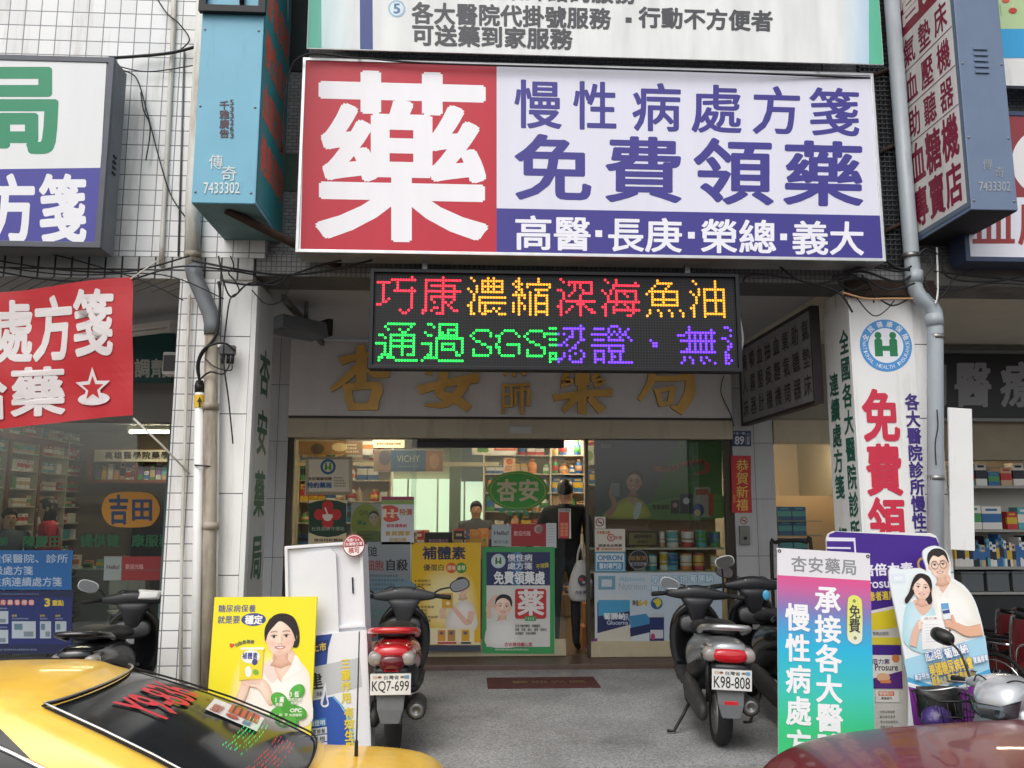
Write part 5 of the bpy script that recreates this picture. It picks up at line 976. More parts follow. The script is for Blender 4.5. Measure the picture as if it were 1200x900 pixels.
MB().tube([P(240, -20, 6.6), P(226, 240, 6.6), P(226, 318, 6.6)], .058, 14).build('upper_pipe', M_pvcw, t, True)
MB().tube([P(226, 312, 6.6), P(229, 326, 6.6), P(247, 368, 6.6), P(249, 380, 6.6), P(249, 392, 6.6)], .064, 14).build('elbow', mat('dark_grey_elbow', '#6f7478', .5, 0, .1, 6), t, True)
MB().tube([P(248, 385, 6.6), P(243, 900, 6.6)], .05, 14).build('lower_pipe', M_old, t, True)
for y in (303, 480, 620): p = P(226 if y < 310 else 247, y, 6.6); MB().tube([p, p + Vector((0, 0, .05))], .062, 14).build('joint', M_old, t, True)
t = thing('cable_conduit', 'white conduit with a yellow arrow tag and black cable cap on the left pillar', 'conduit', P(229, 790, 6.62))
MB().tube([P(234, 458, 6.6), P(228, 900, 6.6)], .036, 14).build('conduit', M_white, t, True)
MB().tube([P(234, 446, 6.6), P(234, 452, 6.6), P(234, 460, 6.6)], [.026, .038, .038], 14).build('cap', M_black, t, True)
tg = MB().tube([P(233.8, 463, 6.6), P(233.6, 478, 6.6)], .0385, 14, caps=False).build('tag', mat('yellow_tag', '#e0b62a', .5), t, True)
MB().prism([(x - t.location.x, z - t.location.z) for x, z in [(P(234 + a_, b_, 6.56).x, P(234, b_, 6.56).z) for a_, b_ in ((-1, 477), (-1, 471), (-3, 471), (0, 465), (3, 471), (1, 471), (1, 477))]], 6.557 - t.location.y, 6.56 - t.location.y).build('arrow', M_black, tg)
one(MB().tube([P(222, 345, 6.63), P(220, 400, 6.63), P(213, 640, 6.63), P(211, 900, 6.63)], .013, 8), 'cable_conduit', M_pvcw, 'thin white conduit along the tiled edge of the left pillar', 'conduit')
one(MB().tube([P(204, -10, 6.65), P(203, 40, 6.65), P(190, 285, 6.65), P(189, 312, 6.65)], .02, 10), 'cable_conduit', M_pvcw, 'thin white conduit running down the white tiled upper wall', 'conduit')
one(MB().tube([P(216, 60, 6.66), P(209, 300, 6.66)], .008, 8), 'cable_conduit', M_grey, 'thin grey conduit on the white tiles behind the light blue blade sign', 'conduit')
one(MB().tube([P(256, 380, 6.62), P(252, 900, 6.62)], .014, 8), 'cable_conduit', M_pvcw, 'thin pale conduit between the drain pipe and the white pillar slabs', 'conduit')
t = thing('junction_box', 'grey cable junction box with a steel bracket on the left pillar', 'junction box', P(266, 418, 6.6))
MB().box(*[c for c in (P(258, 410, 6.6).x, P(276, 410, 6.6).x)], 6.57, 6.63, P(266, 416, 6.6).z, P(266, 405, 6.6).z).build('box', M_grey, t, True, bevel=.008)
for x in (262, 268, 273): MB().tube([P(x, 415, 6.6), P(x - 1, 426, 6.6)], .014, 8).build('gland', M_black, t, True)
MB().box(P(250, 405, 6.6).x, P(259, 405, 6.6).x, 6.59, 6.6, P(255, 407, 6.6).z, P(255, 402, 6.6).z).build('bracket', M_alu, t, True)

# lamps under the arcade ceiling
def tube_lamp(label, p, L, rz, lit=0, m=M_white, group=None, n=2, dz=0):
    t = thing('fluorescent_lamp', label, 'lamp', p, rz=rz, group=group)
    MB().prism([(-.06, .0), (.06, .0), (.05, .06), (-.05, .06)], -L / 2, L / 2).build('housing', m, t, bevel=.004)
    for k in range(n): MB().tube([((k - (n - 1) / 2) * .06, -L / 2 + .03, -.022), ((k - (n - 1) / 2) * .06, L / 2 - .03, -.022)], .015, 10).build('tube', mat('lit_tube', (1, .84, .62), .4, emit=lit) if lit else mat('unlit_tube', '#d8d8d4', .3), t)
    for s in (-1, 1): MB().box(-.055, .055, s * (L / 2 - .02) - .012, s * (L / 2 - .02) + .012, -.045, -.001).build('end_cap', m, t)
    return t
tube_lamp('pale fluorescent lamp under the left arcade ceiling behind the red cloth banner', (-3.25, 8.2, 3.42), 1.1, 62, n=2)
for i, (y, Yl, lab, m) in enumerate(((328, 6.95, 'rusty fluorescent lamp, nearest the street under the right arcade ceiling', M_rust), (352, 7.5, 'white fluorescent lamp next behind the rusty one under the right arcade ceiling', M_white), (367, 8.1, 'white fluorescent lamp third from the street under the right arcade ceiling', M_white), (384, 8.7, 'white fluorescent lamp farthest from the street under the right arcade ceiling', M_white))):
    p = at(1180, y, Yl); tube_lamp(lab, (at(1112, y, Yl).x + .85, Yl, p.z), 1.7, 88, n=1, m=m)
t = thing('floodlight', 'grey wedge shaped floodlight hung on a rod left of the LED display', 'floodlight', P(352, 392, 7.6), rz=-52, rx=0)
MB().loft([[(-.16, y, -.0 + q), (.16, y, 0 + q), (.12, y, .14 + q), (-.12, y, .14 + q)] for y, q in ((-.24, .0), (.2, -.02))], 0, False).build('housing', mat('floodlight_grey', '#6d7074', .45, .3, .1, 8), t, bevel=.012)
MB().box(-.13, .13, .201, .26, .0, .16).build('ballast', M_black, t, bevel=.01)
MB().box(-.14, .14, -.245, -.241, .012, .125).build('lens', mat('lamp_lens', '#9aa0a4', .15), t)
MB().tube([(0, .05, .12), (.0, .05, .3), (0, .02, .42)], .02, 8).build('rod', M_steel, t)
one(MB().box(-1.62, -1.58, 7.2, 9.2, 3.5, 3.56), 'cable_duct', M_conc, 'grey cable duct under the arcade ceiling left of the floodlight', 'duct')
# corbel clutter above the right pillar
one(MB().box(3.12, 3.86, 6.62, 6.69, 3.47, 3.60), 'cable_tray', M_rust, 'rusty grating tray crammed with cables above the right pillar', 'cable tray')

# ---- cables
CABG = 'cables strung under the arcade beam'
def cable(pts, label, r=.007, m=M_cable, n=8, grp=CABG):
    one(MB().tube(spline([P(*p) for p in pts], n, False), r, 6), 'cable', m, label, 'cable', grp)
cable([(-5, 318, 6.55), (60, 328, 6.5), (140, 330, 6.5), (215, 312, 6.5), (300, 322, 6.55)], 'black cable sagging over the red cloth banner towards the left pillar')
cable([(-5, 305, 6.52), (70, 316, 6.5), (150, 318, 6.5), (222, 300, 6.5)], 'black cable looped below the green and blue lightbox sign')
cable([(-5, 312, 6.5), (80, 322, 6.5), (190, 322, 6.5), (262, 350, 6.5)], 'dark cable crossing the tiled beam under the green and blue lightbox sign', .005)
cable([(40, 293, 6.5), (100, 308, 6.5), (170, 330, 6.5), (215, 352, 6.55)], 'thin cable dropping from the green and blue lightbox sign to the pillar', .005)
cable([(128, 68, 6.5), (160, 66, 6.6), (200, 62, 6.6), (232, 54, 6.6)], 'thick black cable from the top of the green and blue sign to the blade sign', .013)
cable([(140, 78, 6.6), (175, 84, 6.62), (230, 76, 6.62)], 'thin black cable across the white tiles below the thick one', .005)
cable([(143, 82, 6.62), (160, 92, 6.62), (172, 130, 6.62), (185, 180, 6.62), (200, 228, 6.62), (220, 258, 6.6)], 'black cable trailing down the white tiles to the blade sign bottom', .006)
cable([(165, 108, 6.63), (168, 128, 6.62), (176, 150, 6.62), (171, 188, 6.62)], 'short cut black cable hanging on the white tiles', .006)
cable([(185, 0, 6.63), (196, 16, 6.62), (210, 28, 6.62), (222, 46, 6.62), (212, 58, 6.62)], 'black cable curling beside the conduit at the top of the white tiles', .006)
cable([(225, 305, 6.5), (280, 316, 6.5), (330, 322, 6.5), (380, 318, 6.5), (436, 305, 6.45)], 'black cable under the tiled beam between the blade sign and the LED display', .009)
cable([(262, 330, 6.5), (300, 334, 6.5), (330, 326, 6.5), (372, 312, 6.5), (400, 305, 6.45)], 'twisted dark cable rising to the left end of the main sign', .008)
cable([(256, 300, 6.48), (262, 330, 6.48), (272, 348, 6.48), (292, 332, 6.48), (322, 334, 6.48), (338, 322, 6.48)], 'looped black cable under the light blue blade sign', .007)
cable([(270, 300, 6.48), (274, 312, 6.48), (268, 320, 6.48), (276, 330, 6.48), (280, 342, 6.48), (270, 350, 6.48), (265, 380, 6.5), (262, 420, 6.55), (268, 470, 6.6), (273, 520, 6.6)], 'thin black cable dangling down the face of the left pillar', .006)
cable([(295, 340, 6.6), (312, 356, 6.6), (330, 352, 6.6), (342, 328, 6.6)], 'thin black cable hanging in a loop by the floodlight', .005)
cable([(256, 330, 6.55), (258, 350, 6.55), (254, 390, 6.55), (240, 410, 6.55), (233, 425, 6.55), (234, 450, 6.57)], 'thick black cable bundle entering the yellow tagged conduit', .012)
cable([(276, 412, 6.55), (262, 402, 6.52), (240, 408, 6.52), (231, 428, 6.53), (235, 450, 6.57)], 'black cable from the junction box arching into the conduit', .009)
cable([(270, 425, 6.57), (262, 438, 6.52), (246, 436, 6.52), (234, 445, 6.55)], 'black cable drooping from the junction box glands', .007)
cable([(272, 426, 6.57), (270, 434, 6.53), (252, 430, 6.53), (240, 420, 6.53)], 'thin black cable loop beside the junction box', .005)
cable([(228, 545, 6.56), (240, 546, 6.54), (252, 547, 6.58)], 'short black cable tie strapped round the pipes of the left pillar', .006)
cable([(870, 330, 6.55), (880, 322, 6.5), (920, 325, 6.5), (960, 332, 6.5), (1000, 322, 6.5)], 'black cable running from the LED display to the right pillar', .008)
cable([(912, 311, 6.5), (935, 328, 6.5), (960, 334, 6.48), (985, 345, 6.48), (999, 366, 6.5)], 'black cable coming down from the main sign to the right pillar edge', .008)
cable([(975, 325, 6.5), (1010, 318, 6.48), (1050, 330, 6.5), (1070, 322, 6.55)], 'black cable heaped over the top of the right pillar board', .01)
cable([(982, 330, 6.47), (1012, 326, 6.47), (1040, 340, 6.47), (1072, 332, 6.5)], 'second black cable heaped over the top of the right pillar board', .009)
cable([(990, 318, 6.47), (1020, 312, 6.47), (1052, 318, 6.5), (1068, 312, 6.5)], 'third black cable bundled under the end of the main sign', .009)
cable([(988, 343, 6.46), (1015, 350, 6.46), (1040, 350, 6.46), (1070, 350, 6.5)], 'tan cable looping across the top of the right pillar board', .008, mat('tan_cable', '#b98d62', .6))
cable([(1003, 348, 6.5), (1018, 366, 6.5), (1028, 370, 6.5), (1040, 362, 6.5), (1048, 352, 6.5)], 'thin black cable drooping over the round emblem board', .005)
cable([(1010, 322, 6.5), (1022, 340, 6.5), (1024, 355, 6.52)], 'short black cable hanging above the round emblem', .006)
cable([(1024, 345, 6.5), (1045, 358, 6.5), (1066, 350, 6.5)], 'black cable dipping below the rusty cable tray', .007)
cable([(1036, 300, 6.5), (1040, 306, 6.5), (1052, 314, 6.5), (1066, 316, 6.5)], 'thick black cable curving from the main sign to the drain pipe', .014)
cable([(1076, 300, 6.5), (1085, 292, 6.5), (1100, 300, 6.5), (1112, 325, 6.5), (1160, 330, 6.5), (1205, 322, 6.5)], 'black cable drooping from the slate blade sign to the right edge', .009)
cable([(1095, 318, 6.5), (1130, 322, 6.5), (1170, 326, 6.5), (1205, 330, 6.5)], 'black cable straight under the maroon topped sign', .008)
cable([(1095, 338, 6.5), (1120, 340, 6.5), (1160, 332, 6.5), (1205, 334, 6.5)], 'thin black cable lowest under the maroon topped sign', .006)
cable([(1090, 298, 6.52), (1092, 312, 6.5), (1084, 326, 6.5), (1090, 344, 6.5), (1098, 352, 6.5)], 'tangled cable dropping behind the drain pipe elbow', .007)
cable([(1098, 290, 6.5), (1099, 340, 6.5), (1096, 356, 6.5)], 'thin white cable hanging beside the drain pipe elbow', .008, M_white)
cable([(1098, 352, 6.5), (1110, 340, 6.5), (1118, 326, 6.5), (1140, 316, 6.5)], 'black cable swinging from the drain pipe elbow to the navy framed sign', .007)
cable([(330, 178, 6.2), (345, 72, 6.22), (420, 68, 6.25), (500, 74, 6.25), (700, 80, 6.25), (860, 85, 6.25), (1030, 92, 6.3)], 'black cable threaded along the gap between the big banner and the main sign', .008)
cable([(1000, 345, 6.6), (1020, 338, 6.55), (1010, 328, 6.5), (995, 322, 6.5), (985, 332, 6.5), (1000, 340, 6.5), (1015, 332, 6.5)], 'coiled black cable end beside the rusty cable tray', .008)
cable([(848, 440, 9.2), (845, 460, 9.2), (856, 485, 9.2), (860, 500, 9.2)], 'thin dark cable on the right end of the grey header board', .005)
cable([(865, 365, 6.55), (870, 395, 6.55), (868, 410, 6.55), (863, 418, 6.55)], 'pale cable hanging at the right side of the LED display', .012, mat('pale_cable', '#9a9a9c', .5))
cable([(1098, 480, 6.5), (1099, 500, 6.5), (1096, 520, 6.5), (1097, 545, 6.5)], 'thin cable hanging by the blank white panel', .005)

# ================================================================ inside the shops
def lamp_fix(p, L, rz, e, label, group): return tube_lamp(label, p, L, rz, e, M_white, group, 2)
for x, y in ((-1.2, 10.6), (.6, 10.6), (2.3, 10.6), (-.4, 12.6), (1.6, 12.6)): lamp_fix((x, y, 2.84), 1.2, 0, 34, 'lit fluorescent lamp on the ceiling of the pharmacy', 'lit lamps inside the pharmacy')
for x, y in ((-4.2, 10.4), (-4.2, 12.2)): lamp_fix((x, y, 2.84), 1.2, 90, 13, 'lit fluorescent lamp on the ceiling of the left shop', 'lit lamps inside the left shop')
for x, y in ((4.2, 10.4), (6.2, 10.6)): lamp_fix((x, y, 2.64), 1.2, 90, 6, 'lit fluorescent lamp on the ceiling of the right shop', 'lit lamps inside the right shop')
# product boxes and bottles, one mesh per kind and colour
PROD = {}
def product(kind, c1, c2):
    k = (kind, c1, c2)
    if k not in PROD:
        m = [mat('pack_' + c1[1:], c1, .45), mat('pack_' + c2[1:], c2, .45)]; mb = MB()
        if kind == 'box': mb.box(-.5, .5, -.5, .5, 0, 1); mb.box(-.505, .505, -.505, -.3, .3, .68, 1); mb.box(-.3, .3, -.506, -.4, .8, .9, 1)
        elif kind == 'bottle': mb.lathe([(.42, 0), (.48, .05), (.48, .68), (.22, .8), (.22, .84)], 12); mb.lathe([(.26, .84), (.26, 1), (.001, 1)], 12, 1); mb.lathe([(.485, .2), (.485, .55)], 12, 1)
        elif kind == 'tin': mb.lathe([(.47, 0), (.5, .02), (.5, .93), (.47, .95)], 20, 0); mb.lathe([(.51, .92), (.51, 1), (.46, 1), (.46, .985), (.001, .985)], 20, 1); mb.lathe([(.503, .0), (.503, .3)], 20, 1); mb.lathe([(.504, .45), (.504, .52)], 20, 1)
        o = mb.build({'box': 'product_box', 'bottle': 'bottle', 'tin': 'milk_tin'}[kind], m); PROD[k] = o.data; bpy.data.objects.remove(o)
    return PROD[k]
CN = {'#e8e6e0': 'white', '#c23a36': 'red', '#3a6ea8': 'blue', '#d8b23c': 'yellow', '#4f9a5a': 'green', '#e0904a': 'orange', '#7a5a9a': 'violet', '#5fb0b8': 'teal', '#2b2f3a': 'black', '#c9a98a': 'beige'}
CL = list(CN)
def put(kind, c1, c2, loc, dims, label, group, rz=0):
    nm_ = {'box': 'medicine_pack' if 'left shop' in label else 'catalogue' if 'catalogue' in label else 'product_box', 'bottle': 'bottle', 'tin': 'milk_tin'}[kind]
    o = bpy.data.objects.new(nm_, product(kind, c1, c2)); COL.objects.link(o)
    o.location = loc; o.scale = dims; o.rotation_euler = (0, 0, R(rz)); return setp(o, label, {'box': 'catalogue' if 'catalogue' in label else 'pack' if 'left shop' in label else 'box', 'bottle': 'bottle', 'tin': 'tin'}[kind], group)
def shelf_unit(label, loc, rz, w, d, levels, h, m, group, stock, fill=.92, kinds=('box', 'bottle'), colours=CL, hmax=.2, where='', seed=3, bays=1, lo=.07):
    t = thing('shelf_unit', label, 'shelf unit', loc, rz=rz)
    for i in range(bays + 1): MB().box(-w / 2 + i * w / bays - .012, -w / 2 + i * w / bays + .012, -d / 2, d / 2, 0, h).build('upright', m, t)
    MB().box(-w / 2, w / 2, d / 2 - .01, d / 2, 0, h).build('back_panel', m, t)
    r = random.Random(seed); Mx = Matrix.Rotation(R(rz), 4, 'Z'); L0 = Vector(loc)
    for li, z in enumerate(levels):
        for b in range(bays):
            bw = w / bays - .03; bx0 = -w / 2 + b * w / bays + .015
            MB().box(bx0, bx0 + bw, -d / 2, d / 2 - .012, z - .018, z).build('shelf', m, t)
            if not stock: continue
            x = bx0 + .01
            while x < bx0 + bw - lo:
                kd = r.choice(kinds); ww = r.uniform(lo, lo * 1.9); hh = min(hmax, ww * r.uniform(.9, 2.2)); c1, c2 = r.choice(colours), r.choice(colours)
                n = 1 if kd == 'bottle' else r.choice((1, 1, 2, 3))
                for _ in range(n):
                    if x + ww > bx0 + bw: break
                    p = L0 + Mx @ Vector((x + ww / 2, -d / 2 + .02 + ww / 2, z + .001))
                    put(kd, c1, c2, p, (ww * .94, ww * .9 if kd == 'bottle' else .1, hh), f'{CN[c1]} {kd} standing on {where}', f'{kd} goods on {where}', rz); x += ww
                if r.random() > fill: x += lo
    return t
M_wood = mat('red_brown_wood', '#7a3f26', .45, 0, .2, 6); M_sh = mat('pale_shelf_board', '#cfc7b4', .45, 0, .05, 5); M_steelsh = mat('steel_shelf', '#9aa09c', .4, .5)
WARM = ['#e8e6e0', '#e8e6e0', '#c9a98a', '#d8b23c', '#e0904a', '#c23a36', '#3a6ea8', '#4f9a5a', '#2b2f3a', '#c9a98a']
shelf_unit('cream shelves packed with goods at the back right of the pharmacy', (1.75, 12.9, FL + .05), 0, 3.0, .35, [.35, .68, 1.0, 1.28, 1.56, 1.84, 2.12, 2.4], 2.7, M_sh, 'x', True, colours=WARM, where='the cream shelves at the back of the pharmacy', bays=3, hmax=.22, lo=.085)
shelf_unit('cream shelves of small goods at the back left of the pharmacy', (-1.75, 12.4, FL + .05), 0, 1.3, .35, [.5, .8, 1.1, 1.4, 1.7, 2.0, 2.28], 2.6, M_sh, 'x', True, colours=WARM, where='the shelves at the back left of the pharmacy', bays=2, hmax=.24, lo=.09, seed=9)
shelf_unit('tall narrow shelf of goods beside the shop doorway', (1.98, 10.9, FL + .05), 0, .9, .3, [.3, .62, .94, 1.26, 1.58, 1.9, 2.2], 2.5, M_sh, 'x', True, colours=WARM, where='the narrow shelf behind the doorway', hmax=.26, lo=.1, seed=21)
# rear rooms: lit window, green partition, person sized opening
one(MB().box(-.30, -.11, 14.2, 14.24, FL + .05, 2.85), 'partition', mat('sage_partition', '#8fa094', .6), 'sage green post at the back of the pharmacy', 'partition')
one(MB().box(-.105, .70, 14.2, 14.24, 2.2, 2.85), 'partition', mat('grey_green_panel', '#87969a', .6), 'grey green panel above the rear opening of the pharmacy', 'partition')
t = thing('window', 'bright pale green rear window glowing at the back of the pharmacy', 'window', (-1.0, 14.45, 1.3))
MB().box(-1.1, 1.55, 0, .02, 0, .95).build('pane', mat('lit_window', (.78, .95, .72), .4, emit=.75), t); 
for x in (-1.1, -.55, .0, .5, .95): MB().box(x - .015, x + .015, -.03, -.005, 0, .95).build('mullion', M_alu, t)
one(MB().box(-2.3, .4, 10.9, 11.0, 2.28, 2.33), 'light_trough', mat('cream_trough', '#e2d4b0', .5), 'long cream light trough high across the pharmacy', 'light trough')
def d(a): a.rect(437, 514, 474, 524.5, '#efd9a0'); a.row('藥師駐店服務處方調劑', 441, 518.5, 470, 521.5, '#7a5230', .02)
t = thing('lightbox', 'small glowing cream lightbox sign on the light trough', 'sign', at(455, 524.5, 10.85)); MB().box(-.2, .2, .0, .05, 0, .112).build('box', mat('glowing_box', (1, .83, .5), .5, emit=.55), t); a = Art(pxmap(10.85, t.location), .0002); a.row('藥師駐店服務處方調劑', 441, 518.5, 470, 521.5, '#7a5230', .02); a.build('lettering', t, -.001)
def d(a):
    a.rect(418, 527, 499, 552, '#45617e'); a.rect(418, 527, 438, 552, '#8a7464'); a.rect(479, 527, 499, 552, '#9a7258'); a.ellipse(431, 536, 7, 9, '#5d5a66'); a.ellipse(489, 540, 6, 9, '#b08868'); a.fit('VICHY', 445, 533, 472, 541, '#b8b2a0', .0); a.fit('LABORATOIRES', 446, 545, 470, 547, '#8fa0ac', .0)
poster('shelf_header', 'slate blue cosmetics header panel with pale lettering flanked by two portraits', 'panel', (438, 527, 519, 553), lambda a: (setattr(a, 'mp', (lambda f: (lambda u, v: f(u + 20, v + .5)))(a.mp)), d(a)), Y=10.8, th=.02)
def d(a):
    a.ellipse(566, 526, 13, 7, '#e9e2cc', 30)
    for k in range(4): a.ellipse(566 + 4.2 * math.cos(k * 1.57 + .8), 526 + 2.6 * math.sin(k * 1.57 + .8), 4, 2.5, '#5a9a44', 14, k > 0)
    a.rect(579, 521, 604, 528, '#c9482c'); a.row('本店特約服務', 581, 522.5, 602, 526.5, '#f0dcc0', .02)
poster('shelf_header', 'small cream oval clover sign with a red strip hung high inside the pharmacy', 'sign', (553, 519, 604, 533), d, Y=10.7, th=.01)
def d(a): a.rect(590, 536, 604, 554, '#e2b48a'); a.ellipse(597, 541, 4, 3.4, '#c9683c'); lines(a, 592, 546, 603, 2, 3, 2, '#7a4a30')
poster('poster', 'small peach poster hung beside the oval sticker inside the pharmacy', 'poster', (590, 536, 604, 554), d, Y=10.75, th=.006)
def d(a): a.rect(684, 519, 696, 545, '#d9dcc4'); a.ellipse(690, 534, 5, 6, '#8fae6a'); a.rect(684, 519, 696, 522, '#c23a30')
poster('poster', 'pale green poster with a red top hung above the doorway gap', 'poster', (684, 519, 696, 545), d, Y=10.6, th=.006)
def d(a): a.rect(425, 521, 437, 526, '#c98a3c') ; a.rect(350, 517, 425, 533, '#8a6a44'); a.ellipse(372, 526, 8, 6, '#4a4038'); a.ellipse(398, 524, 9, 5, '#c9b48a'); lines(a, 405, 520, 424, 3, 4, 2.6, '#e6d4a8')
poster('shelf_header', 'brown picture panel high on the left wall inside the pharmacy', 'panel', (350, 517, 437, 533), d, Y=10.75, th=.02)
# counter and its clutter
one(MB().box(-1.3, .75, 10.7, 11.3, FL + .05, 1.12), 'counter', mat('brown_counter', '#7d6248', .4, 0, .1, 5), 'brown sales counter inside the pharmacy window', 'counter', bevel=.01)
for i in range(60):
    x = rnd.uniform(-1.25, .7); c1 = rnd.choice(WARM); h_ = rnd.uniform(.1, .38); put('box', c1, rnd.choice(WARM), (x, 10.76 + (i % 5) * .11, 1.121), (rnd.uniform(.07, .16), .08, h_), f'{CN[c1]} box crowded on the brown sales counter', 'boxes on the sales counter', rnd.uniform(-15, 15))
t = thing('cash_register', 'dark cash register screen with violet lettering on the sales counter', 'cash register', (-.35, 10.62, 1.121)); MB().box(-.17, .17, 0, .03, .1, .33).build('screen', M_black, t, bevel=.008); MB().box(-.03, .03, .005, .03, 0, .1).build('stand', M_black, t); MB().box(-.1, .1, -.03, .07, -.0, .012).build('base', M_black, t); a = Art(linmap(0, 0, 10, 4, .3, .2)); a.row('歡迎光臨本店', 1, 1, 9, 2.3, '#c58ac8', .03); a.build('lettering', t, -.001, None, Matrix.Translation((0, 0, .1)))
# the window display: two shelves of tins at the right
t = thing('display_shelf', 'two tier display shelf of milk tins behind the right shop window', 'shelf', (1.9, YB + .24, FL + .06))
zs = [at(770, 641.5, YB + .2).z, at(770, 668.5, YB + .2).z]
for z in zs: MB().box(1.345, 2.85, YB + .1, YB + .4, z - .02, z).build('shelf', M_sh, t, True)
MB().box(1.345, 2.85, YB + .41, YB + .43, FL + .06, 1.95).build('back_panel', mat('tan_panel', '#8c6f50', .5), t, True)
for k, (px_, c1, c2, w_, h_) in enumerate(((776, '#e8e6e0', '#c9a98a', .06, .18), (788, '#5fb0b8', '#e8e6e0', .13, .185), (806, '#e8e6e0', '#c23a36', .135, .19), (822, '#4f9a5a', '#5fb0b8', .12, .185), (838, '#3a6ea8', '#4f9a5a', .12, .17), (716, '#3a6ea8', '#e8e6e0', .1, .15), (752, '#c9a98a', '#d8b23c', .15, .17))):
    put('tin', c1, c2, (at(px_, 640, YB + .2).x, YB + .2, zs[0] + .001), (w_, w_, h_), f'{CN[c1]} milk tin with {CN[c2]} bands on the upper display shelf', 'milk tins in the window')
for k, (px_, c1, c2, w_, h_) in enumerate(((764, '#e8e6e0', '#5fb0b8', .11, .17), (778, '#d8b23c', '#e8e6e0', .09, .2), (788, '#3a6ea8', '#5fb0b8', .12, .19), (804, '#e8e6e0', '#e0904a', .125, .18), (819, '#d8b23c', '#c23a36', .12, .18), (838, '#e8e6e0', '#d8b23c', .1, .16), (750, '#2b2f3a', '#e8e6e0', .12, .16))):
    put('tin', c1, c2, (at(px_, 668, YB + .2).x, YB + .2, zs[1] + .001), (w_, w_, h_), f'{CN[c1]} milk tin with {CN[c2]} bands on the lower display shelf', 'milk tins in the window')
M_cart = mat('brown_carton', '#a87848', .7, 0, .1, 6)
for i, (z, w_) in enumerate(((0, .34), (.26, .3), (.5, .28))): o = MB().box(-w_ / 2, w_ / 2, -.15, .15, 0, .235).box(-.02, .02, -.152, .152, .0, .237, 1).build('carton', [M_cart, mat('parcel_tape', '#c9a878', .3)], bevel=.004); o.location = (1.5 + .02 * i, 10.1, FL + .052 + z); setp(o, ('lowest', 'middle', 'topmost')[i] + ' brown carton of the stack inside the doorway', 'carton', 'cartons stacked inside the doorway')
# door mat
t = thing('door_mat', 'dark red rubber door mat with worn yellow characters before the threshold', 'mat', (.72, 8.28, FL)); MB().box(-.52, .52, -.24, .24, 0, .012).build('mat', mat('dark_red_mat', '#4e2622', .85, 0, .2, 14, .4, 90), t, bevel=.004)
a = Art(lambda u, v: (u, v)); a.row('歡迎光臨', -.3, .06, .42, -.06, '#6d5a2c', .02, .9); a.build('lettering', t, 0, PRINTM, Matrix.Translation((0, 0, .0125)) @ Matrix.Rotation(R(-90), 4, 'X'))

# ---- left shop
shelf_unit('wall of small medicine packs on wooden shelves along the left side of the left shop', (-6.05, 11.6, FL), 88, 3.9, .3, [.5 + .235 * i for i in range(10)], 2.75, M_sh, 'x', True, colours=['#e8e6e0', '#e8e6e0', '#e8e6e0', '#5fb0b8', '#c9a98a', '#4f9a5a', '#c23a36'], kinds=('box',), where='the medicine shelves of the left shop', bays=5, hmax=.14, lo=.085, seed=5, fill=.8)
t = thing('wooden_trim', 'red brown wooden trim framing the medicine shelves of the left shop', 'trim', (-5.86, 11.6, FL))
MB().box(-5.9, -5.86, 9.6, 13.0, 2.62, 2.70).build('top_rail', M_wood, t, True)
for i in range(6): y = 9.66 + i * .78; MB().box(-5.9, -5.87, y - .025, y + .025, FL, 2.618).build('post', M_wood, t, True)
t = thing('cabinet', 'glazed red brown wall cabinet high at the back of the left shop', 'cabinet', (-4.6, 12.9, 2.1))
frame_mb(MB(), -5.6, -3.2, 2.12, 2.62, .05, 12.8, 12.86).build('frame', M_wood, t, True)
for x in (-4.9, -4.1): MB().box(x - .02, x + .02, 12.81, 12.85, 2.17, 2.57).build('mullion', M_wood, t, True)
for i in range(26): c1 = rnd.choice(CL[:1] * 3 + CL[4:5] + CL[9:]); put('box', c1, rnd.choice(CL), (-5.5 + i * .088, 13.0, 2.14), (.07, .08, rnd.uniform(.15, .38)), f'{CN[c1]} pack inside the glazed wall cabinet of the left shop', 'packs in the wall cabinet')
t = thing('shop_sign', 'pale lintel board with black characters over the dark inner doorway of the left shop', 'sign', (-4.2, 12.78, at(150, 541, 12.78).z)); MB().box(-5.5, -3.2, 12.78, 12.8, at(150, 541, 12.78).z, at(150, 527, 12.78).z).build('board', mat('pale_board', '#c9c0ac', .5), t, True)
a = Art(pxmap(12.78, t.location)); a.row('高雄醫學院藥學系', 122, 529, 210, 538, '#2b2624', .034, .9); a.build('lettering', t, -.002)
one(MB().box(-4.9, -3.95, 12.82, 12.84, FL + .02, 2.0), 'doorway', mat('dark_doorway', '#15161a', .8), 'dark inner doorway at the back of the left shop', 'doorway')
shelf_unit('small shelf of white bottles right of the inner doorway of the left shop', (-3.55, 12.7, FL), 0, .6, .25, [1.0, 1.3, 1.6, 1.85], 2.05, M_dark, 'x', True, kinds=('bottle',), colours=['#e8e6e0', '#e8e6e0', '#c9a98a'], where='the small dark shelf of the left shop', hmax=.18, lo=.1, seed=2)
one(MB().box(-5.4, -3.9, 10.9, 11.5, FL + .02, 1.0), 'counter', mat('pale_counter', '#8f9290', .4, 0, .05, 4), 'pale glass topped counter in the left shop', 'counter', bevel=.01)
for i in range(14): c1 = rnd.choice(CL); put('box', c1, rnd.choice(CL), (-5.3 + i * .1, 10.98 + (i % 3) * .13, 1.001), (.085, .08, rnd.uniform(.06, .2)), f'{CN[c1]} box on the pale counter of the left shop', 'boxes on the left shop counter')
t = thing('chair', 'white plastic chair in the left shop behind the orange oval sticker', 'chair', (-3.9, 10.3, FL + .02), rz=30)
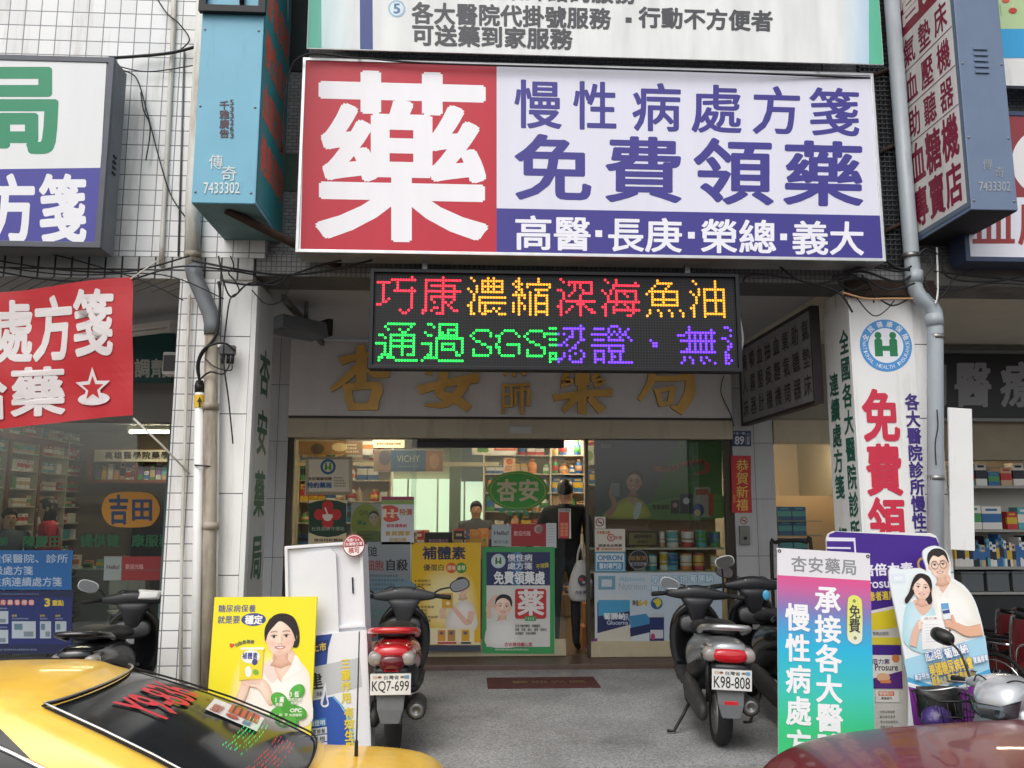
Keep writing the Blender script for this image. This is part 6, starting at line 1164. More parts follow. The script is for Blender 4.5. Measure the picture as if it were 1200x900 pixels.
MB().box(-.22, .22, -.2, .2, .42, .45).build('seat', M_white, t, bevel=.02); MB().loft([[(-.2, .2 + q, z), (.2, .2 + q, z), (.2, .23 + q, z), (-.2, .23 + q, z)] for z, q in ((.45, 0), (.7, .05), (.95, .1), (1.0, .1))], 0, False).build('backrest', M_white, t, bevel=.02)
for sx in (-1, 1):
    for sy in (-1, 1): MB().tube([(sx * .18, sy * .16, .43), (sx * .22, sy * .2, 0)], .018, 8).build('leg', M_white, t)
YG = YB + .03
def d(a): a.rect(-40, 645, 84, 691, '#1f6fb4'); a.rect(-40, 645, 84, 691, '#8fb8d8') if False else None; a.rect(-38, 647, 82, 689, '#1d68ac'); a.row('各大健保醫院、診所', -38, 649, 80, 660, '#b9c9d6', .012); a.row('上級處方箋', -20, 663, 39, 674, '#b9c9d6', .012); a.row('慢性病連續處方箋', -22, 676, 73, 687.5, '#b9c9d6', .012)
poster('window_board', 'bright blue board with white brush writing on the left shop window', 'board', (-40, 645, 84, 691), d, Y=YG, th=.008, sheet='#1f6fb4')
def d(a):
    a.rect(-40, 692, 84, 766, '#1c2450'); a.rect(-40, 700, 84, 755, lambda u, v: (24 + (u + 40) * .05, 44, 110), 2, 1); lines(a, -38, 695, 76, 1, 3, 2.2, '#6a769c'); 
    for i, c in enumerate('正確用藥看標籤'): x = 4 - 20 + i * 8.3; a.ellipse(x + 3, 706, 3.8, 3.8, '#b8323a', 14, i > 0); a.ch(c, x, 703, x + 6.2, 709, '#e6d0c8', .02, i > 0)
    a.fit('3', 52, 701, 59, 711, '#e0c83c', .05); a.row('重點', 61, 703, 75, 710, '#e0c83c', .034)
    for x, y, w_, h_ in ((14, 728, 28, 20), (47, 728, 13, 20), (65, 728, 13, 20), (-20, 716, 30, 15), (-20, 738, 30, 16)):
        a.rect(x, y, x + w_, y + h_, '#b9c4cc'); a.rect(x + w_ * .1, y + h_ * .15, x + w_ * .45, y + h_ * .5, '#5f7f8c'); a.rect(x + w_ * .5, y + h_ * .6, x + w_ * .9, y + h_ * .9, '#7c8a94'); a.row('說明', x, y - 8, x + 6, y - 5, '#d8c84a', .01); lines(a, x, y - 4, x + w_, 1, 2, 1.8, '#a9b4c4', int(x))
    lines(a, -38, 760, 74, 1, 3, 2.4, '#8a94b0')
poster('window_poster', 'navy poster with red dots and a yellow number three on the left shop window', 'poster', (-40, 692, 84, 766), d, Y=YG, th=.002, sheet='#1c2450')
t = thing('sticker', 'orange pill shaped sticker with two dark blue brush characters on the left shop window', 'sticker', at(153, 617, YG)); a = Art(pxmap(YG, t.location), .0003)
a.poly([(138, 577), (169, 577), (181, 582), (187.5, 597), (181, 612), (169, 617.5), (138, 617.5), (125, 612), (119, 597), (125, 582)], '#c98a24', 5); a.ch('吉', 127, 579, 151, 615, '#1e3f66', .034); a.ch('田', 153, 583, 180, 611, '#1e3f66', .034); a.build('print', t, 0)
t = thing('window_lettering', 'row of dark green characters stuck across the left shop window', 'lettering', at(100, 642, YG)); a = Art(pxmap(YG, t.location), .0003)
g = '#0f5a34'; a.row('藥師', -12, 629, 10, 640, g, .034); a.row('陳慶田', 26, 627, 72, 642, g, .034); a.row('提供健', 94, 626, 140, 641, g, .034); a.row('康服務', 154, 626, 202, 641, g, .034); a.build('lettering', t, 0)
t = thing('shop_sign', 'dark green hanging sign with pale characters behind the red cloth banner', 'sign', at(170, 450, 8.9)); mb = MB().box(at(40, 420, 8.9).x, at(202, 420, 8.9).x, 8.9, 8.96, at(150, 448, 8.9).z, at(150, 390, 8.9).z).build('board', mat('dark_teal_board', '#17504c', .5), t, True)
a = Art(pxmap(8.9, t.location)); a.row('調劑', 157, 420, 196, 443, '#b9bfba', .034, .95); a.row('處方', 110, 420, 150, 443, '#b9bfba', .034, .95); a.build('lettering', t, -.002)
t = thing('sensor_box', 'pale wall fan box under the left arcade ceiling by the pillar', 'box', at(200, 440, 7.4)); MB().box(-.06, .06, -.05, .1, 0, .2).build('case', M_white, t, bevel=.01); MB().box(-.05, .05, -.056, -.05, .03, .17).build('grille', M_grey, t)
def d(a): a.rect(122, 652, 142, 680, '#95a09c'); a.fit('Hello!', 125, 662, 140, 667, '#5a3f44', .03)
poster('sticker', 'grey green greeting card on the left shop window', 'sticker', (122, 652, 142, 680), d, Y=YG, sheet='#95a09c')
def d(a): a.rect(143, 652, 190, 680, '#96282c'); a.row('歡迎光臨', 147, 661, 168, 667, '#c98c8c', .03); a.rect(143, 667, 190, 668.5, '#7a4a40')
poster('sticker', 'red greeting card on the left shop window under the green characters', 'sticker', (143, 652, 190, 680), d, Y=YG, sheet='#96282c')
# potted plant
t = thing('potted_plant', 'dark leafy plant in a red pot inside the left shop window', 'plant', (-4.55, 10.0, FL + .02))
MB().lathe([(.1, 0), (.14, .24), (.15, .24), (.15, .27), (.001, .25)], 18).build('pot', mat('red_pot', '#a8382c', .4), t)
mb = MB()
for i in range(70):
    an = rnd.uniform(0, 6.28); z0 = .3 + rnd.random() * .6; r_ = rnd.uniform(.05, .25); L = rnd.uniform(.12, .2); v = Vector((math.cos(an), math.sin(an), rnd.uniform(-.2, .6))); s_ = v.cross(Vector((0, 0, 1))).normalized() * .035; p0 = Vector((math.cos(an) * r_ * .4, math.sin(an) * r_ * .4, z0))
    mb.add([p0, p0 + v * L * .5 + s_, p0 + v * L, p0 + v * L * .5 - s_], [(0, 1, 2, 3)])
mb.build('foliage', mat('dark_leaves', '#2c4a26', .4, 0, .3, 8), t, fix=False); MB().tube([(0, 0, .2), (.01, 0, .9)], .012, 6).build('stem', M_wood, t)

# ---- right shop and middle window
M_r = mat('grey_shelf', '#a5a49e', .45, .2, .05, 6)
t = thing('shelf_unit', 'grey steel shelf of boxes and catalogues in the right shop', 'shelf unit', (6.2, 9.75, -.28))
for z in (1.08, 1.5, 2.0): MB().box(5.55, 7.4, 9.55, 9.95, z - .03, z).build('shelf', M_r, t, True)
for x in (5.56, 7.38): MB().box(x - .015, x + .015, 9.94, 9.96, -.28, 2.2).build('upright', M_r, t, True)
MB().box(5.55, 7.4, 9.965, 9.98, -.28, 2.25).build('back_panel', mat('pale_back', '#b9b6ac', .5), t, True)
for i, (x, w_, h_, c1, c2) in enumerate(((5.62, .12, .24, '#e8e6e0', '#c23a36'), (5.80, .21, .27, '#e8e6e0', '#4f9a5a'), (6.03, .23, .26, '#e8e6e0', '#3a6ea8'), (6.27, .12, .2, '#c23a36', '#d8b23c'), (6.42, .16, .25, '#5fb0b8', '#e8e6e0'))):
    put('box', c1, c2, (x, 9.62, 1.501), (w_, .16, h_), f'{CN[c1]} support bandage box with {CN[c2]} picture on the upper steel shelf', 'boxes on the steel shelf')
x = 5.57; r_ = random.Random(4)
for i in range(30):
    w_ = r_.uniform(.012, .05); c1 = r_.choice(['#e8e6e0', '#e8e6e0', '#3a6ea8', '#5fb0b8', '#c9a98a', '#2b2f3a']); put('box', c1, r_.choice(['#2b2f3a', '#3a6ea8', '#d8b23c']), (x + w_ / 2, 9.66, 1.081), (w_, .2, r_.uniform(.24, .36)), f'{CN[c1]} catalogue standing upright on the lower steel shelf', 'catalogues on the steel shelf'); x += w_ + .002
for i, x in enumerate((5.75, 6.05, 6.35)):
    o = MB().box(-.13, .13, -.15, .15, 0, .2).box(-.14, .14, -.16, .16, .2, .225).build('storage_bin', mat('grey_bin', '#5f6468', .4), bevel=.01); o.location = (x, 9.7, .86 if False else .80); setp(o, f'grey plastic storage bin {("at the left end", "in the middle", "at the right end")[i]} under the catalogue shelf', 'bin', 'storage bins in the right shop')
for i in range(12):
    x = 5.66 + i * .15; c1 = ['#e8e6e0', '#5fb0b8', '#e8e6e0', '#3a6ea8', '#c9a98a'][i % 5]; put('box', c1, ['#4f9a5a', '#c23a36', '#2b2f3a'][i % 3], (x, 9.64, 2.001), (.13, .15, .16 + .05 * ((i * 7) % 3)), f'{CN[c1]} carton on the top of the steel shelf in the right shop', 'cartons on the top steel shelf')
one(MB().box(5.5, 7.4, 9.6, 9.95, -.28, .765), 'cupboard', mat('dark_backdrop', '#26272b', .5), 'dark cupboard under the storage bins in the right shop', 'cupboard', bevel=.01)  # added block that darkens the background below the bench
one(MB().box(5.5, 7.4, 9.55, 9.95, .77, .798), 'bench', M_r, 'low grey bench carrying the storage bins in the right shop', 'bench')
t = thing('shop_sign', 'black sign board with grey brush characters over the right shop', 'sign', at(1150, 488, 9.2)); MB().box(at(1100, 450, 9.2).x, 9, 9.2, 9.26, at(1150, 492, 9.2).z, at(1150, 413, 9.2).z).build('board', mat('black_board', '#15161c', .35), t, True); frame_mb(MB(), at(1098, 450, 9.2).x, 9.02, at(1150, 494, 9.2).z, at(1150, 411, 9.2).z, .035, 9.17, 9.21).build('frame', mat('grey_sign_frame', '#7c7c80', .4, .4), t, True)
a = Art(pxmap(9.2, t.location)); a.ch('醫', 1118, 423, 1162, 478, '#8f8f94', .034); a.ch('療', 1172, 423, 1216, 478, '#8f8f94', .034); a.ch('用', 1072, 423, 1112, 478, '#8f8f94', .034); a.build('lettering', t, -.003)
for i in range(6):
    r0, c0 = divmod(i, 2); z = [at(930, y, 9.9).z for y in (647, 627, 610)][r0]
    t = put('box', '#3a6ea8', '#5fb0b8', (at(920 + c0 * 17, 640, 9.9).x, 9.9, z + .001), (.155, .08, .16), ('lowest', 'middle', 'topmost')[r0] + ' blue packet, ' + ('left', 'right')[c0] + ' column of the pile in the middle shop window', 'blue packets in the middle window')
for z in [at(930, y, 9.9).z for y in (647, 627, 610)]: one(MB().box(3.55, 4.15, 9.8, 10.0, z - .012, z - .001), 'shelf', mat('glass_green_shelf', '#8fa09a', .2), f'thin glass shelf under the blue packets, {z:.1f} m up' if False else ('thin glass shelf carrying the ' + {0: 'lowest', 1: 'middle', 2: 'topmost'}[[round(at(930, y, 9.9).z, 3) for y in (647, 627, 610)].index(round(z, 3))] + ' blue packets'), 'shelf')
one(MB().box(3.6, 4.68, 10.6, 10.64, -.28, 1.9), 'partition', mat('peach_panel', '#d8b48a', .6), 'peach coloured panel behind the blue packets in the middle shop window', 'partition')
t = thing('clothes_rack', 'black tubular rack standing before the middle shop window', 'rack', (3.45, 8.9, -.3))
MB().tube(spline([(-.25, 0, 0), (-.25, 0, 1.55), (-.2, 0, 1.68), (0, 0, 1.7), (.13, 0, 1.68), (.18, 0, 1.6), (.18, 0, 0)], 4, False), .02, 8).build('frame', M_black, t)
for z in (.4, 1.3): MB().tube([(-.25, 0, z), (.18, 0, z)], .012, 8).build('crossbar', M_black, t)
# ================================================================ vehicles
def car(name, label, loc, rz, paint, L=4.4, Wd=1.7, dark=None, hood=1.0, deck=.96, belt=0, zr=1.43, xr0=-1.43, xr1=-.45, xf0=1.15, xf1=.45, nose=.72):
    t = thing(name, label, 'car', loc, rz=rz); hl = L / 2; w = Wd / 2
    st = [(-hl, .80, .70), (-hl + .06, .90, deck - .06), (-hl + .3, .96, deck), (xr0, 1, deck + .01), (xr0 + .6, 1, .98), (0, 1, .98), (xf0 - .1, 1, 1.0), (xf0 + .1, 1, hood), (hl - .75, .98, hood - .07), (hl - .35, .93, nose + .10), (hl - .1, .82, nose), (hl, .66, nose - .14)]
    rings = []
    for x, k, zt in st:
        if belt and abs(zt - .98) < .02 and x > xr0: zt = belt
        hw = w * k; q = min(zt, .99 if not belt else belt - .02); h = [(hw * .90, .20), (hw * .97, .30), (hw, .48), (hw * .995, q * .66), (hw * .965, q * .86), (hw * .90, q * .955), (hw * .74, zt - .018), (hw * .4, zt), (0, zt + .008)]
        rings.append([(x, y, z) for y, z in h] + [(x, -y, z) for y, z in h[-2::-1]])
    MB().loft(rings, 0, True, True, True).build('body', paint, t, sub=2)
    def lvl(s):                                   # greenhouse outline at height fraction s
        b = math.sin(math.pi * s) * .05; hw = (w * .90) * (1 - s) + (w * .62) * s + b * .9
        return xr0 * (1 - s) + xr1 * s - b * 1.1, xf0 * (1 - s) + xf1 * s + b * 1.1, hw, .95 * (1 - s) + zr * s + b * .25
    NR, NS = 12, 14
    def ring(s):
        a, f, hw, z = lvl(s); P = []; cr = .10
        for i in range(NR): y = -1 + 2 * (i + .5) / NR; P.append((a - .09 * (1 - y * y) + .05 * y ** 8, y * hw * .97, z + .012 * (1 - y * y) * s))
        for i in range(NS): q = (i + .5) / NS; P.append((a + .07 + (f - a - .14) * q, hw * (1 + .02 * math.sin(math.pi * q)), z))
        for i in range(NR): y = 1 - 2 * (i + .5) / NR; P.append((f + .09 * (1 - y * y) - .05 * y ** 8, y * hw * .97, z + .012 * (1 - y * y) * s))
        for i in range(NS): q = 1 - (i + .5) / NS; P.append((a + .07 + (f - a - .14) * q, -hw * (1 + .02 * math.sin(math.pi * q)), z))
        return P
    S_ = [0, .05, .2, .4, .6, .8, .93, 1.0]; rg = [ring(s) for s in S_]
    top = rg[-1]; cx = (xr1 + xf1) / 2
    for k, dz in ((.965, .014), (.85, .035), (.6, .055), (.3, .066)): rg.append([(cx + (x - cx) * k, y * k, z + dz) for x, y, z in top])
    n = len(top); fs = []; body = []; glass = []
    for i in range(len(rg) - 1):
        for j in range(n):
            a = i * n + j; b = i * n + (j + 1) % n; f = (a, b, b + n, a + n)
            side = 'rear' if j < NR - 1 else 'l' if NR <= j < NR + NS - 1 else 'front' if NR + NS <= j < 2 * NR + NS - 1 else 'r' if 2 * NR + NS <= j < n - 1 else 'c'
            g = 1 <= i <= 5 and side != 'c'
            if side == 'l': g = g and 3 <= j - NR <= 11 and j - NR != 7
            if side == 'r': g = g and 1 <= j - 2 * NR - NS <= 9 and j - 2 * NR - NS != 5
            (glass if g else body).append(f)
    body.append(tuple((len(rg) - 1) * n + j for j in range(n)))
    V = [p for r in rg for p in r]
    MB().add(V, body, 0, True).build('cabin', paint, t, sub=1)
    gm = mat('tinted_car_glass', '#232628', .1, 0, 0, spec=.25)
    side_of = lambda f: ('rear_window' if sum(V[i][0] for i in f) / 4 < xr1 + .0 and abs(sum(V[i][1] for i in f) / 4) < w * .9 and all((i % n) < NR for i in f) else 'windscreen' if all(NR + NS <= (i % n) < 2 * NR + NS for i in f) else 'side_window')
    for nm in ('rear_window', 'windscreen', 'side_window'):
        fl = [f for f in glass if side_of(f) == nm]
        if nm == 'side_window':
            for sg in (-1, 1): MB().add(V, [f for f in fl if V[f[0]][1] * sg > 0], 0, True).build(nm, gm, t, sub=1)
        else: MB().add(V, fl, 0, True).build(nm, gm, t, sub=1)
    def G(y, s, off=.012):                        # a point just outside the rear window
        a, f, hw, z = lvl(s); return Vector((a - .09 * (1 - y * y) + .05 * abs(y) ** 8 - off * .6, y * hw * .97, z + .012 * (1 - y * y) * s + off * .8))
    edge = [G(y, .055) for y in [i / 10 - .94 for i in range(0, 20)]] + [G(.94, s) for s in (.1, .3, .5, .7, .9)] + [G(-(i / 10 - .94), .935) for i in range(0, 20)] + [G(-.94, s) for s in (.9, .7, .5, .3, .1)]
    MB().tube(edge + edge[:2], .006, 6).build('window_seal', M_rub, t)
    MB().tube([p + Vector((-.006, 0, .012)) for p in edge[20:45]], .006, 6).build('bright_trim', M_alu, t)
    for sg in (-1, 1):
        a, f, hw, z = lvl(1.0); MB().tube([(xr1 + .28, sg * (hw - .035), z + .022), (xr1 + .45, sg * (hw - .03), z + .03), (xf1, sg * (hw - .03), z + .024)], .011, 6).build('roof_moulding', M_rub, t)
        MB().tube([(lvl(0.04)[0] + .5, sg * (lvl(.04)[2] + .016), .975), (0, sg * (lvl(.04)[2] + .03), .975), (xf0 - .1, sg * (lvl(.04)[2] + .01), .975)], .009, 6).build('bright_trim', M_alu, t)
        MB().tube([Vector((lvl(s)[0] + .42 + .10 * s, sg * (lvl(s)[2] + .012), lvl(s)[3])) for s in (.05, .3, .6, .9)] + [Vector((lvl(.95)[1] - .2, sg * (lvl(.95)[2] + .012), lvl(.95)[3]))], .012, 6).build('bright_trim', M_chrome, t)
        for x in (-hl + .78, hl - .82):
            wm = MB(); Mx = Matrix.Translation((x, sg * (w - .10), .31)) @ Matrix.Rotation(R(90), 4, 'Y') @ Matrix.Identity(4)
            Mx = Matrix.Translation((x, sg * (w - .10), .31)) @ Matrix.Rotation(R(90), 4, 'X')
            wh = MB().lathe([(.2, -.09), (.29, -.095), (.31, -.06), (.31, .06), (.29, .095), (.2, .09)], 28, M=Mx).build('wheel', M_rub, t)
            MB().lathe([(.01, -.07), (.12, -.075), (.2, -.092), (.2, .092), (.12, .075), (.01, .07)], 20, M=Mx).build('rim', M_alu, wh)
        MB().box(hl - .28, hl - .12, sg * w * .48 - .16, sg * w * .48 + .16, nose - .16, nose - .06).build('headlight', mat('lamp_glass', '#c9ced2', .08), t, bevel=.03)
        MB().box(-hl - .01, -hl + .1, sg * w * .62 - .16, sg * w * .62 + .16, .62, .78).build('tail_light', mat('red_lens', '#8c1418', .1), t, bevel=.02)
    return t, G
M_yel = mat('taxi_yellow_paint', '#f7c64a', .3, 0, .03, 3, coat=.35, dirt=('#b08a44', .3), dm=(2, 2, 2), dth=.5); M_red = mat('dark_red_paint', '#64141a', .32, 0, .03, 3, coat=.3, spec=.35)
taxi, G = car('taxi', 'yellow taxi with red and green writing on its dark rear window', (-2.29, 4.70, -.6), 180, M_yel, L=4.45, deck=.94, zr=1.43, xr1=-.26)
def onglass(v): q = G(-v.x, v.z, .008 - v.y * 1.0); return q
def garts(draw, name, m=None, e=None):
    a = Art(lambda u, v: (u, v), .0004); draw(a); return a.build(name, taxi, 0, m, None, None, onglass)
M_rtx = print_mat('red_vinyl', .5)
garts(lambda a: a.fit("Y9-836", -.46, .84, .56, .64, '#d8303c', .016), 'lettering')
def d(a):
    a.rect(.18, .58, .62, .34, '#e6e4e4'); a.rect(.36, .50, .62, .36, '#c8543c'); [a.rect(.38, .485 - i * .03, .62, .475 - i * .03, '#3c1a18', same=i > 0) for i in range(4)]; a.row('乘客服務', .2, .57, .44, .52, '#b03a3a', .02); a.fit('0800', .2, .42, .33, .38, '#2f5a9c', .02); a.ellipse(.27, .47, .05, .03, '#b03a3a', 16)
garts(d, 'sticker')
mg, mr_ = mat('taxi_green_led', (.05, .9, .2), .4, emit=.6), mat('taxi_red_led', (.9, .08, .06), .4, emit=.5)
for k, (s0, m_, nm) in enumerate(((.40, mg, 'green_led_text'), (.25, mr_, 'red_led_text'))):
    mb = MB(); r_ = random.Random(k + 3)
    for i in range(46):
        for j in range(6):
            if r_.random() < (.55 if (i // 5) % 2 == 0 or True else 0) and (i % 6) != 5:
                y = .42 - i * .0185 + (.1 if k else -.05); s = s0 - j * .017; c = G(y, s, .009); e = .0045
                mb.add([c + Vector((0, -e, -e)), c + Vector((0, e, -e)), c + Vector((-.0, e, e)), c + Vector((0, -e, e))], [(0, 1, 2, 3)])
    mb.build(nm, m_, taxi, fix=False)
p = P(417, 900, 5.05) - taxi.location; MB().tube([(-p.x, -p.y, .9), (-p.x, -p.y, 1.02), (-p.x + .0, -p.y, 1.03), (-p.x, -p.y, 1.62)], [.012, .010, .005, .0035], 8).build('antenna', M_black, taxi)
# roof lamp of the taxi is beyond the frame; red car
redc, _ = car('parked_car', 'shiny dark red car with its bonnet pointing left, beside the banner stands', (4.08, 4.42, -.6), 180, M_red, L=4.96, Wd=1.84, hood=1.15, nose=.90, zr=1.5, xf0=.25, xf1=-.4, belt=1.08, xr0=-1.6, xr1=-.8)
MB().tube([(2.15, .5, .93), (1.7, .62, 1.06), (1.0, .68, 1.15)], .006, 6).build('bonnet_gap', M_rub, redc)

def sring(y, cx, cz, w, h, n=20, p=2.4):
    o = []
    for k in range(n):
        c, s = math.cos(2 * math.pi * k / n), math.sin(2 * math.pi * k / n)
        o.append((cx + w / 2 * math.copysign(abs(c) ** (2 / p), c), y, cz + h / 2 * math.copysign(abs(s) ** (2 / p), s)))
    return o
def zring(z, cx, cy, w, d, n=20, p=2.4):
    return [(x, cy + (q - 0), z) for x, q, _ in [(a_[0], a_[2], 0) for a_ in sring(0, cx, 0, w, d, n, p)]]
M_lens = mat('red_tail_lens', '#b81420', .08, 0, 0, coat=.5); M_clear = mat('clear_lens', '#8f8883', .06, 0, 0, coat=.8); M_eng = mat('dull_engine_case', '#3c3b3a', .6, .3, .2, 14, dirt=('#59534a', .5))
M_seat = mat('black_seat_vinyl', '#18181a', .5, 0, .1, 20, .1, 60); M_shield = mat('scuffed_black_plastic', '#232427', .45, 0, .15, 7, dirt=('#5a5856', .25)); M_mirror = mat('mirror_glass', (.75, .78, .8), .03, 1)
def wheel(t, y, nm='wheel', r=.215, wd=.1):
    Mx = Matrix.Translation((0, y, r)) @ Matrix.Rotation(R(90), 4, 'Y')
    w_ = MB().lathe([(r - .075, -wd * .4), (r - .03, -wd * .5), (r - .008, -wd * .3), (r, 0), (r - .008, wd * .3), (r - .03, wd * .5), (r - .075, wd * .4)], 32, M=Mx).build(nm, M_rub, t)
    mb = MB().lathe([(r - .075, -wd * .41), (r - .085, -wd * .2), (r - .085, wd * .2), (r - .075, wd * .41), (r - .07, 0)], 32, M=Mx); mb.lathe([(.001, -.05), (.04, -.05), (.04, .05), (.001, .05)], 16, M=Mx)
    for k in range(3):
        a = 2 * math.pi * k / 3 + .3; mb.tube([Mx @ Vector((0, 0, 0)), Mx @ Vector((math.cos(a) * (r - .08), math.sin(a) * (r - .08), 0))], .014, 6)
    mb.build('rim', M_steel, w_); return w_
def mirror(t, s, m, stalk=True, big=1.0, up=.18, outx=.2, rot=0, seen_back=False):
    st = MB().tube(spline([(s * .22, .44, .97), (s * (.22 + outx * .4), .43, .97 + up * .7), (s * (.22 + outx), .41, .97 + up)], 5, False), .008, 8).build('mirror_stalk', M_black if m is not M_chrome else M_chrome, t)
    c = Vector((s * (.25 + outx), .405, .985 + up)); Mx = Matrix.Translation(c) @ Matrix.Rotation(R(rot), 4, 'Z') @ Matrix.Rotation(R(-s * 18), 4, 'Y')
    MB().loft([[(p[0], y, p[2]) for p in sring(0, 0, 0, w_, h_, 18, 2.6)] for y, w_, h_ in ((.045, .05, .03), (.03, .11, .07), (.008, .145 * big, .09 * big), (-.008, .15 * big, .095 * big))], M=Mx).build('mirror_shell', m, st)
    MB().add([Mx @ Vector((p[0], -.0095, p[2])) for p in sring(0, 0, 0, .135 * big, .082 * big, 18, 2.6)], [tuple(range(18))]).build('mirror_glass', M_mirror, st)
def scooter(label, loc, rz, paint, front, plate=None, rail=None, mirrors=((-1, 'b', .2, .18), (1, 'b', .2, .18)), lean=0, tail='wide', cover=None, reflector=False, pz=.53):
    t = thing('motor_scooter', label, 'scooter', loc, rz=rz, ry=lean); cover = cover or M_shield; rail = rail or paint
    wheel(t, -.62); wheel(t, .62)
    MB().loft([sring(.10, 0, .50, .30, .30), sring(-.06, 0, .55, .33, .32), sring(-.25, 0, .62, .345, .27), sring(-.5, 0, .665, .34, .21), sring(-.75, 0, .70, .30, .17), sring(-.9, 0, .715, .25, .13), sring(-.95, 0, .715, .2, .09)]).build('tail_body', paint, t, sub=1)
    MB().loft([sring(.16, 0, .40, .26, .26), sring(0, 0, .40, .30, .26), sring(-.25, 0, .47, .30, .2), sring(-.45, 0, .54, .27, .12)]).build('lower_fairing', M_shield, t, sub=1)
    MB().loft([sring(.14, 0, .70, .16, .05), sring(.05, 0, .755, .25, .09), sring(-.2, 0, .785, .28, .11), sring(-.36, 0, .80, .29, .12), sring(-.44, 0, .825, .28, .11), sring(-.66, 0, .83, .24, .09), sring(-.72, 0, .81, .18, .04)]).build('seat', M_seat, t, sub=1)
    MB().loft([sring(y, 0, z, w_, .06, 16, 4) for y, z, w_ in ((-.05, .3, .26), (.1, .285, .30), (.34, .285, .34), (.44, .34, .36))]).build('floorboard', M_shield, t)
    # leg shield, seen from behind as a curved panel
    rg = []
    for z, w_, y, d_ in ((.24, .20, .50, .10), (.34, .34, .50, .10), (.5, .43, .50, .09), (.66, .44, .485, .09), (.78, .40, .46, .1), (.86, .26, .445, .12), (.92, .15, .44, .11)):
        rg.append([(x, y + q + (.12 if False else -.25 * x * x * 2 + .04), z) for x, q in [(p[0], p[2]) for p in sring(0, 0, 0, w_, d_, 20, 2.6)]])
    MB().loft(rg).build('leg_shield', front, t, sub=1)
    MB().loft([[(p[0], .40 + p[2] * .25 - .002, .72 + p[2]) for p in sring(0, 0, 0, .30, .16, 16, 3)], [(p[0], .385 + p[2] * .25, .72 + p[2]) for p in sring(0, 0, 0, .26, .12, 16, 3)]]).build('glove_box', M_shield, t)
    MB().box(-.03, .03, .372, .384, .60, .64).build('key_plate', M_alu, t)
    hc = MB().loft([[(x, .43 + q, z + dz) for q, z in [(p[0] * .5, p[2]) for p in sring(0, 0, 0, d_, h_, 16, 2.4)]] for x, d_, h_, dz in ((-.27, .05, .05, .965), (-.2, .16, .075, .965), (-.1, .24, .12, .975), (0, .26, .14, .985), (.1, .24, .12, .975), (.2, .16, .075, .965), (.27, .05, .05, .965))]).build('handlebar_cover', cover, t, sub=1)
    MB().loft([[(p[0], .44 - (z - .7) * .1 + p[2], z) for p in sring(0, 0, 0, w_, d_, 16, 3)] for z, w_, d_ in ((.70, .12, .12), (.80, .135, .13), (.88, .20, .15), (.955, .36, .13))]).build('cover_stem', cover, hc, sub=1)
    MB().loft([[(p[0], .395 + p[2] * .5, 1.02 + p[2] * .55) for p in sring(0, 0, 0, w_, h_, 16, 2.6)] for w_, h_ in ((.2, .09),)] + [[(p[0], .39 + p[2] * .5, 1.026 + p[2] * .55) for p in sring(0, 0, 0, .17, .07, 16, 2.6)]]).build('instrument_panel', mat('smoked_dial', '#2c3033', .08, coat=.5), hc)
    MB().ell((0, .545, .96), (.09, .03, .055), 16, 10).build('headlight', M_clear, hc)
    for s, z_ in ((-1, .99), (1, .985)): MB().tube(spline([(s * .2, .45, .965), (s * .13, .53, 1.03), (s * .05, .56, 1.0), (s * .03, .54, .88)], 5, False), .005, 5).build('control_cable', M_black, t)
    MB().tube([(0, .45, .9), (0, .52, .6), (0, .6, .3)], .03, 10).build('steering_column', M_black, t)
    for s in (-1, 1):
        MB().tube([(s * .25, .425, .965), (s * .30, .40, .962), (s * .375, .375, .955), (s * .38, .374, .955)], [.018, .02, .021, .016], 10).build('grip', M_rub, t)
        MB().tube(spline([(s * .24, .46, .96), (s * .3, .47, .955), (s * .38, .44, .945)], 4, False), .007, 6).build('brake_lever', M_steel, t)
        MB().tube([(s * .055, .6, .215), (s * .055, .58, .45), (s * .03, .53, .6)], .02, 8).build('fork', M_eng, t)
    for s, k, ox, u in mirrors:
        mirror(t, s, {'b': M_black, 'c': mat('painted_chrome_gleam', '#cfd1d2', .2, .3, coat=.4)}[k], big=1.1, outx=ox, up=u)  # pale shell colour stands for the sky mirrored in chrome
    rg = []
    for i in range(9):
        a = R(-20 + i * 19); rg.append([(x, .62 + math.cos(a) * rr, .215 + math.sin(a) * rr) for x, rr in ((-.065, .225), (-.05, .25), (0, .258), (.05, .25), (.065, .225), (.05, .235), (0, .24), (-.05, .235))])
    MB().loft(rg).build('front_fender', front, t)
    # tail end
    if tail == 'wide':
        MB().loft([sring(y, 0, z, w_, h_, 20, 2.8) for y, z, w_, h_ in ((-.86, .69, .26, .10), (-.945, .68, .25, .105), (-.972, .675, .19, .08))]).build('tail_light', M_lens, t, sub=1)
    else:
        MB().loft([sring(y, 0, z, w_, h_, 20, 2.8) for y, z, w_, h_ in ((-.86, .665, .20, .13), (-.955, .655, .17, .12), (-.975, .65, .12, .09))]).build('tail_light', mat('dark_red_lens', '#5a1016', .1, coat=.5), t, sub=1)
    for s in (-1, 1):
        MB().loft([[(p[0] + s * (.105 if tail != 'wide' else .125), y, p[2] + .68) for p in sring(0, 0, 0, w_, h_, 14, 2.4)] for y, w_, h_ in ((-.80, .10, .12), (-.90, .10, .105), (-.94, .085, .085), (-.95, .06, .06))]).build('turn_signal', M_clear, t)
    rr = MB()
    rr.tube(spline([(-.15, -.62, .80), (-.155, -.78, .845), (-.10, -.93, .87), (0, -.955, .875), (.10, -.93, .87), (.155, -.78, .845), (.15, -.62, .80)], 5, False), .022, 10).build('grab_rail', rail, t)
